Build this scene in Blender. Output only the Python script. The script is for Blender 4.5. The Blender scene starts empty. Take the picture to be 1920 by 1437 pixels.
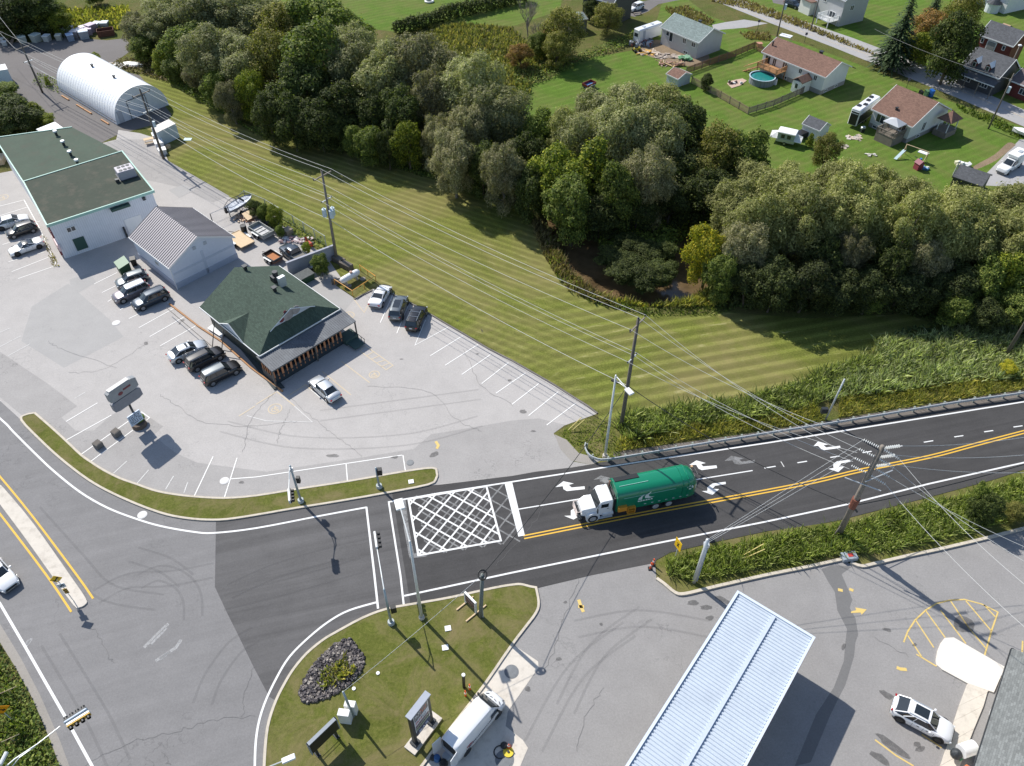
import bpy, math, random
import numpy as np
from mathutils import Vector, Matrix
random.seed(7); rng = np.random.default_rng(7)
S = bpy.context.scene
COL = S.collection
# ---------------------------------------------------------------- camera
F, PITCH, ROLL, H = 1465.0, math.radians(45), math.radians(.25), 65.0     # focal length in photo pixels, metres above ground
CX, CY = 960.0, 718.5
_fw = Vector((0, math.cos(PITCH), -math.sin(PITCH))); _r = Vector((1, 0, 0)); _u = _r.cross(_fw)
_R = _r*math.cos(ROLL)+_u*math.sin(ROLL); _U = -_r*math.sin(ROLL)+_u*math.cos(ROLL)
cam = bpy.data.objects.new('camera', bpy.data.cameras.new('camera')); COL.objects.link(cam)
cam.matrix_world = Matrix(((_R.x, _U.x, -_fw.x, 0), (_R.y, _U.y, -_fw.y, 0), (_R.z, _U.z, -_fw.z, H), (0, 0, 0, 1)))
cam.data.sensor_width = 36; cam.data.lens = F/1920*36; cam.data.clip_end = 4000; cam.data.clip_start = 1
S.camera = cam
# ---------------------------------------------------------------- sun and sky
SUN_EL, SUN_AZ = math.radians(44), math.radians(134)      # sun stands to the back left
w = bpy.data.worlds.new('World'); S.world = w; w.use_nodes = True
nt = w.node_tree; sky = nt.nodes.new('ShaderNodeTexSky'); sky.sky_type = 'NISHITA'; sky.sun_disc = False
sky.sun_elevation = SUN_EL; sky.sun_rotation = math.radians(90)-SUN_AZ
sky.air_density = 1.0; sky.dust_density = .6; sky.ozone_density = 1.0
nt.links.new(sky.outputs[0], nt.nodes['Background'].inputs[0]); nt.nodes['Background'].inputs[1].default_value = .115
sl = bpy.data.lights.new('sun', 'SUN'); sl.energy = 4.4; sl.angle = math.radians(.5); sl.color = (1, .955, .88)
so = bpy.data.objects.new('sun', sl); COL.objects.link(so)
_sd = Vector((math.cos(SUN_EL)*math.cos(SUN_AZ), math.cos(SUN_EL)*math.sin(SUN_AZ), math.sin(SUN_EL)))
so.rotation_euler = _sd.to_track_quat('Z', 'Y').to_euler()
S.view_settings.view_transform = 'Standard'; S.view_settings.look = 'None'; S.view_settings.exposure = 0.38; S.view_settings.gamma = 1

def g(px, py, z=0.0):
    """the point at height z that the photograph shows at pixel px, py"""
    d = _fw*F+_R*(px-CX)-_U*(py-CY); t = (z-H)/d.z
    return Vector((0, 0, H))+d*t
def gp(pts, z=0.0): return [g(x, y, z).xy for x, y in pts]
# ---------------------------------------------------------------- objects
def tag(o, label=None, cat=None, group=None, kind=None):
    for k, v in (('label', label), ('category', cat), ('group', group), ('kind', kind)):
        if v: o[k] = v
    return o
def empty(name, loc, rz=0, label=None, cat=None, group=None, scale=None):
    o = bpy.data.objects.new(name, None); COL.objects.link(o); o.location = (loc[0], loc[1], loc[2] if len(loc) > 2 else 0); o.rotation_euler.z = rz
    if scale: o.scale = scale if hasattr(scale, '__len__') else (scale,)*3
    return tag(o, label, cat, group)
def copy_tree(o, parent=None):
    c = o.copy(); COL.objects.link(c)
    if parent: c.parent = parent
    for ch in list(o.children): copy_tree(ch, c)
    return c
class MB:
    """collects shapes, builds ONE mesh object"""
    def __init__(s): s.v = []; s.f = []; s.m = []; s.T = Matrix.Identity(4); s.mi = 0
    def add(s, vs, fs):
        n = len(s.v); s.v += [tuple(s.T @ Vector(p)) for p in vs]; s.f += [tuple(i+n for i in f) for f in fs]; s.m += [s.mi]*len(fs); return s
    def box(s, c, d, rz=0, bev=0):
        x, y, z = [a/2 for a in d]; ca, sa = math.cos(rz), math.sin(rz); vs = []
        if bev:                                    # chamfered along the vertical edges and the top
            o = [(-x+bev, -y), (x-bev, -y), (x, -y+bev), (x, y-bev), (x-bev, y), (-x+bev, y), (-x, y-bev), (-x, -y+bev)]
            k = max(0, 1-2*bev/min(d[0], d[1]))
            for zz, q in ((-z, 1), (z-bev, 1), (z, None)):
                for a, b in o:
                    if q is None: a, b = a*(1-bev/x), b*(1-bev/y)
                    vs.append((c[0]+a*ca-b*sa, c[1]+a*sa+b*ca, c[2]+zz))
            fs = [tuple(range(7, -1, -1)), tuple(range(16, 24))]
            for L in (0, 8): fs += [(L+i, L+(i+1) % 8, L+8+(i+1) % 8, L+8+i) for i in range(8)]
            return s.add(vs, fs)
        for zz in (-z, z):
            for a, b in ((-x, -y), (x, -y), (x, y), (-x, y)): vs.append((c[0]+a*ca-b*sa, c[1]+a*sa+b*ca, c[2]+zz))
        return s.add(vs, [(3, 2, 1, 0), (4, 5, 6, 7), (0, 1, 5, 4), (1, 2, 6, 5), (2, 3, 7, 6), (3, 0, 4, 7)])
    def prism(s, pts, z0, z1):
        n = len(pts); a = sum(pts[i][0]*pts[(i+1) % n][1]-pts[(i+1) % n][0]*pts[i][1] for i in range(n))
        if a < 0: pts = list(reversed(pts))
        return s.add([(p[0], p[1], z0) for p in pts]+[(p[0], p[1], z1) for p in pts], [tuple(range(n-1, -1, -1)), tuple(range(n, 2*n))]+[(i, (i+1) % n, n+(i+1) % n, n+i) for i in range(n)])
    def poly(s, pts3): return s.add(pts3, [tuple(range(len(pts3)))])
    def cyl(s, a, b, r, r2=None, n=10, cap=True):
        a, b = Vector(a), Vector(b); r2 = r if r2 is None else r2; d = b-a
        if d.length < 1e-6: return s
        q = d.to_track_quat('Z', 'Y'); vs = []
        for p, rr in ((a, r), (b, r2)): vs += [p+q @ Vector((rr*math.cos(t), rr*math.sin(t), 0)) for t in [2*math.pi*i/n for i in range(n)]]
        fs = [(i, (i+1) % n, n+(i+1) % n, n+i) for i in range(n)]
        if cap: fs += [tuple(range(n-1, -1, -1)), tuple(range(n, 2*n))]
        return s.add(vs, fs)
    def tube(s, pts, r, n=6, taper=None):
        pts = [Vector(p) for p in pts]
        N = len(pts); vs = []
        for i, p in enumerate(pts):
            d = (pts[min(i+1, N-1)]-pts[max(i-1, 0)]).normalized(); q = d.to_track_quat('Z', 'Y'); rr = r if taper is None else r+(taper-r)*i/(N-1)
            vs += [p+q @ Vector((rr*math.cos(2*math.pi*k/n), rr*math.sin(2*math.pi*k/n), 0)) for k in range(n)]
        fs = [(i*n+k, i*n+(k+1) % n, (i+1)*n+(k+1) % n, (i+1)*n+k) for i in range(N-1) for k in range(n)]+[tuple(range(n-1, -1, -1)), tuple(range((N-1)*n, N*n))]
        return s.add(vs, fs)
    def loft(s, rings, cap=True, closed=True):
        n = len(rings[0]); vs = [p for r in rings for p in r]; m = n if closed else n-1
        fs = [(i*n+k, i*n+(k+1) % n, (i+1)*n+(k+1) % n, (i+1)*n+k) for i in range(len(rings)-1) for k in range(m)]
        if cap: fs += [tuple(range(n-1, -1, -1)), tuple(range((len(rings)-1)*n, len(rings)*n))]
        return s.add(vs, fs)
    def sphere(s, c, r, n=10, m=6):
        r = r if hasattr(r, '__len__') else (r,)*3
        rings = [[(c[0]+r[0]*math.sin(a)*math.cos(t), c[1]+r[1]*math.sin(a)*math.sin(t), c[2]+r[2]*math.cos(a)) for t in [2*math.pi*k/n for k in range(n)]] for a in [math.pi*(.04+.92*j/m) for j in range(m+1)]]
        return s.loft(rings[::-1])
    def ribbon(s, pts, wd, z):
        pts = [Vector((p[0], p[1])) for p in pts]; N = len(pts); vs = []
        for i, p in enumerate(pts):
            a = (pts[i]-pts[i-1]).normalized() if i else None; b = (pts[i+1]-pts[i]).normalized() if i < N-1 else None
            d = (a+b).normalized() if a and b else (a or b); nn = Vector((-d.y, d.x)); k = 1/max(.5, nn.dot(Vector((-(a or b).y, (a or b).x)))); nn = nn*k
            vs += [(*(p+nn*wd/2), z), (*(p-nn*wd/2), z)]
        return s.add(vs, [(2*i+1, 2*i+3, 2*i+2, 2*i) for i in range(N-1)])
    def rail(s, pts, wd, z0, z1, closed=False):
        pts = [Vector((p[0], p[1])) for p in pts]; N = len(pts); vs = []
        for i, p in enumerate(pts):
            a = (pts[i]-pts[i-1]) if (i or closed) else None; b = (pts[(i+1) % N]-pts[i]) if (i < N-1 or closed) else None
            a = a.normalized() if a else None; b = b.normalized() if b else None
            d = (a+b).normalized() if a and b else (a or b); nn = Vector((-d.y, d.x)); k = 1/max(.5, nn.dot(Vector((-(a or b).y, (a or b).x)))); nn = nn*k
            vs += [(*(p+nn*wd/2), z0), (*(p-nn*wd/2), z0), (*(p-nn*wd/2*.92), z1), (*(p+nn*wd/2*.92), z1)]
        M = N if closed else N-1
        fs = [(i*4+k, ((i+1) % N)*4+k, ((i+1) % N)*4+(k+1) % 4, i*4+(k+1) % 4) for i in range(M) for k in range(4)]
        if not closed: fs += [(3, 2, 1, 0), tuple((N-1)*4+k for k in range(4))]
        return s.add(vs, fs)
    def build(s, name, mats, parent=None, smooth=False, **kw):
        me = bpy.data.meshes.new(name); me.from_pydata(s.v, [], s.f)
        mats = mats if isinstance(mats, (list, tuple)) else [mats]
        for m in mats: me.materials.append(m)
        if len(mats) > 1: me.polygons.foreach_set('material_index', s.m)
        if smooth:
            me.polygons.foreach_set('use_smooth', [True]*len(me.polygons))
            if smooth is not True:
                me.update()
                try: me.set_sharp_from_angle(angle=math.radians(smooth))
                except Exception: pass
        me.update(); o = bpy.data.objects.new(name, me); COL.objects.link(o)
        if parent: o.parent = parent
        return tag(o, **kw)
def smoothline(pts, n=6):
    """Catmull-Rom through the points"""
    P = [Vector((p[0], p[1])) for p in pts]; out = []
    for i in range(len(P)-1):
        a, b, c, d = P[max(i-1, 0)], P[i], P[i+1], P[min(i+2, len(P)-1)]
        for k in range(n):
            t = k/n; out.append(.5*((2*b)+(c-a)*t+(2*a-5*b+4*c-d)*t*t+(3*b-a-3*c+d)*t**3))
    out.append(P[-1]); return out
# ---------------------------------------------------------------- materials
def mat_base(name):
    m = bpy.data.materials.new(name); m.use_nodes = True; t = m.node_tree; return m, t, t.nodes['Principled BSDF']
def nd(t, k, **kw):
    n = t.nodes.new(k)
    for a, b in kw.items():
        if a.startswith('i_'): n.inputs[a[2:].replace('_', ' ')].default_value = b
        else: setattr(n, a, b)
    return n
def noise(t, scale, detail=4, rough=.6, dist=0, vec=None):
    n = nd(t, 'ShaderNodeTexNoise'); n.inputs['Scale'].default_value = scale; n.inputs['Detail'].default_value = detail; n.inputs['Roughness'].default_value = rough; n.inputs['Distortion'].default_value = dist
    if vec is not None: t.links.new(vec, n.inputs['Vector'])
    return n.outputs['Fac']
def ramp(t, fac, stops):
    r = nd(t, 'ShaderNodeValToRGB'); e = r.color_ramp.elements
    while len(e) < len(stops): e.new(.5)
    for k, (p, c) in zip(e, stops): k.position = p; k.color = (*c, 1) if hasattr(c, '__len__') else (c, c, c, 1)
    t.links.new(fac, r.inputs[0]); return r.outputs[0]
def mix(t, fac, a, b, mode='MIX'):
    n = nd(t, 'ShaderNodeMix', data_type='RGBA', blend_type=mode)
    for sock, v in ((n.inputs[0], fac), (n.inputs[6], a), (n.inputs[7], b)):
        if hasattr(v, 'is_linked') or isinstance(v, bpy.types.NodeSocket): t.links.new(v, sock)
        else: sock.default_value = (*v, 1) if hasattr(v, '__len__') else v
    return n.outputs[2]
def math_(t, op, a, b=None, c=None):
    n = nd(t, 'ShaderNodeMath', operation=op)
    for i, v in enumerate((a, b, c)):
        if v is None: continue
        if isinstance(v, bpy.types.NodeSocket): t.links.new(v, n.inputs[i])
        else: n.inputs[i].default_value = v
    return n.outputs[0]
def coords(t, kind='Object', scale=None, rot=None):
    tc = nd(t, 'ShaderNodeTexCoord'); o = tc.outputs[kind]
    for key, val in (('Rotation', rot), ('Scale', scale)):      # turn first, stretch after
        if val: mp = nd(t, 'ShaderNodeMapping'); t.links.new(o, mp.inputs[0]); mp.inputs[key].default_value = val; o = mp.outputs[0]
    return o
def bump(t, b, h, strength=.3, dist=.02):
    n = nd(t, 'ShaderNodeBump'); n.inputs['Strength'].default_value = strength; n.inputs['Distance'].default_value = dist
    t.links.new(h, n.inputs['Height']); t.links.new(n.outputs[0], b.inputs['Normal'])
MATS = {}
def plain(name, col, rough=.6, metal=0.0, var=.12, scale=3.0, coat=0, spec=None, dirt=None):
    """a colour with soft uneven wear"""
    if name in MATS: return MATS[name]
    m, t, b = mat_base(name); v = coords(t)
    f = noise(t, scale, 5, .65, vec=v); f2 = noise(t, scale*9, 3, .6, vec=v)
    k = math_(t, 'MULTIPLY_ADD', f, var*2, 1-var); k2 = math_(t, 'MULTIPLY_ADD', f2, var, 1-var/2)
    kk = math_(t, 'MULTIPLY', k, k2); mx = mix(t, 1.0, col, kk, 'MULTIPLY')
    if dirt: mx = mix(t, ramp(t, noise(t, scale*1.7, 6, .7, vec=v), [(.5, 0), (.75, .6)]), mx, dirt)
    t.links.new(mx, b.inputs['Base Color']); b.inputs['Roughness'].default_value = rough; b.inputs['Metallic'].default_value = metal
    if coat: b.inputs['Coat Weight'].default_value = coat; b.inputs['Coat Roughness'].default_value = .05
    if spec is not None: b.inputs['Specular IOR Level'].default_value = spec
    MATS[name] = m; return m
def asphalt(name, base, var=.10, crack=0.0, grain=.14, tint=(1, .985, .975), streak=0, streak_rot=0, patchy=.1, cscale=.11):
    m, t, b = mat_base(name); v = coords(t)
    big = noise(t, .05, 5, .6, vec=v); mid = noise(t, .45, 5, .65, vec=v); fine = noise(t, 6, 3, .8, vec=v); vf = noise(t, 22, 2, .9, vec=v)
    k = math_(t, 'MULTIPLY_ADD', big, patchy*2, 1-patchy); k = math_(t, 'MULTIPLY', k, math_(t, 'MULTIPLY_ADD', mid, var*2, 1-var))
    k = math_(t, 'MULTIPLY', k, math_(t, 'MULTIPLY_ADD', fine, grain*2, 1-grain)); k = math_(t, 'MULTIPLY', k, math_(t, 'MULTIPLY_ADD', vf, grain*1.6, 1-grain*.8))
    if streak:
        sv = coords(t, scale=(.03, .9, 1), rot=(0, 0, streak_rot)); k = math_(t, 'MULTIPLY', k, math_(t, 'MULTIPLY_ADD', noise(t, 1, 4, .6, .4, sv), streak*2, 1-streak))
    col = mix(t, 1.0, tuple(base*c for c in tint), k, 'MULTIPLY')
    if crack:
        nv = nd(t, 'ShaderNodeTexNoise'); nv.inputs['Scale'].default_value = .6; nv.inputs['Detail'].default_value = 4; t.links.new(v, nv.inputs['Vector'])
        va = nd(t, 'ShaderNodeMix', data_type='VECTOR'); va.inputs[0].default_value = .25
        sc = nd(t, 'ShaderNodeVectorMath', operation='SCALE'); sc.inputs['Scale'].default_value = 12; t.links.new(nv.outputs['Color'], sc.inputs[0])
        ad = nd(t, 'ShaderNodeVectorMath', operation='ADD'); t.links.new(v, ad.inputs[0]); t.links.new(sc.outputs[0], ad.inputs[1])
        vo = nd(t, 'ShaderNodeTexVoronoi', feature='DISTANCE_TO_EDGE'); vo.inputs['Scale'].default_value = cscale; t.links.new(ad.outputs[0], vo.inputs['Vector'])
        line = ramp(t, vo.outputs[0], [(0.0, crack), (.006, crack*.6), (.011, 0)])
        gate = ramp(t, noise(t, .09, 3, vec=v), [(.45, 0), (.6, 1)]); line = math_(t, 'MULTIPLY', line, gate)
        col = mix(t, line, col, (base*.35,)*3)
    t.links.new(col, b.inputs['Base Color']); b.inputs['Roughness'].default_value = .93; b.inputs['Specular IOR Level'].default_value = .25
    bump(t, b, fine, .25, .01); return m
def grass(name, c1, c2, c3, dry=None, stripes=None, grain=.5, bumpd=.08, dscale=.12):
    """c1 dark, c2 main, c3 light; dry = colour of dry patches; stripes = list of (angle, period, strength, mask or None)"""
    m, t, b = mat_base(name); v = coords(t)
    f = noise(t, 4.5, 5, .8, vec=v); col = ramp(t, f, [(.25, c1), (.5, c2), (.72, c3)])
    col = mix(t, 1.0, col, math_(t, 'MULTIPLY_ADD', noise(t, .35, 6, .7, .6, v), .7, .65), 'MULTIPLY')
    col = mix(t, 1.0, col, math_(t, 'MULTIPLY_ADD', noise(t, 17, 2, .8, vec=v), grain*2, 1-grain), 'MULTIPLY')
    if dry: col = mix(t, ramp(t, noise(t, dscale, 7, .72, 1.0, v), [(.42, 0), (.68, .85)]), col, dry)
    for ang, per, st, msk in (stripes or []):
        wv = nd(t, 'ShaderNodeTexWave', wave_type='BANDS', bands_direction='Y', wave_profile='SIN'); mp = nd(t, 'ShaderNodeMapping'); mp.inputs['Rotation'].default_value = (0, 0, ang)
        t.links.new(v, mp.inputs[0]); t.links.new(mp.outputs[0], wv.inputs['Vector']); wv.inputs['Scale'].default_value = .314/per*1.0; wv.inputs['Distortion'].default_value = .5; wv.inputs['Detail'].default_value = 3; wv.inputs['Detail Scale'].default_value = .8
        s2 = noise(t, 1, 5, .75, vec=coords(t, scale=(.07, 1/per*2.2, 1), rot=(0, 0, ang))); lines = ramp(t, wv.outputs['Fac'], [(0, 0), (.55, .25), (.9, 1)])
        fac = math_(t, 'ADD', math_(t, 'MULTIPLY_ADD', lines, st, 1-st*.4), math_(t, 'MULTIPLY_ADD', s2, st*1.4, -st*.7))
        if msk: fac = math_(t, 'MULTIPLY_ADD', math_(t, 'SUBTRACT', fac, 1), msk(t, v), 1)
        cl = ramp(t, noise(t, 1, 3, .7, .3, coords(t, scale=(.28, 2.4/per, 1), rot=(0, 0, ang))), [(.60, 0), (.68, st*1.3)]); cl = math_(t, 'MULTIPLY', cl, lines)
        if msk: cl = math_(t, 'MULTIPLY', cl, msk(t, v))
        col = mix(t, 1.0, col, fac, 'MULTIPLY'); col = mix(t, cl, col, (.42, .38, .19))
    t.links.new(col, b.inputs['Base Color']); b.inputs['Roughness'].default_value = .95; b.inputs['Specular IOR Level'].default_value = .1
    bump(t, b, f, .7, bumpd); return m
def leafmat(name, stops, trans=.32, gain=1.0):
    stops = [(p, tuple(k*gain for k in c)) for p, c in stops]
    m, t, b = mat_base(name); gi = nd(t, 'ShaderNodeNewGeometry'); oi = nd(t, 'ShaderNodeObjectInfo')
    col = ramp(t, gi.outputs['Random Per Island'], stops)
    k = math_(t, 'MULTIPLY_ADD', oi.outputs['Random'], .55, .85)
    cl = noise(t, .5, 5, .6, vec=coords(t)); k = math_(t, 'MULTIPLY', k, math_(t, 'MULTIPLY_ADD', cl, 1.5, .45))
    col = mix(t, 1.0, col, k, 'MULTIPLY'); t.links.new(col, b.inputs['Base Color']); b.inputs['Roughness'].default_value = .7; b.inputs['Specular IOR Level'].default_value = .25
    tr = nd(t, 'ShaderNodeBsdfTranslucent'); t.links.new(mix(t, 1.0, col, (1.3, 1.5, .6), 'MULTIPLY'), tr.inputs[0])
    ms = nd(t, 'ShaderNodeMixShader'); ms.inputs[0].default_value = trans; t.links.new(b.outputs[0], ms.inputs[1]); t.links.new(tr.outputs[0], ms.inputs[2])
    t.links.new(ms.outputs[0], t.nodes['Material Output'].inputs[0]); return m
def shingle(name, c, var=.3):
    m, t, b = mat_base(name); v = coords(t); br = nd(t, 'ShaderNodeTexBrick'); t.links.new(coords(t, scale=(1, 1, 1)), br.inputs[0])
    br.inputs['Scale'].default_value = 1; br.inputs['Brick Width'].default_value = .33; br.inputs['Row Height'].default_value = .16; br.inputs['Mortar Size'].default_value = .008
    br.inputs['Color1'].default_value = (.78, .78, .78, 1); br.inputs['Color2'].default_value = (1.15, 1.15, 1.15, 1); br.inputs['Mortar'].default_value = (.6, .6, .6, 1)
    col = mix(t, 1.0, c, br.outputs[0], 'MULTIPLY'); col = mix(t, 1.0, col, math_(t, 'MULTIPLY_ADD', noise(t, 7, 4, .9, vec=v), var*2.4, 1-var*1.2), 'MULTIPLY')
    col = mix(t, 1.0, col, math_(t, 'MULTIPLY_ADD', noise(t, .35, 5, .65, vec=v), .5, .75), 'MULTIPLY')
    t.links.new(col, b.inputs['Base Color']); b.inputs['Roughness'].default_value = .95; return m
def siding(name, c, period=.2, depth=.25, vertical=False, rough=.6):
    """boards or metal ribs as thin dark joints"""
    m, t, b = mat_base(name); v = coords(t); sp = nd(t, 'ShaderNodeSeparateXYZ'); t.links.new(v, sp.inputs[0])
    src = math_(t, 'ADD', sp.outputs[0], sp.outputs[1]) if vertical else sp.outputs[2]
    fr = math_(t, 'FRACT', math_(t, 'DIVIDE', src, period)); ln = ramp(t, fr, [(0.0, 1-depth), (.12, 1-depth*.6), (.2, 1), (.95, 1), (1.0, 1-depth)])
    col = mix(t, 1.0, c, ln, 'MULTIPLY'); col = mix(t, 1.0, col, math_(t, 'MULTIPLY_ADD', noise(t, 1.2, 5, .7, vec=v), .24, .88), 'MULTIPLY')
    t.links.new(col, b.inputs['Base Color']); b.inputs['Roughness'].default_value = rough; bump(t, b, ln, .4, .02); return m
def paint(name, c, wear=.45, rough=.75, under=None, sc=2.2, cover=1.0, soft=.06):
    m, t, b = mat_base(name); v = coords(t); f = math_(t, 'MULTIPLY', noise(t, sc, 7, .75, vec=v), math_(t, 'MULTIPLY_ADD', noise(t, 12, 3, .8, vec=v), .8, .6))
    b.inputs['Base Color'].default_value = (*c, 1); b.inputs['Roughness'].default_value = rough
    tr = nd(t, 'ShaderNodeBsdfTransparent'); ms = nd(t, 'ShaderNodeMixShader'); t.links.new(ramp(t, f, [(wear-.12, 1-cover), (wear+soft, 1)]) if cover >= 1 else ramp(t, f, [(wear-.12, 0), (wear+soft, cover)]), ms.inputs[0]); t.links.new(tr.outputs[0], ms.inputs[1]); t.links.new(b.outputs[0], ms.inputs[2])
    t.links.new(ms.outputs[0], t.nodes['Material Output'].inputs[0]); return m
glass = plain('window_glass', (.03, .04, .05), .08, var=.3, scale=.8, spec=.8)
wood_grey = plain('weathered_wood', (.22, .19, .16), .9, var=.35, scale=2.5)
wood_dark = plain('pole_wood', (.13, .115, .10), .9, var=.35, scale=2.5)
wood_tan = plain('cedar_wood', (.42, .22, .10), .8, var=.3, scale=2)
wood_new = plain('plywood', (.62, .47, .30), .8, var=.15, scale=2)
galv = plain('galvanised_steel', (.55, .58, .60), .45, .35, var=.15, scale=3)
steel_dark = plain('dark_steel', (.04, .045, .05), .5, .3)
black = plain('black_plastic', (.015, .016, .018), .5)
rubber = plain('tyre_rubber', (.018, .018, .019), .85)
white_p = plain('white_paint', (.80, .80, .79), .5, var=.06)
concrete = plain('pale_concrete', (.60, .55, .48), .9, var=.14, scale=.7, dirt=(.33, .29, .24))
# ================================================================ GROUND
def halfmask(a, b, soft=8, flip=False):
    """1 on the right of the ground line a -> b (pixels), 0 on the left"""
    A, B = g(*a).xy, g(*b).xy; d = (B-A).normalized(); n = Vector((d.y, -d.x)); n = -n if flip else n
    def f(t, v):
        sp = nd(t, 'ShaderNodeVectorMath', operation='DOT_PRODUCT'); t.links.new(v, sp.inputs[0]); sp.inputs[1].default_value = (n.x, n.y, 0)
        k = math_(t, 'MULTIPLY_ADD', sp.outputs['Value'], 1/soft, -n.dot(A)/soft+.5); k.node.use_clamp = True; return k
    return f
def heading(a, b, z=0):
    d = g(*b, z)-g(*a, z); return math.atan2(d.y, d.x)
wild = grass('meadow_grass', (.05, .065, .018), (.10, .12, .03), (.19, .19, .055), dry=(.17, .135, .06), dscale=.2, bumpd=.3)
mown = grass('mown_grass', (.075, .098, .020), (.142, .160, .032), (.225, .228, .065), dry=(.235, .20, .085), dscale=.05, grain=.55,
             stripes=[(-heading((1189, 758), (1472, 706)), 1.7, .42, halfmask((1010, 720), (1060, 520), 14)),
                      (-heading((480, 250), (940, 392)), 1.2, .30, halfmask((1060, 520), (1010, 720), 14)),
                      (-heading((770, 600), (900, 530)), 1.5, .13, halfmask((700, 470), (1040, 650), 8))])
lawn = grass('lawn_grass', (.055, .098, .014), (.095, .165, .024), (.15, .215, .042), dry=(.15, .155, .05), dscale=.12, grain=.5,
             stripes=[(-heading((1300, 200), (1420, 165)), 1.5, .12, None)])
verge = grass('verge_grass', (.06, .075, .014), (.11, .125, .026), (.175, .175, .05), dry=(.21, .17, .085), dscale=.28, grain=.4)
lot_m = asphalt('aged_asphalt', .425, crack=.4, patchy=.13, grain=.24, tint=(1, .95, .91), var=.13)
lot2_m = asphalt('lot_asphalt', .345, crack=.45, patchy=.14, grain=.24, var=.14, tint=(1, .955, .92), cscale=.09)
lot3_m = asphalt('station_asphalt', .275, crack=.4, patchy=.16, grain=.26, var=.15, tint=(1, .965, .94), cscale=.07)
road_m = asphalt('worn_asphalt', .215, crack=.4, patchy=.16, grain=.24, var=.14, tint=(1, .975, .97), cscale=.06, streak=.16, streak_rot=heading((200, 1150), (400, 1100))*-1)
new_m = asphalt('new_asphalt', .066, crack=0, patchy=.16, grain=.30, var=.2, tint=(1, .97, .97), streak=.42, streak_rot=-heading((1000, 1060), (1900, 860)))
mid_m = asphalt('grey_asphalt', .115, crack=0, patchy=.2, grain=.24, var=.2, tint=(1, .97, .97), streak=.42, streak_rot=-heading((420, 1080), (700, 1020)))
patch_m = asphalt('patch_asphalt', .285, crack=.2, grain=.12)
wet_m = asphalt('damp_asphalt', .17, crack=.3, grain=.2)
gravel_m = asphalt('gravel', .165, grain=.25, tint=(1, .93, .9), patchy=.2)
shoulder_m = asphalt('gravel_shoulder', .30, grain=.22, tint=(1, .93, .85), patchy=.2)
street_m = asphalt('street_asphalt', .36, crack=.5, grain=.08, tint=(1, .98, .97), cscale=.13)

creek_line = [g(*p).xy for p in [(1045, 395), (1075, 430), (1092, 462), (1106, 490), (1128, 514), (1165, 534), (1215, 542), (1262, 537), (1288, 520), (1300, 500), (1298, 472), (1330, 440), (1400, 430)]]
def seg_dist(p, L):
    best = 1e9
    for a, b in zip(L, L[1:]):
        ab = b-a; t = max(0, min(1, (p-a).dot(ab)/ab.length_squared)); best = min(best, (p-a-ab*t).length)
    return best
def build_ground():
    cx0, cx1 = 2, 48; cy0, cy1 = 78, 128
    xs = [-2200, -900, -400, -200, -100, -60, -30, -12]+[cx0+i for i in range(cx1-cx0+1)]+[60, 90, 130, 200, 400, 900, 2200]
    ys = [-400, -100, 0, 30, 55, 70]+[cy0+i for i in range(cy1-cy0+1)]+[140, 170, 210, 260, 400, 800, 1500, 4000]
    vs = []; r = random.Random(3)
    for y in ys:
        for x in xs:
            z = 0
            if cx0 < x < cx1 and cy0 < y < cy1:
                d = seg_dist(Vector((x, y)), creek_line); k = max(0, min(1, (4.0-d)/2.3)); z = -2.3*k*k*(3-2*k)
            vs.append((x, y, z))
    nx = len(xs); fs = [(j*nx+i, j*nx+i+1, (j+1)*nx+i+1, (j+1)*nx+i) for j in range(len(ys)-1) for i in range(nx-1)]
    m = MB(); m.add(vs, fs); m.build('ground', wild, smooth=True, kind='structure')
build_ground()
def sheet(name, pts, z, m, kind='structure', world=False, sm=0):
    P = pts if world else gp(pts)
    if sm: P = smoothline(list(P)+[P[0]], sm)[:-1]
    mb = MB(); a = sum(P[i][0]*P[(i+1) % len(P)][1]-P[(i+1) % len(P)][0]*P[i][1] for i in range(len(P)))
    if a < 0: P = list(P)[::-1]
    mb.poly([(p[0], p[1], z) for p in P]); return mb.build(name, m, kind=kind)
wm, wt, wb = mat_base('creek_water'); wb.inputs['Roughness'].default_value = .12
wt.links.new(ramp(wt, noise(wt, .25, 4, .6, vec=coords(wt)), [(.3, (.05, .035, .018)), (.65, (.17, .115, .06))]), wb.inputs['Base Color'])
bump(wt, wb, noise(wt, 2.5, 3, .6, vec=coords(wt)), .15, .03)
sheet('creek_water', [(1020, 370), (1400, 400), (1430, 560), (1240, 600), (1060, 560)], -1.1, wm)
FIELD = [(262, 140), (300, 137), (330, 160), (380, 190), (430, 217), (480, 240), (540, 260), (620, 268), (680, 285), (720, 305), (760, 320), (800, 330), (850, 352), (910, 372), (960, 388), (985, 402), (1003, 425), (1015, 465), (1035, 505), (1065, 542), (1110, 566), (1165, 583), (1220, 590), (1290, 590), (1345, 585), (1440, 592), (1520, 598), (1620, 592), (1700, 590), (1790, 620), (1700, 640), (1630, 660), (1560, 690), (1490, 718), (1430, 738), (1380, 748), (1300, 760), (1240, 768), (1170, 785), (1125, 790), (1120, 776), (1100, 761), (1068, 740), (1035, 720), (995, 696), (960, 677), (916, 655), (871, 628), (838, 609), (803, 588), (768, 568), (735, 553), (700, 544), (664, 562), (640, 522), (612, 482), (540, 430), (463, 385), (406, 358), (361, 331), (316, 304), (316, 262), (270, 240), (240, 200)]
sheet('mown_field', FIELD, .004, mown)
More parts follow.
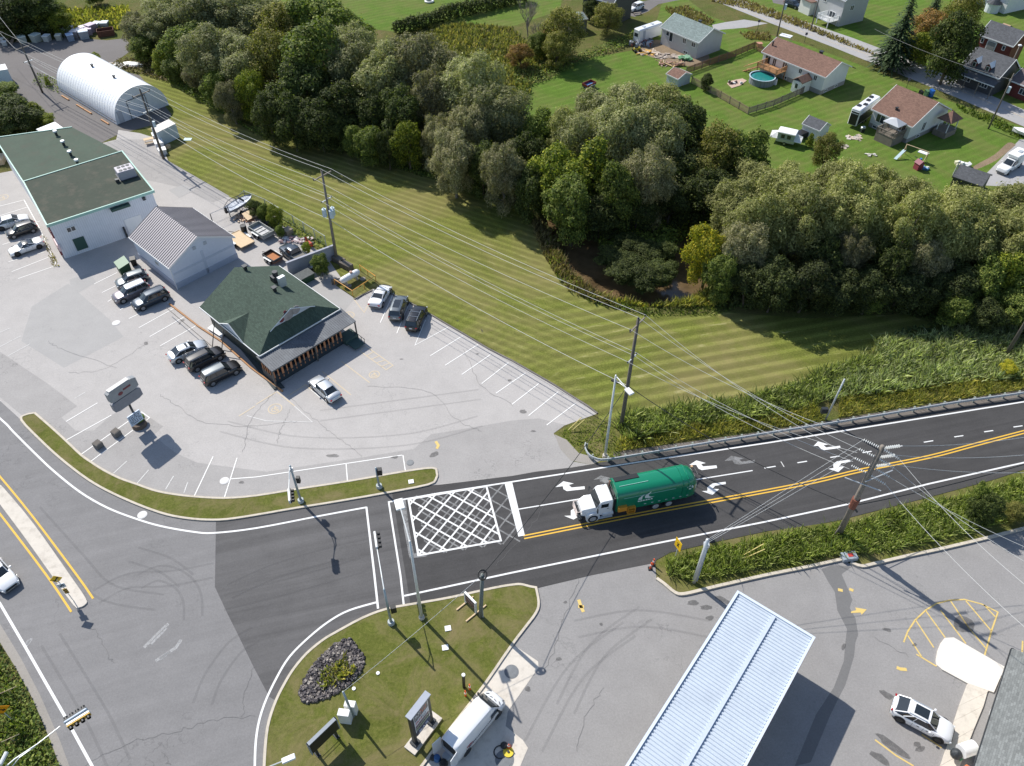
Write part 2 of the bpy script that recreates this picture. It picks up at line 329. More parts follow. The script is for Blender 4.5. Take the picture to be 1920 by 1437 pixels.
# lawns round the houses and far fields
sheet('lawn', [(420, -40), (1060, -40), (1050, 20), (960, 50), (880, 45), (760, 62), (700, 55), (600, 30), (520, 0), (430, 8)], .005, lawn)
sheet('lawn', [(1290, 0), (1262, -15), (1240, 10), (1225, 60), (1185, 95), (1100, 110), (1060, 125), (1030, 150), (990, 160), (975, 190), (990, 235), (1060, 330), (1200, 360), (1420, 390), (1700, 420), (1960, 420), (2200, 400), (1950, 250), (1780, 190), (1620, 125), (1500, 80), (1400, 55), (1330, 30)], .005, lawn)
sheet('lawn', [(1330, -40), (2300, -60), (2300, 320), (1960, 250), (1800, 165), (1650, 105), (1500, 60), (1400, 22)], .005, lawn)
dirt_m = grass('bare_soil', (.16, .11, .07), (.24, .18, .12), (.33, .26, .18), grain=.3)
sheet('soil', [(1195, 85), (1230, 75), (1290, 85), (1330, 105), (1310, 125), (1270, 120), (1215, 105)], .009, dirt_m, sm=4)
sheet('gravel', [(1912, 262), (1930, 262), (2100, 300), (2100, 330), (1930, 345), (1880, 350), (1845, 348), (1850, 325), (1870, 305)], .009, street_m)
sheet('soil', [(1905, 272), (1870, 300), (1830, 318), (1826, 312), (1865, 290), (1890, 268)], .0095, dirt_m, sm=3)
# residential street
sheet('street', [(1255, -10), (1300, -14), (1440, 42), (1560, 88), (1700, 145), (1800, 186), (1920, 238), (2200, 360), (2200, 330), (1980, 222), (1920, 206), (1860, 180), (1800, 152), (1700, 110), (1600, 72), (1500, 38), (1420, 10), (1340, -16), (1300, -32), (1200, -60), (1160, -50)], .012, street_m)
sheet('driveway', [(1165, 18), (1180, 8), (1230, -2), (1262, -8), (1275, 0), (1235, 8), (1215, 22), (1190, 32), (1172, 28)], .009, gravel_m)
sheet('driveway', [(1335, 47), (1360, 42), (1395, 37), (1440, 44), (1400, 52), (1352, 56), (1340, 60)], .009, street_m)
sheet('driveway', [(1440, -20), (1480, -20), (1530, -5), (1520, 14), (1480, 12), (1450, 6)], .009, gravel_m)
yl = MB()
for a, b in [((1260, -28), (1400, 22)), ((1400, 22), (1560, 80)), ((1560, 80), (1700, 127)), ((1700, 127), (1920, 221)), ((1920, 221), (2200, 345))]: yl.ribbon(gp([a, b]), .14, .016)
yl.build('road_marking', paint('faded_yellow_paint', (.62, .48, .28), wear=.5, under=(.36, .35, .34)), kind='structure')
# gravel yard behind the arched building
sheet('gravel_yard', [(-300, 95), (-120, 88), (0, 80), (70, 80), (125, 70), (200, 76), (235, 72), (250, 92), (228, 108), (200, 124), (262, 142), (322, 215), (312, 228), (222, 252), (187, 270), (135, 262), (100, 232), (38, 178), (0, 168), (-300, 165)], .009, gravel_m)
# big light parking lot
LOT = [(-600, 330), (-300, 328), (0, 325), (36, 318), (60, 325), (90, 290), (135, 262), (187, 270), (218, 262), (222, 244), (262, 250), (300, 262), (316, 304), (361, 331), (406, 358), (463, 385), (540, 430), (612, 482), (640, 522), (664, 562), (700, 544), (735, 553), (768, 568), (803, 588), (838, 609), (871, 628), (916, 655), (960, 677), (995, 696), (1035, 720), (1068, 740), (1100, 761), (1120, 776), (1095, 785), (1045, 803), (1038, 813), (1052, 840), (1070, 860), (1110, 871), (1073, 880), (960, 895), (828, 912), (803, 916), (716, 930), (630, 945), (555, 958), (426, 978), (351, 976), (271, 955), (188, 917), (113, 863), (41, 790), (0, 753), (-250, 560), (-600, 400)]
sheet('parking_lot', LOT, .012, lot_m)
# darker resurfaced areas of the lot
sheet('lot_patch', [(-400, 560), (0, 745), (60, 795), (113, 862), (188, 915), (271, 952), (351, 973), (426, 975), (555, 955), (716, 928), (808, 912), (822, 908), (960, 893), (1073, 878), (1110, 870), (1070, 860), (1052, 840), (1038, 813), (1060, 797), (1010, 785), (960, 789), (880, 803), (808, 815), (776, 842), (680, 858), (500, 885), (400, 872), (370, 868), (330, 850), (287, 817), (306, 800), (265, 773), (240, 762), (209, 779), (175, 808), (142, 808), (115, 783), (145, 762), (90, 720), (60, 700), (0, 660), (-400, 480)], .016, lot2_m)
patch_m = asphalt('patch_asphalt_2', .375, crack=.2, grain=.15, tint=(1, .97, .94))
sheet('lot_patch', [(60, 575), (128, 532), (206, 600), (232, 632), (120, 690), (40, 640)], .016, patch_m)
sheet('lot_patch', [(130, 525), (170, 512), (180, 530), (150, 548), (137, 552)], .0165, patch_m)
sheet('lot_patch', [(316, 357), (345, 346), (366, 356), (336, 372)], .0225, patch_m)
sheet('driveway', [(222, 262), (300, 262), (312, 300), (430, 368), (400, 380), (330, 350), (240, 330), (205, 290), (188, 271)], .016, lot2_m)
sheet('lot_patch', [(560, 540), (640, 522), (664, 562), (640, 590), (610, 570)], .016, patch_m)
# roads
outer = [(41, 789), (75, 825), (113, 860), (155, 893), (188, 914), (226, 933), (271, 952), (313, 966), (351, 973), (388, 976), (426, 975), (480, 967), (555, 954), (630, 942), (716, 927), (803, 911), (828, 909)]
south = [(1005, 1103), (993, 1101), (977, 1097), (960, 1098), (925, 1104), (843, 1122), (786, 1132), (726, 1143), (680, 1160), (630, 1187), (605, 1202), (575, 1227), (550, 1257), (533, 1285), (518, 1315), (505, 1353), (499, 1390), (496, 1437), (495, 1470), (498, 1560)]
sheet('road', [(-600, 400), (-250, 558), (0, 752)]+outer+[(840, 925), (760, 1120)]+south[4:]+[(185, 1560), (150, 1480), (130, 1437), (113, 1390), (75, 1303), (38, 1232), (0, 1170), (-60, 1090), (-300, 860), (-700, 640)], .020, road_m)
sheet('shoulder', [(205, 1560), (170, 1480), (150, 1437), (130, 1390), (95, 1303), (55, 1232), (10, 1160), (-60, 1060), (-300, 840), (-320, 870), (-70, 1115), (0, 1205), (28, 1250), (62, 1312), (95, 1390), (112, 1437), (140, 1500), (165, 1560)], .016, shoulder_m)
sheet('road', [(405, 977)]+outer[10:]+[(860, 905), (900, 1110)]+south[5:15]+[(505, 1307), (476, 1252), (446, 1190), (426, 1150), (403, 1101)], .024, mid_m)
topedge = [(960, 893), (1005, 885), (1073, 877), (1110, 871), (1160, 861), (1300, 840), (1440, 819), (1678, 782), (1920, 744), (2100, 716), (2400, 668)]
botedge = [(2400, 760), (2100, 832), (1920, 881), (1866, 899), (1741, 933), (1640, 959), (1565, 978), (1490, 991), (1440, 996), (1336, 1018), (1256, 1037), (1230, 1051)]
sheet('road', [(735, 924), (803, 911), (828, 909)]+topedge+botedge+[(1228, 1056), (1110, 1079), (1005, 1104), (977, 1097), (925, 1104), (770, 1135)], .028, new_m)
sheet('roadside_verge', [(1038, 813), (1095, 785), (1130, 788), (1165, 800), (1165, 866), (1110, 872), (1075, 866), (1052, 840)], .0165, verge); sheet('shoulder', [(1040, 815), (1062, 825), (1085, 850), (1130, 862), (1110, 872), (1070, 864), (1050, 842)], .0225, shoulder_m)
sheet('shoulder', [(1150, 864), (1300, 842), (1440, 821), (1678, 784), (1920, 746), (2400, 668), (2400, 655), (1920, 731), (1670, 770), (1440, 808), (1300, 828), (1150, 848)], .026, asphalt('roadside_gravel', .17, grain=.25, tint=(1, .88, .78)))
# station lot
sheet('station_lot', [(1005, 1104), (1110, 1079), (1228, 1056), (1231, 1086), (1246, 1097), (1266, 1114), (1283, 1115), (1360, 1097), (1440, 1080), (1578, 1050), (1600, 1060), (1640, 1058), (1766, 1030), (1920, 992), (2300, 890), (2500, 1700), (700, 1700), (760, 1480), (791, 1437), (844, 1368), (906, 1288), (960, 1210), (985, 1177), (1005, 1150), (1010, 1131)], .016, lot3_m)
sheet('lot_patch', [(1540, 1068), (1560, 1060), (1597, 1063), (1578, 1077), (1590, 1105), (1598, 1125), (1593, 1140), (1604, 1160), (1609, 1190), (1604, 1205), (1601, 1232), (1585, 1285), (1572, 1310), (1555, 1345), (1520, 1430), (1490, 1437), (1530, 1340), (1563, 1290), (1582, 1240), (1585, 1205), (1588, 1180), (1570, 1145), (1565, 1110), (1552, 1090)], .020, wet_m)
stain = paint('oil_stain', (.05, .05, .05), wear=.25, sc=3, cover=.42, soft=.3); rs_ = random.Random(5)
for c, a, b_, rr in [((1662, 1303), .6, .3, -.6), ((1300, 1131), .6, .3, 0), ((1357, 1126), .8, .3, -.5), ((1325, 1140), .6, .25, 0), ((1331, 1159), .4, .25, .3), ((980, 772), .45, .3, 0), ((1000, 809), .3, .15, 0), ((453, 905), .3, .2, 0), ((895, 664), .25, .15, 0), ((753, 674), .3, .12, 0), ((1048, 1236), .25, .2, 0), ((990, 1292), .25, .25, 0), ((1127, 1171), .15, .15, 0), ((1807, 1172), .9, .8, 0), ((1060, 1130), .2, .15, 0), ((1650, 1422), .9, .35, -.6), ((1675, 1400), 1.6, .35, -.7), ((1725, 1405), .5, .2, .3), ((1720, 1396), .35, .25, 0), ((625, 855), .7, .25, 0), ((740, 858), .4, .2, .2), ((815, 852), .6, .3, .5)]+[((rs_.uniform(*xr), rs_.uniform(*yr)), rs_.uniform(.12, .45), rs_.uniform(.1, .25), rs_.uniform(0, 3)) for xr, yr, n_ in (((130, 360), (600, 660), 3), ((720, 960), (600, 730), 4), ((1500, 1740), (1120, 1420), 4)) for _ in range(n_)]:
    P = g(*c); rr2 = random.Random(c[0]*31+c[1]); sheet('asphalt_stain', [(P.x+(a*math.cos(t)*math.cos(rr)-b_*math.sin(t)*math.sin(rr))*k, P.y+(a*math.cos(t)*math.sin(rr)+b_*math.sin(t)*math.cos(rr))*k) for t, k in [(2*math.pi*i/12, rr2.uniform(.7, 1.2)) for i in range(12)]], .034, stain, world=True)
# crack lines in the paving
crk = MB()
for L in [[(545, 745), (600, 795), (640, 825), (680, 858)], [(1085, 1085), (1065, 1140), (1045, 1200), (1021, 1262)], [(150, 1440), (240, 1395), (330, 1372), (400, 1352), (475, 1343)], [(170, 1170), (190, 1205), (212, 1245)], [(455, 1345), (460, 1300), (478, 1250)], [(690, 725), (800, 735), (860, 790), (905, 810)], [(520, 830), (530, 800), (545, 770)], [(930, 1060), (985, 1000), (1020, 950)], [(300, 740), (330, 760), (380, 790), (470, 800), (560, 790)], [(130, 700), (200, 690), (280, 640)], [(90, 640), (115, 655), (220, 690)], [(870, 655), (900, 720), (960, 760)], [(1130, 1290), (1100, 1340), (1080, 1410)], [(1640, 1195), (1700, 1230)], [(306, 1413), (318, 1437)], [(560, 700), (510, 740), (470, 790), (455, 850)]]:
    P = smoothline(gp(L), 9); P = [p+Vector((random.uniform(-.16, .16), random.uniform(-.16, .16))) for p in P]; crk.ribbon(P, .022, .036)
crk.build('pavement_crack', asphalt('crack_tar', .15), kind='structure')
# ---- painted markings
def strokes(name, segs, wd, z, m):
    mb = MB()
    for s_ in segs: mb.ribbon(gp(s_), wd, z)
    return mb.build(name, m, kind='structure')
wp = paint('white_road_paint', (.74, .74, .73), wear=.24, under=(.12, .12, .12)); wl = paint('lot_white_paint', (.80, .79, .76), wear=.27, under=(.40, .39, .38))
wf = paint('worn_lot_paint', (.60, .59, .57), wear=.37, under=(.36, .355, .35)); fade = paint('scrubbed_paint', (.30, .30, .30), wear=.36, sc=1.2, cover=.75, soft=.2)
yp = paint('yellow_road_paint', (.72, .43, .05), wear=.2, under=(.12, .1, .06)); cp = paint('cream_lot_paint', (.72, .60, .42), wear=.3, cover=.75, under=(.38, .36, .34)); ys = paint('worn_yellow_paint', (.66, .48, .16), wear=.34, under=(.27, .265, .26))
left_edge = smoothline(gp([(-260, 590), (-100, 703), (0, 785), (25, 810), (63, 848), (100, 883), (150, 923), (200, 952), (251, 972), (301, 987), (363, 998), (401, 1000), (480, 991), (600, 968), (687, 952)]), 4)
m = MB(); m.ribbon(left_edge, .20, .040); m.ribbon(gp([(0, 753), (-260, 560)]), .12, .040)
m.ribbon(gp([(687, 951), (702, 1078), (709, 1142)]), .20, .0405)
m.ribbon(gp([(757, 1134), (751, 1080), (729, 942), (820, 926), (948, 906), (1198, 867), (1440, 831), (1678, 793), (1920, 754), (2300, 690)]), .18, .041)
m.ribbon(gp([(758, 1118), (960, 1074.5), (1198, 1026), (1440, 978), (1590, 946), (1741, 908), (1920, 868), (2300, 775)]), .18, .0415)
m.ribbon(smoothline(gp([(706, 1130), (655, 1145), (618, 1165), (580, 1195), (543, 1232), (518, 1273), (495, 1323), (482, 1373), (478, 1437), (480, 1540)]), 4), .19, .040)
m.ribbon(gp([(-200, 985), (-60, 1070), (0, 1132), (48, 1214), (120, 1340), (173, 1437), (215, 1540)]), .22, .040)
m.ribbon(gp([(972, 955.5), (1083, 937), (1293, 902), (1411, 883)]), .13, .040)
for a, b in [((1433, 878.5), (1454, 875)), ((1495, 868.5), (1513, 865.5)), ((1556.5, 858.5), (1574, 856)), ((1617, 849.5), (1634, 847)), ((1674, 839.5), (1692, 836.5)), ((1732, 830), (1749.5, 827)), ((1789, 820), (1806, 817.5)), ((1845, 810.5), (1862, 808)), ((1900, 801.5), (1917, 799)), ((1955, 791), (1972, 788))]: m.ribbon(gp([a, b]), .13, .040)
m.poly([(*p, .042) for p in gp([(972, 1007), (984, 1004.5), (960, 904), (946, 907)])])
def zz(ox, oy, s, pts): return [(ox+x/s, oy+y/s) for x, y in pts]
arrowR = [(325, 775), (385, 731), (462, 748), (425, 758), (445, 778), (543, 769), (545, 790), (410, 805), (385, 790), (380, 768)]
arrows = [zz(960, 720, 3.992, arrowR), zz(960, 720, 3.992, [(1325, 610), (1380, 575), (1450, 595), (1415, 603), (1430, 620), (1530, 612), (1535, 632), (1420, 648), (1395, 636), (1378, 608)]),
          zz(1440, 720, 3.992, [(340, 468), (375, 432), (455, 455), (415, 462), (435, 478), (538, 465), (542, 482), (420, 498), (398, 490), (374, 466)]),
          zz(960, 720, 3.992, [(1420, 805), (1462, 802), (1462, 775), (1500, 748), (1598, 735), (1600, 752), (1520, 765), (1500, 788), (1550, 790), (1500, 833)]),
          zz(1440, 720, 3.992, [(450, 638), (490, 632), (487, 602), (515, 582), (612, 570), (617, 585), (548, 597), (530, 622), (572, 620), (525, 662)]),
          zz(960, 720, 3.992, [(390, 990), (440, 988), (440, 950), (470, 930), (560, 915), (560, 935), (490, 950), (475, 985), (520, 985), (460, 1018)])]
for a in arrows: m.poly([(*p, .042) for p in gp(a)][::1])
m.build('road_marking', wp, kind='structure')
m = MB()
for a in (zz(960, 720, 3.992, [(1590, 580), (1640, 540), (1740, 560), (1700, 570), (1720, 585), (1815, 570), (1820, 590), (1700, 607), (1665, 600), (1650, 575)]), zz(960, 720, 3.992, [(610, 720), (665, 688), (750, 710), (715, 715), (740, 735), (700, 745), (660, 735), (655, 715)])): m.poly([(*p, .042) for p in gp(a)])
def hatch(mb, c, wd, z, n, frame=True, k=1.0):
    a, b, c_, d = [Vector(p) for p in gp(c)]           # a top left, b top right, c bottom right, d bottom left
    U, V = (b-a), (d-a); L, W = U.length, V.length; u, v = U/L, V/W
    if frame: mb.rail_ = 0; mb.ribbon([a, b, b+V*1.0, d, a, a+u*.01], wd*1.15, z+.0004)
    st = L/n
    def clip(x0, y0, x1, y1):
        t0, t1 = 0, 1; dx, dy = x1-x0, y1-y0
        for p, q in ((-dx, x0), (dx, L-x0), (-dy, y0), (dy, W-y0)):
            if abs(p) < 1e-9:
                if q < 0: return None
                continue
            r = q/p
            if p < 0: t0 = max(t0, r)
            else: t1 = min(t1, r)
        return None if t0 >= t1 else (x0+dx*t0, y0+dy*t0, x0+dx*t1, y0+dy*t1)
    for i in range(-2*n, 2*n+3):
        for sg in (1, -1):
            x0 = i*st; r = clip(x0, 0 if sg > 0 else W, x0+W*k, W if sg > 0 else 0)
            if r and math.hypot(r[2]-r[0], r[3]-r[1]) > .3: mb.ribbon([a+u*r[0]+v*r[1], a+u*r[2]+v*r[3]], wd, z+(.0008 if sg > 0 else 0))
hatch(m, [(780, 930), (947, 907), (975, 1006), (800, 1042)], .16, .0385, 5, frame=False)
m.ribbon(gp([(756, 938), (762, 990), (772, 1043), (800, 1040)]), .5, .038)
m.build('road_marking', fade, kind='structure')
m = MB(); hatch(m, [(766, 937), (912, 912.5), (937, 1013), (784.5, 1042)], .17, .044, 4); m.build('road_marking', wp, kind='structure')
cl = smoothline(gp([(982, 1008), (1186, 967.5), (1311, 944.5), (1440, 921), (1530, 903), (1615, 882.5), (1741, 857.5), (1830, 834), (1920, 810.5), (2060, 774), (2300, 712)]), 4)
m = MB()
for sgn in (.17, -.17):
    P = []
    for i, p in enumerate(cl):
        d = (cl[min(i+1, len(cl)-1)]-cl[max(i-1, 0)]).normalized(); P.append(p+Vector((-d.y, d.x))*sgn)
    m.ribbon(P, .15, .040)
m.ribbon(smoothline(gp([(-120, 740), (-60, 826), (0, 894), (63, 971), (145, 1080), (175, 1123)]), 3), .18, .040); m.ribbon(smoothline(gp([(-130, 800), (-60, 890), (0, 964), (88, 1080), (134, 1148)]), 3), .18, .040)
m.build('road_marking', yp, kind='structure')
lot_lines = [((45, 375.5), (-15, 391)), ((51, 389), (0, 405)), ((5, 459), (40, 449)), ((60, 420), (75, 415)), ((16, 491.5), (83, 473)), ((22, 510), (96, 481)), ((34, 523), (104, 499)), ((45, 375), (75, 430), (105, 495)), ((176.6, 533), (220, 511.5)), ((191.6, 549), (227, 531.6)), ((202, 566), (212, 560)), ((225, 581.7), (250, 568)), ((241.7, 598), (265.5, 586.7)), ((260.5, 615), (325.7, 579)), ((280.6, 631.8), (347, 594)), ((300.6, 649), (368, 611)), ((314.4, 568), (367, 610.5)), ((124, 791), (183, 756)), ((123, 826.5), (209, 779)), ((151.6, 853), (265.5, 773), (280.6, 784), (170, 866)), ((364.5, 930.5), (399.6, 856.6)), ((421, 933), (444.7, 859)), ((649, 870), (651.7, 904)), ((755.6, 854), (760.6, 886.6)), ((713, 605.5), (738, 550)), ((744, 625.5), (765.6, 573)), ((798, 600.5), (778, 648), (839.5, 614.7)), ((807, 667.6), (867, 630.5)), ((834.5, 685.6), (896, 646.8)), ((866, 702.7), (919.6, 665.6)), ((903, 720), (953.4, 680.6)), ((930, 738), (985, 700)), ((960, 758.8), (1010, 720)), ((991, 780), (1046.5, 735.5)), ((1025, 797.7), (1079, 757)), ((583, 731), (624, 765.6)), ((433.5, 898.5), (480, 895), (754, 854))]
strokes('parking_line', lot_lines, .11, .030, wl)
strokes('parking_line', [((0, 624), (19, 615.5)), ((0, 650.6), (39, 630.5)), ((15, 668), (56, 645.6)), ((140, 747.6), (160, 736)), ((213, 888), (238, 865)), ((257, 907), (279, 881.6)), ((310.6, 918), (325.7, 893)), ((345, 925), (352, 905)), ((1464, 866), (1470, 876)), ((463, 780), (500, 790), (586, 792), (552, 762))], .10, .031, wf)
strokes('parking_line', [((675, 659), (685, 649), (737, 685.8), (724, 694), (675, 659)), ((688, 668), (700, 660)), ((697, 674), (711, 668)), ((706, 681), (722, 676)), ((715, 688), (730, 682)), ((640, 678), (693, 718)), ((604, 697), (658, 741)), ((573, 722), (583, 731)), ((537.6, 745), (573, 722)), ((519, 735), (552.6, 762)), ((480, 759), (517.6, 736)), ((448, 781), (478, 762)), ((664, 562), (683, 586.7), (693, 566.6))], .12, .0315, cp)
def symbol(c, r, m_):
    P = g(*c); mb = MB(); ring = [(P.x+r*math.cos(t), P.y+r*math.sin(t)) for t in [2*math.pi*i/24 for i in range(25)]]; mb.ribbon(ring, .12, .032)
    mb.ribbon([(P.x-.1*r, P.y+.6*r), (P.x-.05*r, P.y-.1*r), (P.x+.45*r, P.y-.15*r), (P.x+.6*r, P.y-.6*r)], .13, .0325); mb.ribbon([(P.x-.1*r, P.y+.25*r), (P.x+.35*r, P.y+.2*r)], .12, .033)
    mb.ribbon([(P.x-.25*r, P.y+.1*r), (P.x-.5*r, P.y-.2*r), (P.x-.3*r, P.y-.6*r), (P.x+.2*r, P.y-.6*r), (P.x+.35*r, P.y-.3*r)], .1, .0335)
    mb.build('parking_symbol', m_, kind='structure')
symbol((516, 767), .75, cp); symbol((702, 703), .6, cp); symbol((5, 371), .8, cp); symbol((654, 592), .7, cp)
Z3 = lambda p: zz(1440, 1077, 3.992, p)
strokes('lot_marking', [Z3([(1015, 510), (1045, 430), (1100, 345), (1180, 270), (1260, 220), (1360, 195), (1470, 190), (1600, 225), (1720, 285), (1670, 430), (1620, 610)])]+[Z3(s_) for s_ in ([(1045, 460), (1150, 620)], [(1105, 345), (1240, 550)], [(1180, 275), (1325, 475)], [(1290, 270), (1480, 520)], [(1365, 200), (1500, 400), (1630, 555)], [(1480, 200), (1670, 425)], [(1615, 230), (1700, 320)], [(1110, 600), (1260, 690)], [(1150, 1200), (1300, 1300)], [(960, 1360), (1090, 1437)], [(800, 1240), (960, 1360)], [(1905, 500), (1900, 600)])], .13, .0305, ys)
m = MB(); m.poly([(*p, .031) for p in gp(Z3([(620, 292), (622, 280), (660, 270), (652, 250), (738, 265), (700, 305), (692, 288)]))]); m.build('lot_marking', ys, kind='structure')
strokes('lot_marking', [[(1085, 1125), (1090, 1140), (1094, 1148)], [(817, 828), (822, 836), (819, 842)], [(1571, 1106), (1580, 1108)], [(1592, 1105), (1600, 1108)], [(1681, 1252), (1688, 1255), (1700, 1256)], [(1084, 1138), (1095, 1138)]], .3, .0305, ys)
wsc = paint('scuffed_white', (.55, .55, .55), wear=.36, sc=5, cover=.55, soft=.2)
strokes('paint_scuff', [[(270, 1215), (300, 1185), (316, 1170)], [(283, 1208), (312, 1178)], [(292, 1240), (330, 1215), (340, 1200)], [(300, 1236), (320, 1222)], [(46, 1215), (60, 1198)], [(50, 1210), (55, 1200)]], .3, .0305, wsc)
# worn tyre arcs
sk = paint('tyre_mark', (.10, .10, .105), wear=.2, sc=.9, cover=.13, soft=.35)
m = MB()
for L in [[(430, 1110), (520, 1070), (640, 1035)], [(420, 1130), (540, 1100), (680, 1060)], [(700, 1010), (850, 985), (1000, 960)], [(600, 780), (750, 760), (900, 740)], [(420, 800), (560, 830), (760, 825), (900, 790)], [(1080, 1180), (1200, 1160), (1330, 1180)], [(1060, 1330), (1120, 1220), (1210, 1150)], [(1000, 1400), (1080, 1260), (1180, 1180)], [(180, 1120), (240, 1090), (320, 1085), (400, 1070)], [(260, 1092), (300, 1075), (340, 1090), (360, 1120), (362, 1160)], [(250, 1040), (310, 1060), (350, 1090)], [(380, 1320), (400, 1270), (440, 1215), (480, 1190)], [(225, 1437), (190, 1360), (150, 1290), (95, 1200)], [(60, 960), (140, 1050), (200, 1110), (300, 1130)]]:
    P = smoothline(gp(L), 8)
    for k in (-.8, .8):
        m.ribbon([p+Vector((-(P[min(i+1, len(P)-1)]-P[max(i-1, 0)]).normalized().y, (P[min(i+1, len(P)-1)]-P[max(i-1, 0)]).normalized().x))*k for i, p in enumerate(P)], .22, .0255+.0004*k)
m.build('tyre_mark', sk, kind='structure')
# ---- kerbs, islands, pads
kerb_m = plain('kerb_concrete', (.56, .50, .41), .9, var=.18, scale=1.2, dirt=(.3, .26, .2))
def kerb(pts, closed=False, wd=.24, h=.15, sm=3, m_=kerb_m):
    P = gp(pts); P = smoothline(P+([P[0]] if closed else []), sm); P = P[:-1] if closed else P
    MB().rail(P, wd, 0, h, closed).build('kerb', m_, kind='structure'); return P
isl = [(66, 776), (95, 801), (123, 826.5), (152, 854), (170, 867), (195, 883), (226, 898.5), (256, 909), (288, 920.5), (321, 927.5), (363, 932.5), (421, 935.5), (480, 931), (555, 919), (653, 904), (756, 886), (811, 879), (819, 888), (818, 898), (803, 910)]+outer[:-2][::-1]+[(50, 779)]
isl = [p for i, p in enumerate(isl) if i == 0 or math.hypot(p[0]-isl[i-1][0], p[1]-isl[i-1][1]) > 6]
P = kerb(isl, closed=True); sheet('grass_island', P, .12, verge, world=True)
sth = south[:-1]+[(520, 1600), (700, 1600), (745, 1500), (791, 1437), (844, 1368), (906, 1288), (960, 1210), (985, 1177), (1005, 1150), (1010, 1131)]
P = kerb(sth, closed=True); sheet('grass_island', P, .12, verge, world=True)
med = [(0, 913), (8, 919), (63, 985), (130, 1080), (160, 1124), (160, 1134), (150, 1139), (140, 1135), (100, 1080), (50, 1010), (0, 943), (-60, 860), (-110, 800), (-80, 790), (-40, 860)]
P = kerb(med, closed=True, wd=.16, m_=concrete); sheet('concrete_median', P, .145, concrete, world=True)
kerb([(1231, 1086), (1246, 1097), (1266, 1113), (1283, 1115), (1318, 1107), (1360, 1097), (1440, 1079), (1510, 1065), (1578, 1050)], wd=.32, h=.2); kerb([(1594, 1056), (1615, 1063), (1640, 1058), (1700, 1044), (1766, 1030), (1850, 1010), (1920, 992), (2100, 948)], wd=.32, h=.2)
sheet('roadside_verge', [(1231, 1052), (1256, 1038), (1336, 1019), (1440, 997), (1565, 979), (1741, 934), (1866, 900), (1920, 882), (2400, 762), (2400, 865), (2100, 948), (1920, 992), (1766, 1030), (1640, 1058), (1615, 1062), (1578, 1050), (1440, 1079), (1360, 1097), (1283, 1115), (1266, 1113), (1246, 1097), (1231, 1086)], .03, verge)
MB().rail(gp([(664, 562), (700, 544), (735, 552), (768, 568), (803, 588), (838, 609), (871, 628), (916, 655), (960, 677), (1035, 720), (1100, 761), (1120, 776)]), .2, 0, .13).build('kerb', plain('dark_kerb', (.2, .18, .16), .9), kind='structure')
pad = [(1754, 1237), (1757, 1222), (1763, 1207), (1770, 1198), (1787, 1197), (1884, 1253), (1862, 1300), (1823, 1390), (1800, 1440), (1780, 1500), (1740, 1500), (1762, 1437), (1788, 1353), (1813, 1283), (1765, 1257), (1756, 1248)]
MB().prism(gp([(1754, 1240), (1757, 1222), (1763, 1207), (1770, 1198), (1787, 1197), (1884, 1253), (1872, 1277), (1862, 1300), (1813, 1283), (1765, 1257), (1756, 1249)]), 0, .16).build('concrete_pad', plain('bleached_concrete', (.72, .67, .60), .9, var=.06, scale=.8), kind='structure')
walk = MB(); wk = [((1813, 1283), (1872, 1262)), ((1797, 1325), (1850, 1300)), ((1788, 1353), (1843, 1325)), ((1776, 1395), (1825, 1368)), ((1762, 1437), (1808, 1412)), ((1735, 1510), (1780, 1490))]
for (a, b), (c, d) in zip(wk, wk[1:]):
    q = gp([a, b, d, c]); ce = sum(q, Vector((0, 0)))/4; walk.prism([ce+(p-ce)*.99 for p in q], 0, .15)
walk.build('pavement', concrete, kind='structure')
MB().prism(gp([(960, 1213), (968, 1213), (1009, 1241), (1010, 1252), (952, 1335), (948, 1362), (980, 1388), (990, 1403), (970, 1450), (790, 1450), (846, 1372), (908, 1290)]), 0, .035).build('concrete_pad', concrete, kind='structure')
def cover(c, r, m_, z=.045, nm='manhole_cover', ring=True, lab=None):
    P = g(*c); mb = MB(); mb.cyl((P.x, P.y, 0), (P.x, P.y, z), r, n=28)
    if ring: mb.cyl((P.x, P.y, z), (P.x, P.y, z+.012), r*.82, n=28)
    return mb.build(nm, m_, label=lab, cat='manhole cover')
cast = plain('cast_iron', (.17, .18, .19), .6, .3, var=.3); pcov = plain('painted_cover', (.62, .61, .60), .7)
cover((959, 1260), .62, cast, .06, lab='round grey tank cover in the concrete pad beside the kerb'); cover((946, 1425), .75, cast, .06, lab='large grey tank cover in the pad behind the open van')
cover((267, 966), .48, pcov, .045, lab='white painted manhole cover on the road below the curved grass island'); cover((421, 902), .48, pcov, .045, lab='pale manhole cover in the parking bays beside the curved island'); cover((218, 606), .5, pcov, .045, lab='pale manhole cover in the square patch of the big parking lot'); cover((769, 868), .4, cast, .045, lab='rusty manhole cover in the asphalt above the island tip')
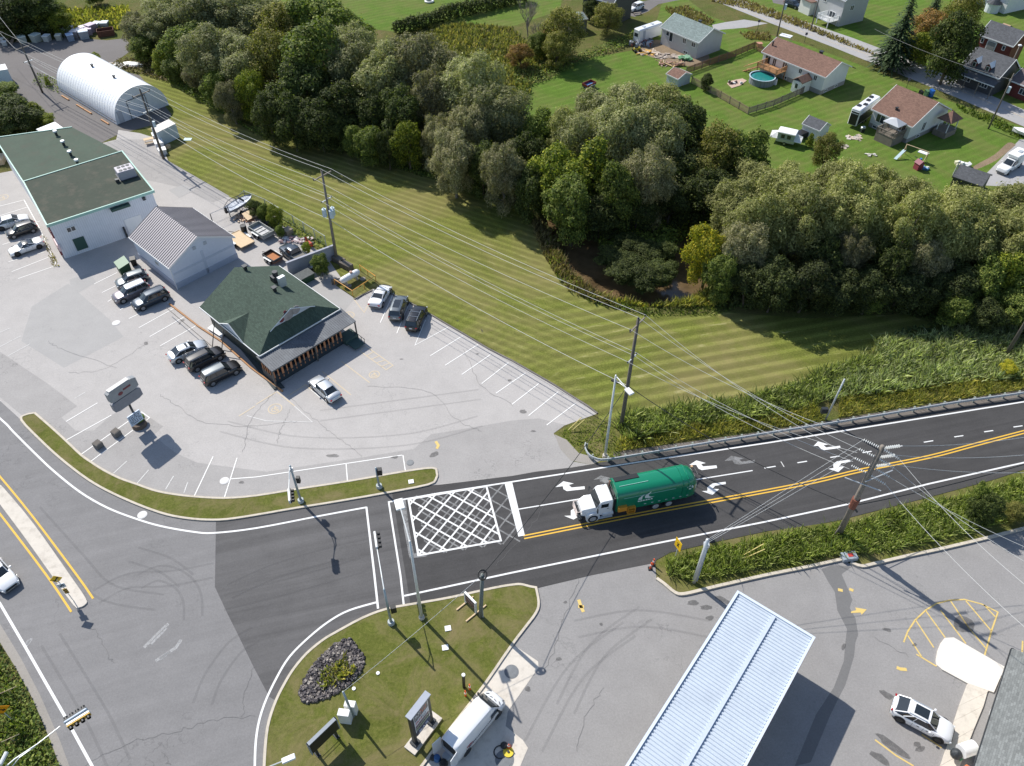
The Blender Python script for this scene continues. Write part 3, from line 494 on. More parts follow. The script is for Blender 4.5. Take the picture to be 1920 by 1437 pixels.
# ================================================================ VEGETATION
def leaves(name, lobes, n, size, mat, seed, droop=0.0, aspect=1.0, inner=.12, up=.35):
    """n leaf cards over the shells of ellipsoid lobes: (centre, radii)"""
    R = np.random.default_rng(seed); C = np.array([l[0] for l in lobes], float); A = np.array([l[1] for l in lobes], float)
    wgt = (A[:, 0]*A[:, 1]+A[:, 0]*A[:, 2]); wgt = wgt/wgt.sum(); k = R.choice(len(lobes), int(n*1.9), p=wgt)
    d = R.normal(size=(len(k), 3)); d /= np.linalg.norm(d, axis=1)[:, None]; d[:, 2] = np.where((d[:, 2] < -.35) & (R.random(len(k)) < .6), -d[:, 2], d[:, 2])
    rad = 1-np.abs(R.normal(0, inner, len(k)))+np.where(R.random(len(k)) < .16, R.uniform(0, .38, len(k)), 0); wob = 1+.16*np.sin(d[:, 0]*7+k)*np.cos(d[:, 1]*6+k*2)
    P = C[k]+d*A[k]*(rad*wob)[:, None]
    keep = np.ones(len(k), bool)
    for j in range(len(lobes)):
        q = (P-C[j])/A[j]; keep &= ~((np.sum(q*q, 1) < .62) & (k != j))
    P, d = P[keep][:n], d[keep][:n]; m = len(P)
    nn = d+R.normal(0, .55, (m, 3))+np.array([0, 0, up]); nn /= np.linalg.norm(nn, axis=1)[:, None]
    t = np.cross(nn, R.normal(size=(m, 3))); t[:, 2] -= droop*2; t -= nn*np.sum(t*nn, 1)[:, None]; t /= np.linalg.norm(t, axis=1)[:, None]; b = np.cross(nn, t)
    s = size*R.uniform(.6, 1.35, (m, 1)); a = t*s*aspect/2; c = b*s/2/aspect
    V = np.stack([P-a, P-c*.9+a*.1, P+a, P+c*.9+a*.1], 1).reshape(-1, 3)
    me = bpy.data.meshes.new(name); me.vertices.add(len(V)); me.vertices.foreach_set('co', V.ravel()); me.loops.add(4*m); me.loops.foreach_set('vertex_index', np.arange(4*m))
    me.polygons.add(m); me.polygons.foreach_set('loop_start', np.arange(0, 4*m, 4)); me.update(calc_edges=True); me.materials.append(mat); return me
def core(mb, lobes): pass
LM = dict(
 willow=leafmat('willow_leaves', [(0, (.080, .085, .038)), (.35, (.145, .152, .068)), (.7, (.215, .215, .105)), (1, (.30, .285, .15))], gain=1.12),
 willow_pale=leafmat('pale_willow_leaves', [(0, (.085, .090, .030)), (.35, (.155, .160, .055)), (.7, (.235, .235, .09)), (1, (.31, .30, .13))], gain=1.12),
 willow_brown=leafmat('browning_willow_leaves', [(0, (.072, .070, .036)), (.35, (.130, .125, .065)), (.7, (.195, .182, .10)), (1, (.26, .235, .14))], gain=1.1),
 green=leafmat('green_leaves', [(0, (.028, .045, .010)), (.35, (.065, .090, .018)), (.7, (.115, .145, .030)), (1, (.19, .20, .045))], gain=1.15),
 bright=leafmat('bright_leaves', [(0, (.045, .070, .010)), (.35, (.10, .135, .016)), (.7, (.19, .215, .026)), (1, (.32, .31, .04))], gain=1.0),
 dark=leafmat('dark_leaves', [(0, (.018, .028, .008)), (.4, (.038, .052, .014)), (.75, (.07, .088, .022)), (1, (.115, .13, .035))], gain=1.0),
 shade=leafmat('shaded_leaves', [(0, (.012, .018, .006)), (.4, (.026, .036, .010)), (.75, (.048, .060, .016)), (1, (.085, .10, .026))], .2),  # near-black leaf colours, the shade of the front row painted in
 yellow=leafmat('yellow_leaves', [(0, (.07, .10, .012)), (.35, (.17, .19, .02)), (.7, (.34, .30, .025)), (1, (.50, .38, .03))]),
 rust=leafmat('rust_leaves', [(0, (.07, .05, .02)), (.35, (.14, .10, .035)), (.7, (.24, .14, .05)), (1, (.32, .17, .06))]),
 olive=leafmat('olive_leaves', [(0, (.05, .058, .014)), (.35, (.12, .125, .028)), (.7, (.20, .19, .05)), (1, (.26, .22, .07))]),
 needle=leafmat('needles', [(0, (.012, .022, .010)), (.5, (.028, .048, .018)), (1, (.06, .085, .035))], .08))
bark = plain('bark', (.14, .11, .085), .95, var=.35, scale=2); bark_pale = plain('pale_bark', (.26, .23, .19), .95, var=.3)
def lobes_for(kind, seed):
    """a crown of radius 5, height 13: lobes on a rough dome"""
    r = random.Random(seed); L = []
    if kind in ('willow', 'broad', 'bush'):
        n = {'willow': 44, 'broad': 30, 'bush': 12}[kind]
        for i in range(n):
            u = (i+.5)/n; el = math.asin(1-1.5*u) if kind != 'bush' else math.asin(1-1.1*u); az = i*2.39996+r.uniform(-.4, .4); rr = r.uniform(.6, 1.12)
            x, y = 3.9*rr*math.cos(el)*math.cos(az), 3.9*rr*math.cos(el)*math.sin(az); z = 7.6+(4.4 if kind != 'bush' else 3)*rr*math.sin(el)
            s_ = r.uniform(.65, 1.65) if kind == 'willow' else r.uniform(.8, 1.9)
            L.append(((x, y, z), (s_*1.08, s_*1.08, s_*(1.15 if kind == 'willow' else .95))))
        L.append(((0, 0, 7.6), (3.0, 3.0, 3.6)))
        for i in range(5): a = i*1.257+r.random(); L.append(((2.6*math.cos(a), 2.6*math.sin(a), r.uniform(2.2, 4.2)), (1.5, 1.5, 1.6)))
    if kind == 'column':
        for i in range(15): a = i*2.4; q = i/14; L.append(((1.9*(1-q*.7)*math.cos(a), 1.9*(1-q*.7)*math.sin(a), 2+9.8*q), (1.9-q*.8, 1.9-q*.8, 1.5)))
    return L
def trunk_mesh(kind, seed, lobes, mat):
    r = random.Random(seed+50); mb = MB(); top = 6.5 if kind != 'column' else 11
    mb.tube([(0, 0, -.3), (r.uniform(-.2, .2), r.uniform(-.2, .2), 2), (r.uniform(-.4, .4), r.uniform(-.4, .4), top)], .38, 8, .16)
    for c, a in lobes[::3]:
        s0 = (0, 0, min(3.0+r.random()*2, c[2]*.6)); mid = (c[0]*.5+r.uniform(-.3, .3), c[1]*.5+r.uniform(-.3, .3), (s0[2]+c[2])/2+.3); mb.tube([s0, mid, c, (c[0]*1.12, c[1]*1.12, c[2]+a[2]*.7)], .15, 5, .03)
    o = mb.build('trunk', mat, smooth=True); me = o.data; bpy.data.objects.remove(o); return me
TREE = {}
def variant(kind, shape, n, size, seed, **k):
    L = lobes_for(shape, seed); TREE.setdefault(kind, []).append((leaves(kind+'_crown', L, n, size, LM[kind], seed, **k), trunk_mesh(shape, seed, L, bark_pale if 'willow' in kind else bark)))
for s_ in (1, 2, 3): variant('willow', 'willow', 24000, .25, s_, droop=.5, aspect=1.7, inner=.2)
for s_ in (4, 5, 6): variant('willow_pale', 'willow', 24000, .25, s_, droop=.4, aspect=1.6, inner=.2)
for s_ in (7, 8): variant('willow_brown', 'willow', 22000, .25, s_, droop=.5, aspect=1.7, inner=.22)
for s_ in (9, 10): variant('green', 'broad', 13000, .34, s_, aspect=1.25)
for s_ in (11, 12): variant('bright', 'broad', 13000, .34, s_, aspect=1.25)
for s_ in (13, 14): variant('dark', 'broad', 13000, .34, s_, aspect=1.25)
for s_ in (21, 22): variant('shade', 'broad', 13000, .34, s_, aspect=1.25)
variant('yellow', 'broad', 12000, .34, 15, aspect=1.25); variant('rust', 'broad', 10000, .32, 16, inner=.35); variant('olive', 'broad', 11000, .30, 17, inner=.3); variant('olive', 'willow', 11000, .30, 18, inner=.3)
variant('bright', 'column', 8000, .34, 19)
def spruce_mesh():
    R = np.random.default_rng(5); mb = MB(); V = []; 
    for lv in range(34):
        q = lv/33; z = 1.4+13.4*q; L = 3.5*(1-q)**.85+.15; nb = max(6, int(22*(1-q)))
        for k in range(nb):
            a = 2*math.pi*k/nb+R.uniform(-.2, .2)+lv; ln = L*R.uniform(.75, 1.1)
            for j in range(6):
                f = (j+.6)/6; c = Vector((math.cos(a)*ln*f, math.sin(a)*ln*f, z-.35*ln*f*f+R.uniform(-.08, .08))); w2 = .42*(1-f*.55)*R.uniform(.7, 1.2); t = Vector((math.cos(a), math.sin(a), -.35)); b = Vector((-math.sin(a), math.cos(a), R.uniform(-.5, .5)))
                mb.add([c-b*w2, c+t*.1*ln-b*w2*.3, c+t*.24*ln, c+b*w2], [(0, 1, 2, 3)])
    o = mb.build('spruce_crown', LM['needle']); me = o.data; bpy.data.objects.remove(o)
    t = MB().cyl((0, 0, -.2), (0, 0, 14.4), .28, .04, 8); o = t.build('trunk', bark); tm = o.data; bpy.data.objects.remove(o); return me, tm
TREE['needle'] = [spruce_mesh()]
def bare_mesh(seed):
    r = random.Random(seed); mb = MB()
    def br(p, d, L, rad, lv):
        q = p+d*L; mb.tube([p, p+d*L*.5+Vector((r.uniform(-.1, .1), r.uniform(-.1, .1), 0))*L*.3, q], rad, 4, rad*.55)
        if lv:
            for _ in range(4): br(p+d*L*r.uniform(.5, 1), (d+Vector((r.uniform(-.75, .75), r.uniform(-.75, .75), r.uniform(-.05, .5)))).normalized(), L*r.uniform(.5, .72), rad*.5, lv-1)
    for _ in range(3): br(Vector((0, 0, 0)), Vector((r.uniform(-.25, .25), r.uniform(-.25, .25), 1)).normalized(), 4.6, .16, 4)
    return mb
WORDS = 'first second third fourth fifth sixth seventh eighth ninth tenth eleventh twelfth thirteenth fourteenth fifteenth sixteenth seventeenth'.split()
LOOK = dict(shade=('leafy_tree', 'shaded dark tree', 'tree'), willow=('willow_tree', 'grey-green willow with a rounded clumpy crown', 'tree'), willow_pale=('willow_tree', 'pale olive-green willow with a broad feathery crown', 'tree'), willow_brown=('willow_tree', 'browning willow with thin dusty foliage', 'tree'),
            green=('leafy_tree', 'mid-green leafy tree', 'tree'), bright=('leafy_tree', 'bright yellow-green leafy tree', 'tree'), dark=('leafy_tree', 'dark green shaded tree', 'tree'), yellow=('autumn_tree', 'tree turning golden yellow', 'tree'), rust=('autumn_tree', 'small tree with rust-brown leaves', 'tree'), olive=('leafy_tree', 'loose olive-green tree with see-through branches', 'tree'), needle=('spruce_tree', 'tall dark spruce', 'tree'))
used = {}
SHORT = dict(shade='shaded dark tree', willow='grey-green willow', willow_pale='pale willow', willow_brown='browning willow', green='mid-green tree', bright='yellow-green tree', dark='dark green tree', yellow='golden tree', rust='rusty tree', olive='olive-green tree', needle='spruce')
def tree(px, py, rpx, kind, h=None, label=None, group=None, zc=.58, name=None, vi=None):
    """crown centre at pixel (px, py), crown radius rpx photo pixels; h = height in m"""
    h0 = 15.0 if kind == 'needle' else 13.2
    hh = h or 12.0; P = g(px, py, hh*zc); depth = (P-Vector((0, 0, H))).dot(_fw); R = rpx*depth/F; i = used.get(kind, 0); used[kind] = i+1
    V = TREE[kind]; crown, trunk = V[(vi if vi is not None else i) % len(V)]; sr = R/(3.6 if kind == 'needle' else 4.7)
    rr = random.Random(int(px*7+py)); nm = name or LOOK[kind][0]
    e = empty(nm, (P.x, P.y, 0), rr.uniform(0, 6.28), label, 'tree' if hh > 3 else 'shrub', group, (sr*rr.uniform(.92, 1.3), sr*rr.uniform(.92, 1.3), hh/h0*rr.uniform(.93, 1.06)))
    if hh > 6 and kind != 'needle': e.rotation_euler.x = rr.uniform(-.10, .10); e.rotation_euler.y = rr.uniform(-.10, .10)
    for n_, me in (('crown', crown), ('trunk', trunk)):
        o = bpy.data.objects.new(n_, me); COL.objects.link(o); o.parent = e
    return e
def row(desc, group, items, names=None):
    items = sorted(items, key=lambda t: t[0]); cnt = {}
    tot = {}
    for it in items: tot[it[3]] = tot.get(it[3], 0)+1
    for it in items:
        k = it[3]; i = cnt.get(k, 0); cnt[k] = i+1; size = 'big ' if it[2] > 52 else 'small ' if it[2] < 34 else ''
        ordn = f'{WORDS[i]} such from left' if tot[k] > 1 else 'the only one'
        tree(*it[:4], h=it[4], label=f'{size}{SHORT[k]}, {ordn} {desc}', group=group)
row('in front row along mown field', 'trees along the mown field', [
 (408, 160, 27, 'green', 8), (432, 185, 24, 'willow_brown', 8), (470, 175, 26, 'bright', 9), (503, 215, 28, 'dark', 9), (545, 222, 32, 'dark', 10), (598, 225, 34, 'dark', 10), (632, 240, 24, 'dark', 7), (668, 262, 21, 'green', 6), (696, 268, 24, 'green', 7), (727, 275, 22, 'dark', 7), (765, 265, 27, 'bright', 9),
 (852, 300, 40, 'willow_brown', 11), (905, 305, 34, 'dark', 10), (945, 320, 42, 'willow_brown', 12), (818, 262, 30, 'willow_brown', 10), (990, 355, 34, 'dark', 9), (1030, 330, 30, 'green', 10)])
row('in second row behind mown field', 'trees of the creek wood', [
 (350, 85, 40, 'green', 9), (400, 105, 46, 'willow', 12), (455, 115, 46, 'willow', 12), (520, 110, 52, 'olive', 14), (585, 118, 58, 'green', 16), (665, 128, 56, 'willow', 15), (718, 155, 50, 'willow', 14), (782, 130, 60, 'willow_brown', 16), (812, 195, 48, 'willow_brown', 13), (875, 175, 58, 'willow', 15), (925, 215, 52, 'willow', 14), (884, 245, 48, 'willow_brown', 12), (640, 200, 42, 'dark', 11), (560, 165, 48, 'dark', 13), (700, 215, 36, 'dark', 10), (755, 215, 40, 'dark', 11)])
row('in back row of the wood', 'trees behind the wood', [
 (290, 55, 34, 'willow', 9), (325, 30, 40, 'willow', 11), (375, 35, 46, 'willow', 12), (430, 30, 48, 'willow', 12), (480, 20, 44, 'willow', 11), (530, 45, 46, 'olive', 12), (590, 40, 50, 'green', 13), (640, 60, 46, 'green', 12), (255, 60, 28, 'willow_brown', 8), (300, 110, 26, 'bright', 5), (330, 125, 24, 'green', 5), (370, 135, 24, 'willow_brown', 6), (660, 95, 40, 'willow', 11), (268, 85, 24, 'green', 6)])
row('beyond the gravel yard, top left', 'trees beyond the gravel yard', [
 (15, 25, 40, 'dark', 8), (60, 10, 42, 'dark', 10), (95, 20, 28, 'green', 7), (-20, 10, 40, 'green', 8), (110, 38, 18, 'bright', 5), (35, -15, 40, 'dark', 9), (175, -15, 20, 'green', 5)])
row('in the clump above the creek bend', 'trees by the creek bend', [
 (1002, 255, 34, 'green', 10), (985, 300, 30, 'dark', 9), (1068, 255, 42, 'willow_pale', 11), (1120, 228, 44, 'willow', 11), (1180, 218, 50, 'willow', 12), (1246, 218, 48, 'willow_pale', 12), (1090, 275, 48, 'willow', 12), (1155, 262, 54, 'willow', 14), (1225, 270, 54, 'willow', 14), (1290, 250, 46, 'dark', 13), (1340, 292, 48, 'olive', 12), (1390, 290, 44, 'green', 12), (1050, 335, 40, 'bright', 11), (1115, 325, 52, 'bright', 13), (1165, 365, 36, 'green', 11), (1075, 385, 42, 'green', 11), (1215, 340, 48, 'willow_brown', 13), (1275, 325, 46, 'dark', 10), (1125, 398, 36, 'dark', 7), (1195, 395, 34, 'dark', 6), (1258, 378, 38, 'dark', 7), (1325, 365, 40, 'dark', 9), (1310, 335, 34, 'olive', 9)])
row('in the row nearest the houses', 'trees below the houses', [
 (1425, 350, 46, 'willow_pale', 9), (1480, 357, 44, 'willow_pale', 9), (1395, 395, 52, 'willow_pale', 11), (1455, 392, 54, 'willow_pale', 12), (1520, 382, 54, 'willow_pale', 12), (1585, 377, 52, 'willow_pale', 12), (1645, 382, 52, 'willow_pale', 12), (1705, 397, 52, 'willow_pale', 12), (1765, 407, 52, 'willow_pale', 12), (1830, 417, 54, 'willow_pale', 12), (1895, 417, 54, 'willow_pale', 12), (1955, 412, 60, 'willow_pale', 12), (2020, 412, 60, 'willow_pale', 12)])
row('in middle row of right-hand wood', 'trees of the right-hand wood', [
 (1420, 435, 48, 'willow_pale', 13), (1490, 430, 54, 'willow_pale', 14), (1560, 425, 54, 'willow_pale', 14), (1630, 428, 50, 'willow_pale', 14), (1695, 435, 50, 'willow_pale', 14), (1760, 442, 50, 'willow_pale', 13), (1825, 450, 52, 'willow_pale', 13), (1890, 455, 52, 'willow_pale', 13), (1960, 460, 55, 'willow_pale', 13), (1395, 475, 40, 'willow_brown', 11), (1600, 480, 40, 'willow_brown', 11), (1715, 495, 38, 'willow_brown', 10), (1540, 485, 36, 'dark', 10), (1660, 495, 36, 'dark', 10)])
row('in shaded front row, right-hand wood', 'shaded trees of the right-hand wood', [
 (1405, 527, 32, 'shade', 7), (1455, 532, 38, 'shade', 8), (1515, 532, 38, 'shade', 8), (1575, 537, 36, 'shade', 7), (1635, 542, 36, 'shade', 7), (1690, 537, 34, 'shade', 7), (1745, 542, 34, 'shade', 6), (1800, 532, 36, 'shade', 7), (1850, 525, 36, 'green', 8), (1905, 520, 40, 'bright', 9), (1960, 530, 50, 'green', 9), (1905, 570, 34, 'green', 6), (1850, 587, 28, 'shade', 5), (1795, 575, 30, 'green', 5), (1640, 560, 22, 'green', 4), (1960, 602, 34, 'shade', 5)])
tree(1332, 470, 33, 'yellow', 10, 'tree turning golden yellow, standing over the muddy pool of the creek', vi=0); tree(1358, 512, 32, 'green', 8, 'green tree right below the golden tree by the creek')
tree(1690, 62, 34, 'needle', 15, 'tall dark spruce, the left one of the two conifers beyond the street', zc=.45); tree(1740, 55, 32, 'rust', 10, 'maple turning rusty red behind the spruce'); tree(1725, 85, 24, 'bright', 7, 'low yellow-green tree at the foot of the spruce')
tree(1797, 72, 38, 'dark', 14, 'tall dark tree on a bare leaning trunk beside the street', zc=.62, name='shade_tree'); tree(1805, 25, 30, 'olive', 11, 'olive-brown tree right of the rusty maple at the top edge'); tree(1755, 10, 18, 'needle', 8, 'small spruce at the top edge behind the maple', zc=.45)
tree(1057, 55, 34, 'olive', 10, 'loose olive tree beside the small grey shed at the top'); tree(1045, 90, 24, 'olive', 7, 'lower olive tree left of the small grey shed'); tree(1140, 28, 26, 'olive', 7, 'rounded olive shrub tree right of the small grey shed'); tree(1028, 75, 18, 'rust', 5, 'small rust-red tree beside the leafless tree'); tree(975, 102, 20, 'rust', 5, 'rust-red bush at the foot of the leafless tree'); tree(1012, 80, 20, 'green', 6, 'small green tree right of the leafless tree'); tree(1110, 15, 14, 'dark', 5, 'dark bush between the grey shed and the dark house')
tree(1552, 285, 26, 'olive', 7, 'spindly olive tree below the white garden shed'); tree(1326, 152, 11, 'dark', 3.2, 'round dark shrub on the lawn inside the cedar fence'); tree(1520, 262, 10, 'bright', 2.5, 'yellow-green bush in front of the white garden shed')
tree(1850, 950, 24, 'dark', 4.5, 'ragged dark green tree growing in the reeds beside the dark road', name='leafy_tree'); tree(1835, 930, 16, 'green', 5, 'thin pointed tree in the reeds beside the dark road'); tree(1905, 958, 20, 'olive', 2.6, 'yellowish bush at the right edge in the roadside reeds'); tree(1893, 690, 13, 'yellow', 2.2, 'golden bush beside the guardrail at the right edge')
tree(513, 405, 13, 'bright', 3.8, 'leafy sapling growing along the yard fence'); tree(478, 390, 13, 'dark', 3, 'dark bush along the yard fence beside the boat'); tree(494, 398, 12, 'green', 3, 'green bush between the boat and the sapling'); tree(600, 495, 13, 'green', 3.5, 'green shrub leaning over the concrete wall'); tree(575, 465, 8, 'bright', 2, 'small weed bush beside the red machine'); tree(524, 432, 9, 'green', 2, 'low weeds behind the pallet stack')
tree(10, 205, 34, 'dark', 6, 'dark tree at the left edge above the green roof'); tree(38, 222, 30, 'dark', 5, 'dark bushy tree touching the white lean-to roof'); tree(-15, 235, 36, 'dark', 6, 'dark tree running off the left edge above the green roof'); tree(65, 205, 20, 'bright', 2.6, 'light green bush right of the dark trees at the left edge'); tree(10, 165, 22, 'green', 3, 'green bush below the white container at the left edge'); tree(85, 225, 14, 'bright', 2, 'light green weeds behind the white lean-to'); tree(178, 108, 9, 'bright', 2.4, 'small yellow-green bush behind the arched building'); tree(88, 152, 7, 'bright', 1.8, 'tiny bright bush beside the left power pole')
for i, (x, y, s_, hh) in enumerate([(990, 50, .8, 9), (1008, 70, .55, 6)]):
    P = g(x, y+20, 0); e = empty('bare_tree', (P.x, P.y), i*2, ['tall leafless grey tree at the edge of the lawn', 'shorter leafless tree just right of the taller leafless one'][i], 'tree', None, (s_, s_, s_)); bare_mesh(40+i).build('branches', bark_pale, e)
for x, y, z, sc, lb in [(1625, 445, 6, .8, 'dead grey branches showing in the shade of the right-hand wood'), (1770, 455, 5, .9, 'dead brown branches in the shaded wood, right of the others')]:
    P = g(x, y+35, 0); e = empty('dead_tree', (P.x, P.y), x, lb, 'tree', None, sc); bare_mesh(x).build('branches', bark_pale, e)
# ---- ground cover: many blades or leaf cards over an area
def inside(P, poly):
    x, y = P[:, 0], P[:, 1]; r = np.zeros(len(P), bool); n = len(poly)
    for i in range(n):
        x1, y1 = poly[i]; x2, y2 = poly[(i+1) % n]; c = ((y1 > y) != (y2 > y)); 
        with np.errstate(all='ignore'): r ^= c & (x < (x2-x1)*(y-y1)/(y2-y1+1e-12)+x1)
    return r
def cover_plants(name, poly, dens, h, mat, seed, wd=.09, lean=.45, leaf=False, label=None, z0=0, lump=.5, cat='plants'):
    R = np.random.default_rng(seed); Q = np.array([tuple(p) for p in gp(poly)]); lo, hi = Q.min(0), Q.max(0)
    n = int((hi-lo)[0]*(hi-lo)[1]*dens); P = R.uniform(lo, hi, (n, 2)); P = P[inside(P, Q)]; n = len(P)
    # lumpy height
    L = .5+.5*np.sin(P[:, 0]*.9+seed+1.7*np.sin(P[:, 1]*.5))*np.cos(P[:, 1]*1.1+1.3*np.sin(P[:, 0]*.6)); hh = h*(1-lump+lump*L)*R.uniform(.55, 1.15, n)
    zg = np.zeros(n)+z0
    for i in np.nonzero((P[:, 0] > 2) & (P[:, 0] < 48) & (P[:, 1] > 78) & (P[:, 1] < 128))[0]:
        d = seg_dist(Vector(P[i]), creek_line); k = max(0, min(1, (4.0-d)/2.3)); zg[i] = -2.3*k*k*(3-2*k)
    ok = zg > -1.05; P, hh, zg = P[ok], hh[ok], zg[ok]; n = len(P)
    B = np.column_stack([P, zg]); a = R.uniform(0, 6.283, n); u = np.column_stack([np.cos(a), np.sin(a), np.zeros(n)]); 
    if leaf:
        B[:, 2] += hh*R.uniform(.4, 1, n); nn = R.normal(size=(n, 3))*.6+np.array([0, 0, 1]); nn /= np.linalg.norm(nn, axis=1)[:, None]; t = np.cross(nn, u); t /= np.linalg.norm(t, axis=1)[:, None]; b = np.cross(nn, t); s_ = wd*R.uniform(.6, 1.4, (n, 1))
        V = np.stack([B-t*s_, B-b*s_*.7, B+t*s_, B+b*s_*.7], 1).reshape(-1, 3); k = 4
    else:
        tip = B+np.column_stack([R.normal(0, lean, n)*hh, R.normal(0, lean, n)*hh, hh]); mid = B*.45+tip*.55+np.array([0, 0, .12])*hh[:, None]; w_ = wd*R.uniform(.6, 1.3, (n, 1))
        V = np.stack([B-u*w_*.5, B+u*w_*.5, mid+u*w_*.6, tip, mid-u*w_*.6], 1).reshape(-1, 3); k = 5
    me = bpy.data.meshes.new(name); me.vertices.add(len(V)); me.vertices.foreach_set('co', V.ravel()); me.loops.add(k*n); me.loops.foreach_set('vertex_index', np.arange(k*n))
    me.polygons.add(n); me.polygons.foreach_set('loop_start', np.arange(0, k*n, k)); me.update(calc_edges=True); me.materials.append(mat)
    o = bpy.data.objects.new(name, me); COL.objects.link(o); return tag(o, label, cat, None, 'stuff')
reedm = leafmat('reed_leaves', [(0, (.07, .09, .035)), (.4, (.16, .19, .07)), (.75, (.28, .31, .12)), (1, (.42, .43, .21))], .4, 1.2)
goldm = leafmat('goldenrod', [(0, (.08, .09, .025)), (.4, (.16, .17, .045)), (.75, (.28, .25, .065)), (1, (.40, .33, .09))], .35)
greym = leafmat('grey_reed', [(0, (.07, .075, .045)), (.4, (.13, .145, .07)), (.75, (.20, .23, .10)), (1, (.30, .30, .18))], .35, 1.35)
weedm = leafmat('weed_leaves', [(0, (.03, .05, .012)), (.4, (.07, .10, .02)), (.75, (.13, .17, .035)), (1, (.22, .24, .06))], .3)
brownm = leafmat('brown_weeds', [(0, (.08, .06, .03)), (.4, (.15, .115, .055)), (.75, (.22, .18, .08)), (1, (.28, .24, .10))], .25)
brightg = leafmat('lush_weeds', [(0, (.06, .085, .018)), (.4, (.125, .165, .035)), (.75, (.21, .25, .06)), (1, (.34, .38, .09))], .4, 1.0)
cover_plants('reeds', [(1150, 800), (1185, 775), (1240, 768), (1300, 762), (1390, 748), (1440, 735), (1500, 715), (1560, 692), (1640, 665), (1640, 690), (1560, 722), (1530, 760), (1440, 785), (1300, 800), (1240, 815), (1180, 830)], 80, 1.5, reedm, 1, label='tall green reeds between the mown field and the guardrail', wd=.075)
cover_plants('reeds', [(1640, 640), (1700, 635), (1800, 620), (1930, 600), (2100, 580), (2300, 640), (2100, 690), (1920, 712), (1800, 720), (1700, 735), (1600, 745), (1540, 755), (1560, 715), (1640, 685)], 44, 1.6, greym, 2, label='grey-green reeds on the slope in the right corner of the field', wd=.09)
cover_plants('goldenrod', [(1150, 850), (1160, 825), (1240, 812), (1300, 800), (1440, 782), (1530, 760), (1545, 790), (1440, 805), (1300, 824), (1200, 842)], 80, .9, goldm, 3, label='yellow goldenrod and dry grass behind the guardrail', wd=.055)
cover_plants('goldenrod', [(1575, 745), (1700, 730), (1800, 716), (1920, 706), (2100, 680), (2150, 700), (1920, 732), (1670, 768), (1570, 785)], 70, .9, goldm, 4, label='yellow roadside weeds right of the gravel gap behind the guardrail', wd=.055)
cover_plants('weeds', [(1045, 812), (1095, 788), (1130, 788), (1150, 800), (1165, 856), (1125, 862), (1085, 845), (1060, 822)], 40, .35, brightg, 5, label='short weeds at the tip of the guardrail', wd=.06)
cover_plants('reeds', [(1250, 1052), (1330, 1030), (1440, 1008), (1580, 985), (1740, 945), (1830, 925), (1920, 895), (2300, 800), (2300, 860), (2050, 935), (1920, 972), (1766, 1012), (1640, 1040), (1580, 1040), (1440, 1064), (1350, 1082), (1290, 1092), (1250, 1078)], 90, 1.15, leafmat('strip_reeds', [(0, (.06, .08, .022)), (.4, (.13, .16, .045)), (.75, (.23, .26, .085)), (1, (.36, .37, .15))], .4, 1.05), 6, label='lush green reeds in the strip between the dark road and the station lot', wd=.07)
cover_plants('weeds', [(-250, 1000), (-60, 1130), (0, 1205), (30, 1250), (62, 1310), (95, 1390), (125, 1470), (150, 1560), (-300, 1560), (-400, 1200)], 42, .85, weedm, 7, label='mixed weeds on the bank left of the main road', wd=.12, leaf=True)
cover_plants('weeds', [(-250, 1100), (-60, 1180), (0, 1240), (30, 1290), (70, 1370), (95, 1437), (100, 1520), (-300, 1560)], 14, .9, brightg, 8, label='fresh green weed clumps on the bank left of the main road', wd=.11)
cover_plants('undergrowth', [(470, 245), (540, 245), (620, 250), (690, 275), (760, 305), (830, 325), (900, 350), (960, 372), (1000, 395), (1000, 420), (960, 392), (910, 376), (850, 356), (800, 336), (720, 312), (680, 292), (620, 275), (540, 265), (480, 255), (330, 165), (300, 142), (330, 140)], 40, 1.1, weedm, 9, label='low undergrowth where the wood meets the mown field', wd=.16, leaf=True)
cover_plants('creek_bank_weeds', [(1000, 410), (1030, 420), (1065, 460), (1090, 510), (1125, 540), (1150, 552), (1160, 580), (1110, 568), (1065, 545), (1035, 508), (1012, 465), (1000, 430)], 30, 1.1, brownm, 10, label='brown and green weeds on the left bank of the creek', wd=.12)
cover_plants('creek_bank_weeds', [(1035, 440), (1060, 460), (1090, 520), (1130, 548), (1180, 570), (1180, 585), (1110, 570), (1050, 530), (1020, 470)], 14, .9, brightg, 11, label='bright green grass on the edge of the left creek bank', wd=.1)
cover_plants('goldenrod', [(1120, 528), (1170, 548), (1220, 556), (1270, 550), (1300, 535), (1330, 545), (1345, 575), (1290, 578), (1220, 575), (1160, 566), (1125, 550)], 50, 1.2, goldm, 12, label='band of yellow goldenrod on the near bank of the creek', wd=.12)
cover_plants('creek_bank_weeds', [(1120, 560), (1220, 580), (1290, 580), (1350, 570), (1380, 580), (1345, 592), (1220, 594), (1120, 572)], 30, .5, weedm, 13, label='low green weeds between the goldenrod and the mown field', wd=.1)
cover_plants('undergrowth', [(1100, 420), (1290, 415), (1290, 490), (1265, 525), (1215, 532), (1165, 525), (1125, 500), (1105, 470)], 34, 1.0, brightg, 14, label='bright green ground plants inside the creek bend', wd=.2, leaf=True)
for i, (x, y, r_, hh) in enumerate([(1150, 480, 27, 3.2), (1178, 505, 30, 3.4), (1210, 518, 30, 3.4), (1238, 510, 27, 3.2), (1215, 470, 28, 3), (1180, 455, 26, 3), (1250, 470, 22, 2.8)]): tree(x, y, r_, 'dark', hh, f'dark glossy shrub, {WORDS[i]} of the clump inside the creek bend', 'shrubs inside the creek bend', name='shrub')
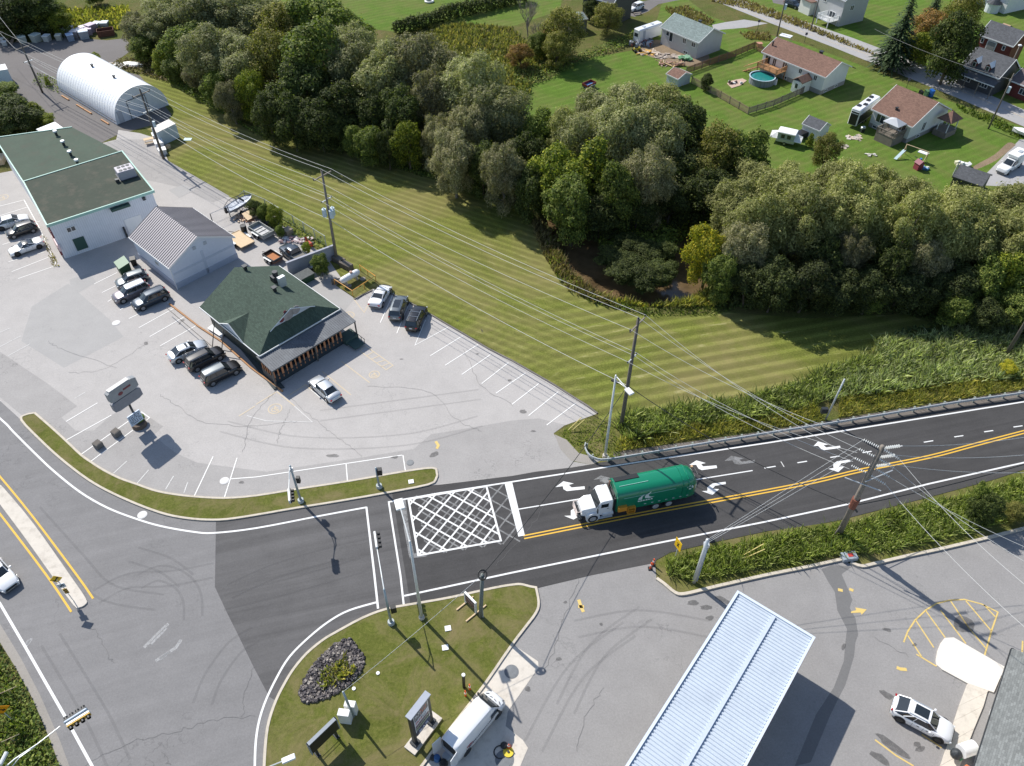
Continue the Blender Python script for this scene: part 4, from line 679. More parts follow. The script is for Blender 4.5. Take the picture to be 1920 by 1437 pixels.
cover_plants('undergrowth', [(1330, 545), (1440, 545), (1560, 555), (1700, 560), (1800, 590), (1920, 610), (2100, 560), (2100, 600), (1920, 640), (1780, 640), (1640, 640), (1700, 615), (1780, 605), (1640, 588), (1440, 585), (1345, 578)], 16, .8, leafmat('shade_weeds', [(0, (.02, .035, .01)), (.5, (.05, .07, .018)), (1, (.12, .15, .04))], .2), 15, label='shaded undergrowth along the foot of the right-hand wood', wd=.2, leaf=True)  # darker weed colours, shade under the trees put into the leaves
cover_plants('meadow_weeds', [(780, 55), (870, 45), (960, 55), (985, 80), (1060, 120), (1000, 150), (985, 200), (970, 215), (900, 130), (800, 90)], 12, 1.1, leafmat('meadow_leaves', [(0, (.05, .06, .025)), (.4, (.11, .115, .04)), (.75, (.175, .16, .06)), (1, (.30, .24, .08))], .3), 16, label='yellowing meadow weeds between the wood and the far lawn', wd=.22)
cover_plants('meadow_weeds', [(960, 130), (1050, 115), (1110, 95), (1190, 62), (1220, 50), (1240, 55), (1190, 85), (1110, 112), (1050, 140), (1000, 165), (975, 200)], 12, 1.1, weedm, 17, label='strip of rough weeds curving round the green lawn', wd=.2, leaf=True)
cover_plants('meadow_weeds', [(120, 20), (240, 15), (255, 50), (200, 62), (130, 55), (60, 62), (-60, 70), (-60, 60), (40, 50)], 7, 1.3, goldm, 18, label='tall yellow-green weeds beyond the gravel yard', wd=.3)
cover_plants('roadside_weeds', [(1245, 18), (1290, 12), (1340, 40), (1325, 52), (1270, 38)], 12, .8, brownm, 19, label='brown ditch weeds left of the street by the driveway', wd=.2)
cover_plants('roadside_weeds', [(1330, 2), (1400, 18), (1500, 52), (1600, 90), (1680, 120), (1600, 84), (1500, 40), (1400, 2), (1340, -20)], 14, .8, brownm, 20, label='ditch weeds along the far side of the street', wd=.2)
cover_plants('roadside_weeds', [(1385, 62), (1440, 62), (1450, 78), (1400, 74)], 14, .9, brownm, 21, label='dark ditch weeds left of the brown-roofed house', wd=.2)
cover_plants('roadside_weeds', [(1790, 195), (1850, 215), (1920, 250), (1910, 262), (1850, 232), (1800, 208)], 14, .7, weedm, 22, label='green ditch weeds beside the last street pole', wd=.18)
cover_plants('creeping_plants', [(200, 128), (262, 140), (330, 160), (300, 130), (260, 108), (225, 112)], 12, .8, brownm, 23, label='rough weeds behind the arched building', wd=.2, leaf=True)
cover_plants('weeds', [(15, 185), (60, 200), (95, 232), (60, 250), (0, 260), (-50, 250), (-40, 190)], 14, .9, brightg, 24, label='light green weeds left of the gravel track', wd=.18, leaf=True)
cover_plants('weeds', [(72, 138), (108, 148), (112, 176), (100, 172), (60, 158)], 14, .5, weedm, 25, label='weeds around the left power pole', wd=.14, leaf=True)
cover_plants('yard_weeds', [(455, 372), (530, 405), (612, 455), (615, 475), (560, 450), (500, 420), (450, 390)], 16, .8, weedm, 26, label='weeds along the fence of the junk yard', wd=.14, leaf=True)
cover_plants('yard_weeds', [(82, 443), (92, 460), (108, 493), (112, 500), (100, 500), (90, 480)], 30, .5, brownm, 27, label='dry weeds along the front of the green-roofed shop', wd=.08)
P0 = g(890, 25); hd = g(955, -20)
# clipped shrub hedge between the far lawns
hb = [g(x, y, 1.3) for x, y in [(748, 52), (785, 45), (820, 32), (860, 20), (905, 10), (950, 0), (1000, -10)]]
lob = []
for a, b in zip(hb, hb[1:]):
    for k in range(3): c = a.lerp(b, k/3); lob.append(((c.x, c.y, 1.3+random.uniform(-.2, .2)), (1.5, 1.5, 1.5+random.uniform(-.2, .3))))
tag(bpy.data.objects.new('hedge', leaves('hedge', lob, 12000, .34, LM['dark'], 77)), 'long dark hedge dividing the two far lawns', 'hedge'); COL.objects.link(bpy.data.objects['hedge'])
# rock garden of the lawn island
rocks = gp([(563, 1312), (562, 1295), (578, 1262), (600, 1235), (625, 1212), (648, 1199), (662, 1200), (670, 1215), (682, 1230), (684, 1250), (672, 1268), (650, 1290), (625, 1305), (600, 1316), (575, 1320)])
sheet('rock_bed', rocks, .126, asphalt('rock_bed_soil', .07, grain=.4), world=True)
R = np.random.default_rng(9); Q = np.array([tuple(p) for p in rocks]); lo, hi = Q.min(0), Q.max(0); mb = MB(); cnt = 0
for p in R.uniform(lo, hi, (2600, 2)):
    if not inside(p[None], Q)[0]: continue
    r_ = R.uniform(.07, .17); rr = [r_*R.uniform(.7, 1.3) for _ in range(3)]; n0 = len(mb.v); a = R.uniform(0, 6.28)
    mb.T = Matrix.Translation((p[0], p[1], .14+rr[2]*.5)) @ Matrix.Rotation(a, 4, 'Z') @ Matrix.Rotation(R.uniform(-.5, .5), 4, 'X')
    mb.add([(x*rr[0]*R.uniform(.7, 1), y*rr[1]*R.uniform(.7, 1), z*rr[2]*.8) for x, y, z in ((-1, -1, -1), (1, -1, -1), (1, 1, -1), (-1, 1, -1), (-.7, -.7, .8), (.7, -.7, .9), (.7, .7, .7), (-.7, .7, .9))], [(3, 2, 1, 0), (4, 5, 6, 7), (0, 1, 5, 4), (1, 2, 6, 5), (2, 3, 7, 6), (3, 0, 4, 7)]); cnt += 1
rm, rt, rb = mat_base('rock'); gi = nd(rt, 'ShaderNodeNewGeometry'); rt.links.new(ramp(rt, gi.outputs['Random Per Island'], [(0, (.045, .04, .045)), (.5, (.10, .09, .092)), (.85, (.21, .185, .17)), (1, (.42, .38, .33))]), rb.inputs['Base Color']); rb.inputs['Roughness'].default_value = .95
mb.build('rocks', rm, label='bed of grey rocks in the lawn island', cat='rocks', kind='stuff')
cover_plants('rock_garden_shrub', [(600, 1290), (602, 1265), (620, 1250), (645, 1238), (665, 1250), (670, 1262), (650, 1275), (625, 1290), (608, 1298)], 60, .8, goldm, 31, label='yellow-orange shrubs growing in the rock bed', wd=.1, z0=.14)
# ================================================================ BUILDINGS
def part(parent, name, mb, m, smooth=False, label=None): 
    o = mb.build(name, m, parent, smooth)
    if label: o['label'] = label
    return o
def window(parent, fr, side, L, W, o, u, z, w_, h_, glassm=None, bars=1, frame=None, nm='window'):
    """window on side F/B/L/R of a box L x W inset o; u = centre along the side"""
    d = .07; cx, cy, rz = {'F': (u, o, 0), 'B': (u, W-o, 0), 'L': (o, u, math.pi/2), 'R': (L-o, u, math.pi/2)}[side]
    s = {'F': (0, -1), 'B': (0, 1), 'L': (-1, 0), 'R': (1, 0)}[side]
    f = MB(); ax = (1, 0) if rz == 0 else (0, 1); t = .09
    c = Vector((cx+s[0]*d/2, cy+s[1]*d/2, z))
    for k in (-1, 1):
        f.box((c.x+ax[0]*k*(w_/2), c.y+ax[1]*k*(w_/2), z), (t, d, h_+t), rz)
        f.box((c.x, c.y, z+k*h_/2), (w_-t, d, t), rz)
    for b in range(bars): q = w_*((b+1)/(bars+1)-.5); f.box((c.x+ax[0]*q, c.y+ax[1]*q, z), (t*.8, d*.9, h_-t), rz)
    fo = part(parent, nm, f, frame or fr); part(fo, 'pane', MB().box((cx+s[0]*.012, cy+s[1]*.012, z), (w_-.02, .05, h_-.02), rz), glassm or glass)
def gable_house(name, label, A, B, he, W, hr, roofm, wallm, trim, over=.35, wins=(), base=None, jog=None, cat='house', ribs=None, loft=0, vents=()):
    a, b = g(*A, he), g(*B, he); d = b-a; ang = math.atan2(d.y, d.x); L = math.hypot(d.x, d.y); e = empty(name, (a.x, a.y), ang, label, cat)
    sl = (hr-he)/(W/2); o = over; hw = he-.2+sl*o
    sec = [(o, 0), (W-o, 0), (W-o, hw), (W/2, hr-.24), (o, hw)]
    part(e, 'wall', MB().loft([[(u, v, z) for v, z in sec] for u in (o, L-o)]), wallm)
    if base: f_ = MB(); f_.box((L/2, W/2, base/2), (L-2*o+.04, W-2*o+.04, base)); part(e, 'foundation', f_, plain('foundation_concrete', (.30, .29, .28), .9, var=.2))
    rs = [(0, he), (W/2, hr), (W, he), (W, he-.16), (W/2, hr-.2), (0, he-.16)]; r = MB(); r.loft([[(u, v, z) for v, z in rs] for u in (0, L)])
    if jog:
        u0, u1, ex = jog; r.loft([[(u, v, z) for v, z in [(W/2, hr+.01), (W+ex, he-sl*ex), (W+ex, he-sl*ex-.16), (W/2, hr-.19)]] for u in (u0, u1)])
    mats = roofm
    if ribs:
        r.mi = 1; n = int(L/ribs)
        for i in range(n+1):
            u = .02+(L-.04)*i/n
            for s_ in (1, -1):
                v0, v1 = W/2, (W if s_ > 0 else 0); r.loft([[(u-.03, v, z), (u+.03, v, z), (u+.03, v, z+.05), (u-.03, v, z+.05)] for v, z in ((v0, hr), (v1, he))])
        mats = list(roofm)
    part(e, 'roof', r, mats)
    t = MB(); t.box((L/2, -.02, he-.1), (L+.06, .06, .22)); t.box((L/2, W+.02, he-.1), (L+.06, .06, .22))
    for u in (-.02, L+.02): t.loft([[(u-.03, v, z-.2), (u+.03, v, z-.2), (u+.03, v, z+.02), (u-.03, v, z+.02)] for v, z in ((-.02, he), (W/2, hr), (W+.02, he))])
    part(e, 'fascia', t, trim)
    for w_ in wins: window(e, trim, w_[0], L, W, o, *w_[1:5], bars=w_[5] if len(w_) > 5 else 1)
    for u, v, hh, rr in vents: z = he+sl*(v if v < W/2 else W-v); m = MB(); m.box((u, v, z+hh/2-.1), (rr, rr, hh+.2)); m.box((u, v, z+hh), (rr*1.5, rr*1.5, .1)); part(e, 'roof_vent', m, steel_dark)
    return e, L, W
vinyl = siding('pale_vinyl_siding', (.72, .73, .72), .12, .12); vinyl_g = siding('grey_vinyl_siding', (.50, .50, .50), .12, .12); vinyl_b = siding('blue_grey_siding', (.56, .60, .62), .12, .12)
sh_grey = shingle('grey_green_shingles', (.21, .26, .25), .35); sh_brown = shingle('brown_shingles', (.20, .115, .085), .35); sh_dark = shingle('charcoal_shingles', (.10, .105, .115), .3); sh_green = shingle('green_shingles', (.058, .088, .066), .18); sh_store = shingle('store_shingles', (.19, .20, .195), .3)
trim_w = plain('white_trim', (.75, .76, .76), .5, var=.05); trim_d = plain('dark_trim', (.06, .065, .07), .5)
e, L, W = gable_house('bungalow', 'bungalow with grey-green roof, a white travel trailer parked at its end', (1237.7, 50.7), (1310.4, 80.8), 3.4, 8.0, 5.3, sh_grey, vinyl_g, trim_w, wins=[('F', 3.0, 2.3, .9, 2.0, 0), ('F', 6.6, 2.5, .9, 1.0, 1), ('F', 9.0, 2.5, 1.0, .9, 1), ('F', 7.3, .45, 1.1, .5, 1), ('F', 2.0, 2.6, .8, .9, 0)], vents=[(6.3, 4.6, .4, .45)])
e, L, W = gable_house('bungalow', 'brown-roofed bungalow with the round swimming pool and deck behind it', (1427.7, 97.2), (1548.2, 146), 3.5, 8.1, 5.35, sh_brown, vinyl, trim_w, base=.8, jog=(5.4, 14.8, 1.7), vents=[(9.5, 5.2, .5, .5), (.8, 2.0, .8, .2)],
    wins=[('F', 1.6, 2.3, 1.2, 1.9, 1), ('F', 3.2, 2.4, .8, 1.5, 1), ('F', 5.6, 2.4, 1.0, 1.6, 1), ('F', 9.2, 2.7, .7, .9, 1), ('F', 12.6, 2.6, .7, .9, 1), ('F', 6.2, .5, 1.0, .5, 1), ('R', 1.8, .45, .9, .45, 1), ('R', 5.0, .45, .9, .45, 1)])
# porch annex of the pool bungalow
m = MB(); m.box((11.0, -1.2, 1.1), (2.0, 2.9, 2.2)); part(e, 'porch_annex', m, vinyl)
m = MB(); m.loft([[(u, v, z) for u, z in [(9.85, 2.2), (11.0, 3.0), (12.15, 2.2), (12.15, 2.08), (11, 2.86), (9.85, 2.08)]] for v in (-2.8, .3)]); part(e, 'porch_roof', m, sh_brown)
f = MB().box((11.0, -2.68, 1.35), (.8, .06, 1.1)); fo = part(e, 'window', f, trim_w); part(fo, 'pane', MB().box((11, -2.71, 1.35), (.55, .06, .85)), glass)
def deck(e, u0, u1, v0, v1, z, m_, stairs=None, skirt=None):
    m = MB(); n = int((u1-u0)/.16)
    for i in range(n): m.box((u0+(i+.5)*(u1-u0)/n, (v0+v1)/2, z), ((u1-u0)/n-.02, v1-v0, .05))
    for u in (u0+.1, u1-.1):
        for v in (v0+.1, v1-.1): m.box((u, v, (z-.03)/2), (.14, .14, z-.03))
    if skirt: m.box(((u0+u1)/2, v0+.03, (z-.05)/2), (u1-u0, .05, z-.06)); m.box((u1-.03, (v0+v1)/2, (z-.05)/2), (.05, v1-v0-.1, z-.06))
    part(e, 'deck', m, skirt or m_); m = MB()
    for (x0, y0), (x1, y1) in (((u0, v0), (u1, v0)), ((u0, v0), (u0, v1)), ((u1, v0), (u1, v1))):
        Ln = math.hypot(x1-x0, y1-y0); k = int(Ln/.18); rz = math.atan2(y1-y0, x1-x0); m.box(((x0+x1)/2, (y0+y1)/2, z+.98), (Ln, .1, .06), rz); m.box(((x0+x1)/2, (y0+y1)/2, z+.12), (Ln, .05, .06), rz)
        for i in range(k+1): m.box((x0+(x1-x0)*i/k, y0+(y1-y0)*i/k, z+.55), (.05 if i % 8 else .1, .05 if i % 8 else .1, .84))
    part(e, 'railing', m, m_)
    if stairs:
        sx, sy, dx, dy, wd = stairs; m = MB(); ns = 7
        for i in range(ns): m.box((sx+dx*i/ns, sy+dy*i/ns, z*(1-(i+.5)/ns)), (.3 if abs(dx) > abs(dy) else wd, wd if abs(dx) > abs(dy) else .3, .06))
        for s_ in (-1, 1):
            ox, oy = (0, s_*wd/2) if abs(dx) > abs(dy) else (s_*wd/2, 0); m.tube([(sx+ox, sy+oy, z+.9), (sx+dx+ox, sy+dy+oy, .9)], .05, 4); m.tube([(sx+ox, sy+oy, z-.05), (sx+dx+ox, sy+dy+oy, .0)], .08, 4)
        part(e, 'stairs', m, m_)
deck(e, 1.6, 6.2, -2.7, .3, 1.75, wood_tan, stairs=(1.5, -2.0, -2.8, -.2, 1.3))
pool = MB(); PC = g(1427, 155, 0); pe = empty('swimming_pool', (PC.x, PC.y), 0, 'round above-ground pool of green-blue water beside the cedar deck', 'pool')
part(pe, 'pool_wall', MB().cyl((0, 0, 0), (0, 0, 1.25), 2.35, n=24, cap=False).cyl((0, 0, 1.25), (0, 0, 0), 2.28, n=24, cap=False), siding('pool_panels', (.20, .23, .25), .6, .35, True)); m = MB(); m.rail([(2.38*math.cos(2*math.pi*i/24), 2.38*math.sin(2*math.pi*i/24)) for i in range(24)], .22, 1.22, 1.3, True); part(pe, 'pool_rim', m, plain('pool_rim_grey', (.45, .55, .62), .5))
part(pe, 'pool_water', MB().cyl((0, 0, .9), (0, 0, 1.08), 2.27, n=24), plain('pool_water', (.02, .20, .19), .06, var=.25, scale=.8))
e, L, W = gable_house('bungalow', 'brown-roofed white bungalow nearest the wood, gazebo deck at its back', (1633.3, 204.5), (1711, 239), 3.15, 11.3, 6.0, sh_brown, vinyl, trim_w, base=.75, vents=[(3.6, 1.6, .4, .3)], jog=(3.5, 8.2, 1.2),
    wins=[('F', 2.1, 2.1, 1.6, 1.4, 1), ('F', 1.9, .4, 1.5, .45, 1), ('F', 6.3, 2.3, 1.4, 1.3, 1), ('R', 4.4, 1.9, .9, 1.5, 1), ('R', 3.6, .4, .9, .4, 0), ('R', .9, 2.9, .3, .3, 0)])
deck(e, 3.9, 7.2, -3.0, .3, 1.4, wood_grey, skirt=wood_grey)
ge = MB(); 
for u in (4.3, 6.9):
    for v in (-2.2, -.2): ge.cyl((u, v, 1.43), (u, v, 3.3), .05, n=5)
part(e, 'gazebo_frame', ge, steel_dark); m = MB(); m.add([(4.1, -2.4, 3.3), (7.1, -2.4, 3.3), (7.1, 0, 3.3), (4.1, 0, 3.3), (5.6, -1.2, 4.1), (4.1, -2.4, 3.22), (7.1, -2.4, 3.22), (7.1, 0, 3.22), (4.1, 0, 3.22)], [(0, 1, 4), (1, 2, 4), (2, 3, 4), (3, 0, 4), (5, 6, 1, 0), (6, 7, 2, 1), (7, 8, 3, 2), (8, 5, 0, 3), (8, 7, 6, 5)]); part(e, 'gazebo_canopy', m, plain('grey_canvas', (.45, .47, .5), .9))
m = MB(); m.box((9.6, 8.6, .5), (2.4, 3.2, 1.0)); part(e, 'porch', m, wood_grey); m = MB()
for u in (8.9, 10.6):
    for v in (7.2, 10.0): m.box((u, v, 1.9), (.12, .12, 2.0))
part(e, 'porch_post', m, trim_w); m = MB(); m.add([(8.3, 6.8, 2.9), (11.1, 6.8, 2.9), (11.1, 10.4, 2.9), (8.3, 10.4, 2.9), (9.7, 8.6, 4.3)], [(0, 1, 4), (1, 2, 4), (2, 3, 4), (3, 0, 4), (3, 2, 1, 0)]); part(e, 'porch_roof', m, sh_brown)
gable_house('garden_shed', 'small white shed with a brown roof at the corner of the cedar fence', (1249, 138.4), (1271.5, 149), 1.75, 3.8, 2.5, sh_brown, vinyl_b, trim_w, over=.15, cat='shed')
gable_house('garden_shed', 'white garden shed with a grey roof beside the pop-up camper', (1504, 232), (1537, 246), 2.0, 3.4, 3.0, sh_dark, vinyl, trim_w, over=.12, cat='shed')
gable_house('garden_shed', 'dark low shed with charcoal roof half hidden by the right-hand wood', (1786, 331), (1842, 350), 2.2, 4.6, 3.3, sh_dark, siding('dark_boards', (.05, .055, .065), .2), trim_d, over=.15, cat='shed')
gable_house('garden_shed', 'weathered grey wooden shed beside the olive trees at the top edge', (1072, 42), (1103, 36), 2.6, 4.6, 3.3, sh_grey, siding('old_boards', (.17, .17, .16), .2, .3), wood_grey, over=.15, cat='shed')
# dark log house and its red barn
logm = siding('dark_log_siding', (.085, .085, .09), .25, .4); redm = siding('red_boards', (.16, .035, .03), .25, .3)
e, L, W = gable_house('log_house', 'dark log house with two small dormers and a covered front porch', (1801.5, 122), (1874, 148), 3.5, 7.6, 6.1, sh_dark, logm, trim_w, over=.3)
for u in (2.1, 4.7):
    m = MB(); m.loft([[(u+a, v, z) for a, z in [(-.5, 3.6), (.5, 3.6), (.5, 4.7), (0, 5.2), (-.5, 4.7)]] for v in (.5, 2.6)]); part(e, 'dormer', m, redm); m = MB(); m.loft([[(u+a, v, z) for a, z in [(-.68, 4.6), (0, 5.3), (.68, 4.6), (.68, 4.52), (0, 5.2), (-.68, 4.52)]] for v in (.35, 3.0)]); part(e, 'dormer_roof', m, trim_w)
    fo = part(e, 'window', MB().box((u, .47, 4.2), (.66, .06, .9)), trim_w); part(fo, 'pane', MB().box((u, .44, 4.2), (.46, .05, .7)), glass)
m = MB(); m.loft([[(u, v, z) for v, z in [(.2, 3.25), (-1.7, 2.6), (-1.7, 2.48), (.2, 3.1)]] for u in (-.5, L+.3)]); part(e, 'porch_roof', m, plain('dark_metal_roof', (.05, .055, .06), .5))
m = MB(); m.box((L/2, -1.72, 2.54), (L+.8, .05, .16)); part(e, 'fascia', m, trim_w)
for u in (0, L/3, 2*L/3, L): part(e, 'porch_post', MB().box((u, -1.5, 1.25), (.14, .14, 2.5)), wood_grey)
for u in (1.8, 5.2): window(e, trim_w, 'F', L, W, .3, u, 1.6, 1.7, 1.2, bars=2)
gable_house('garage_wing', 'lower wing of the dark log house running off the right edge', (1893, 150), (1990, 189), 2.7, 5.5, 4.3, shingle('faded_shingles', (.16, .13, .13), .3), redm, trim_w, wins=[('F', 3, 1.5, 1.2, 1.0, 1)], cat='house')
e, L, W = gable_house('barn', 'red barn with white-trimmed loft doors behind the dark log house', (1835.4, 65), (1900.5, 87.7), 5.2, 5.2, 7.4, sh_dark, redm, trim_w, over=.25, cat='barn')
fo = part(e, 'door', MB().box((L*.42, .2, 4.0), (1.9, .1, 1.7)), trim_w); part(fo, 'door_panel', MB().box((L*.42, .16, 3.95), (1.55, .1, 1.45)), plain('grey_door', (.25, .25, .25)))
for u in (L*.14, L*.76): window(e, trim_w, 'F', L, W, .25, u, 4.3, .5, .8, bars=0)
gable_house('garden_shed', 'small tan-roofed hut behind the red barn', (1872, 52), (1886, 57), 2.3, 2.6, 3.0, plain('tan_roof', (.40, .27, .18), .9), wood_grey, trim_d, over=.1, cat='hut')
# houses cut by the top edge
e, L, W = gable_house('farm_house', 'grey two-storey house with a white garage at the top edge', (1530, -22), (1586, 2), 5.5, 8, 8, sh_dark, vinyl_g, trim_w, wins=[('F', 3, 4.2, 1.0, 1.2, 1), ('F', 6, 1.6, 1.6, 1.6, 1), ('R', 3, 3.5, 1, 1, 1)])
deck(e, 4.6, 8.0, -2.6, .3, 1.2, trim_w)
m = MB(); m.box((-1.0, 1.2, 1.4), (3.2, 4.2, 2.8)); part(e, 'garage', m, plain('white_garage', (.78, .77, .73), .6)); m = MB(); m.box((-.9, 1.1, 2.9), (3.7, 4.7, .16)); part(e, 'garage_roof', m, sh_brown)
gable_house('farm_house', 'dark grey clad house cut off by the top edge', (1090, -10), (1150, 8), 5.0, 8, 8, sh_dark, siding('charcoal_boards', (.055, .06, .062), .2, .3), trim_w, wins=[('F', 1.5, 1.8, .8, 1.8, 0), ('F', 5.0, 3, .8, 1.4, 0)])
gable_house('farm_house', 'white house with an orange deck at the top right edge', (1835, -25), (1895, -2), 3.4, 8, 5.5, sh_grey, vinyl, trim_w, wins=[('F', 5.5, 2, 1.6, .8, 1)])
gable_house('farm_house', 'light blue-grey house at the top edge behind the small spruce', (1755, -45), (1810, -22), 3.4, 8, 5.5, sh_grey, vinyl_b, trim_w)
m = MB(); P = g(1858, 22); e = empty('garden_shed', (P.x, P.y), -.9, 'round grey hut below the house with the orange deck', 'hut'); part(e, 'wall', MB().cyl((0, 0, 0), (0, 0, 1.9), 1.5, n=14), vinyl_b); part(e, 'roof', MB().cyl((0, 0, 1.9), (0, 0, 2.6), 1.7, .5, 14), steel_dark)
# ---- shop with two green flat roofs
teal = plain('teal_edge_metal', (.30, .50, .43), .5, var=.06); roof_g = plain('green_roof_felt', (.068, .095, .068), .95, var=.25, scale=.35, dirt=(.09, .085, .065)); roof_g2 = plain('worn_green_roof_felt', (.052, .064, .046), .95, var=.25, scale=.3, dirt=(.13, .11, .085))
wm_ = siding('white_ribbed_cladding', (.66, .68, .72), .28, .22, True)
a, b, c, d = [g(x, y, 5.7) for x, y in ((44, 341), (88, 423), (288, 358), (229, 284))]; an = math.atan2((b-a).y, (b-a).x)
e = empty('shop_building', (a.x, a.y), an, 'white clad shop with a dark green roof and big condenser on top', 'shop'); inv = Matrix.Rotation(-an, 3, 'Z')
def loc(p, o=a): q = inv @ (Vector((p[0], p[1], 0))-Vector((o[0], o[1], 0))); return (q.x, q.y)
def inset(P, k): c_ = [sum(p[i] for p in P)/len(P) for i in (0, 1)]; return [(p[0]+(c_[0]-p[0])*k, p[1]+(c_[1]-p[1])*k) for p in P]
RP = [loc(p) for p in (a, b, c, d)]
part(e, 'wall', MB().prism(inset(RP, .03), 0, 5.5), wm_); part(e, 'roof', MB().prism(RP, 5.5, 5.7), roof_g2); m = MB(); m.rail(RP, .2, 5.42, 5.80, True); part(e, 'roof_edge', m, teal)
Lx = RP[1][0]
def wallbox(px, z, w_, h_, m_, nm='window', dp=.06, proud=.05):    # on the long white wall facing the camera (between b and c)
    p0, p1 = Vector(inset(RP, .03)[1]), Vector(inset(RP, .03)[2]); dd = (p1-p0).normalized(); n_ = Vector((dd.y, -dd.x)); q = p0+dd*px+n_*proud; return part(e, nm, MB().box((q.x, q.y, z), (w_, dp, h_), math.atan2(dd.y, dd.x)), m_)
wallbox(2.6, 1.5, 1.5, 1.9, plain('green_shutter', (.03, .075, .06)), 'shutter'); fo = wallbox(2.3, 4.0, 1.2, .8, trim_w); 
for dx in (-.28, .28): wallbox(2.3+dx, 4.0, .45, .6, glass, 'pane', .06, .08)
wallbox(10.2, 1.5, 2.3, 2.6, white_p, 'garage_door'); wallbox(8.6, 1.0, .25, 1.6, steel_dark, 'gas_meter', .4, .2); wallbox(9.2, 5.0, 2.6, .35, plain('green_awning', (.03, .075, .06)), 'awning', .7, .4); wallbox(12.6, 5.0, .4, .4, steel_dark, 'wall_lamp', .3, .2)
pink = plain('faded_pink_sign', (.72, .55, .55), .6); maroon = plain('maroon_sign', (.17, .035, .045), .6)
for u0, u1, z, m_, nm in ((4.0, 8.6, 3.9, pink, 'sign_board'), (8.7, Lx-.3, 3.9, maroon, 'sign_board'), (4.5, 6.2, 2.5, steel_dark, 'display_window'), (7.4, 9.4, 2.2, plain('dark_green_panel', (.04, .07, .05)), 'display_window'), (Lx-3.4, Lx+.1, 2.0, pink, 'sign_board')): part(e, nm, MB().box(((u0+u1)/2, .15, z), (u1-u0, .3, 1.0)), m_)
m = MB(); m.box((Lx-2.2, .1, 1.1), (3.2, .3, 1.3)); part(e, 'sign_board', m, maroon)
Q = g(235, 322, 6.4); q = loc(Q); m = MB(); m.box((q[0], q[1], 6.35), (2.0, 2.4, 1.3), .0, .05); co = part(e, 'condenser', m, plain('condenser_grey', (.42, .40, .44), .5))
for k in (-.62, 0, .62):
    for s_ in (-.5, .5): part(co, 'fan', MB().cyl((q[0]+s_, q[1]+k, 7.0), (q[0]+s_, q[1]+k, 7.05), .26, n=12), steel_dark)
m = MB(); m.rail([(q[0]-1.2, q[1]-1.2), (q[0]+1.2, q[1]-1.2), (q[0]+1.2, q[1]+1.2), (q[0]-1.2, q[1]+1.2)], .15, 5.7, 5.82, True); m.box((q[0]+1.0, q[1]-1.6, 5.95), (.5, .5, .5)); part(e, 'condenser_base', m, steel_dark)
a2 = g(-14, 258, 5.3); e2 = empty('shop_annex', (a2.x, a2.y), an, 'rear half of the shop with the lighter green roof and four vents', 'shop')
RP2 = [loc(g(*p, 5.3), a2) for p in ((-10, 259), (44, 340.5), (229, 283.5), (135, 239))]; RP2[1] = loc(g(44, 341, 5.7), a2); RP2[2] = loc(g(229, 284, 5.7), a2)
RP2[1] = (RP2[1][0]-.12, RP2[1][1]); RP2[2] = (RP2[2][0]-.12, RP2[2][1])
part(e2, 'wall', MB().prism(inset(RP2, .02), 0, 5.1), wm_); part(e2, 'roof', MB().prism(RP2, 5.1, 5.3), roof_g); m = MB(); m.rail([RP2[3], RP2[0], RP2[1]], .18, 5.05, 5.4); part(e2, 'roof_edge', m, teal)
for px, py in ((105, 251), (119, 270), (132, 289), (145, 305)):
    q = loc(g(px, py, 5.6), a2); m = MB(); m.cyl((q[0], q[1], 5.3), (q[0], q[1], 5.95), .2, n=10); v = part(e2, 'roof_vent', m, steel_dark); part(v, 'cap', MB().cyl((q[0], q[1], 5.95), (q[0], q[1], 6.15), .36, .3, 12), galv)
m = MB(); m.prism([loc(g(*p, 2.9), a2) for p in ((68, 243), (103, 229), (118, 240), (74, 247))], 2.8, 2.95); part(e2, 'lean_to_roof', m, white_p); m = MB(); m.prism([loc(g(*p, 2.9), a2) for p in ((70, 243), (102, 231), (115, 239), (75, 246))], 0, 2.79); part(e2, 'lean_to_wall', m, vinyl_g)
# ---- metal-roofed storage building
ribm = plain('lilac_grey_roof_metal', (.33, .31, .33), .45, .3, var=.08)
e, L, W = gable_house('storage_building', 'white clad building with a ribbed grey metal roof next to the restaurant', (240.6, 445), (317, 504.6), 3.6, 9.9, 6.1, [ribm, steel_dark], plain('white_cladding', (.66, .70, .78), .6, var=.08), trim_w, over=.3, ribs=.42, cat='warehouse')
m = MB(); m.box((L-.28, W/2, 1.9), (.06, .35, 3.6)); m.box((L-.28, W/2, 2.3), (.05, W-.8, .3)); part(e, 'cladding_seam', m, plain('seam_grey', (.55, .6, .68), .6))
for v in (W/2-.8, W/2+.8): part(e, 'wall_vent', MB().box((L-.27, v, 4.6), (.08, .45, .5)), plain('vent_grey', (.45, .48, .52)))
window(e, trim_w, 'F', L, W, .3, 6.2, 2.2, .9, .7, bars=2); part(e, 'skirt', MB().box((L/2, W/2, .45), (L-.5, W-.5, .9)), plain('skirt_cladding', (.42, .46, .55), .7))
part(e, 'downpipe', MB().cyl((L-.2, .15, 0), (L-.2, .15, 3.4), .06, n=6), trim_w)
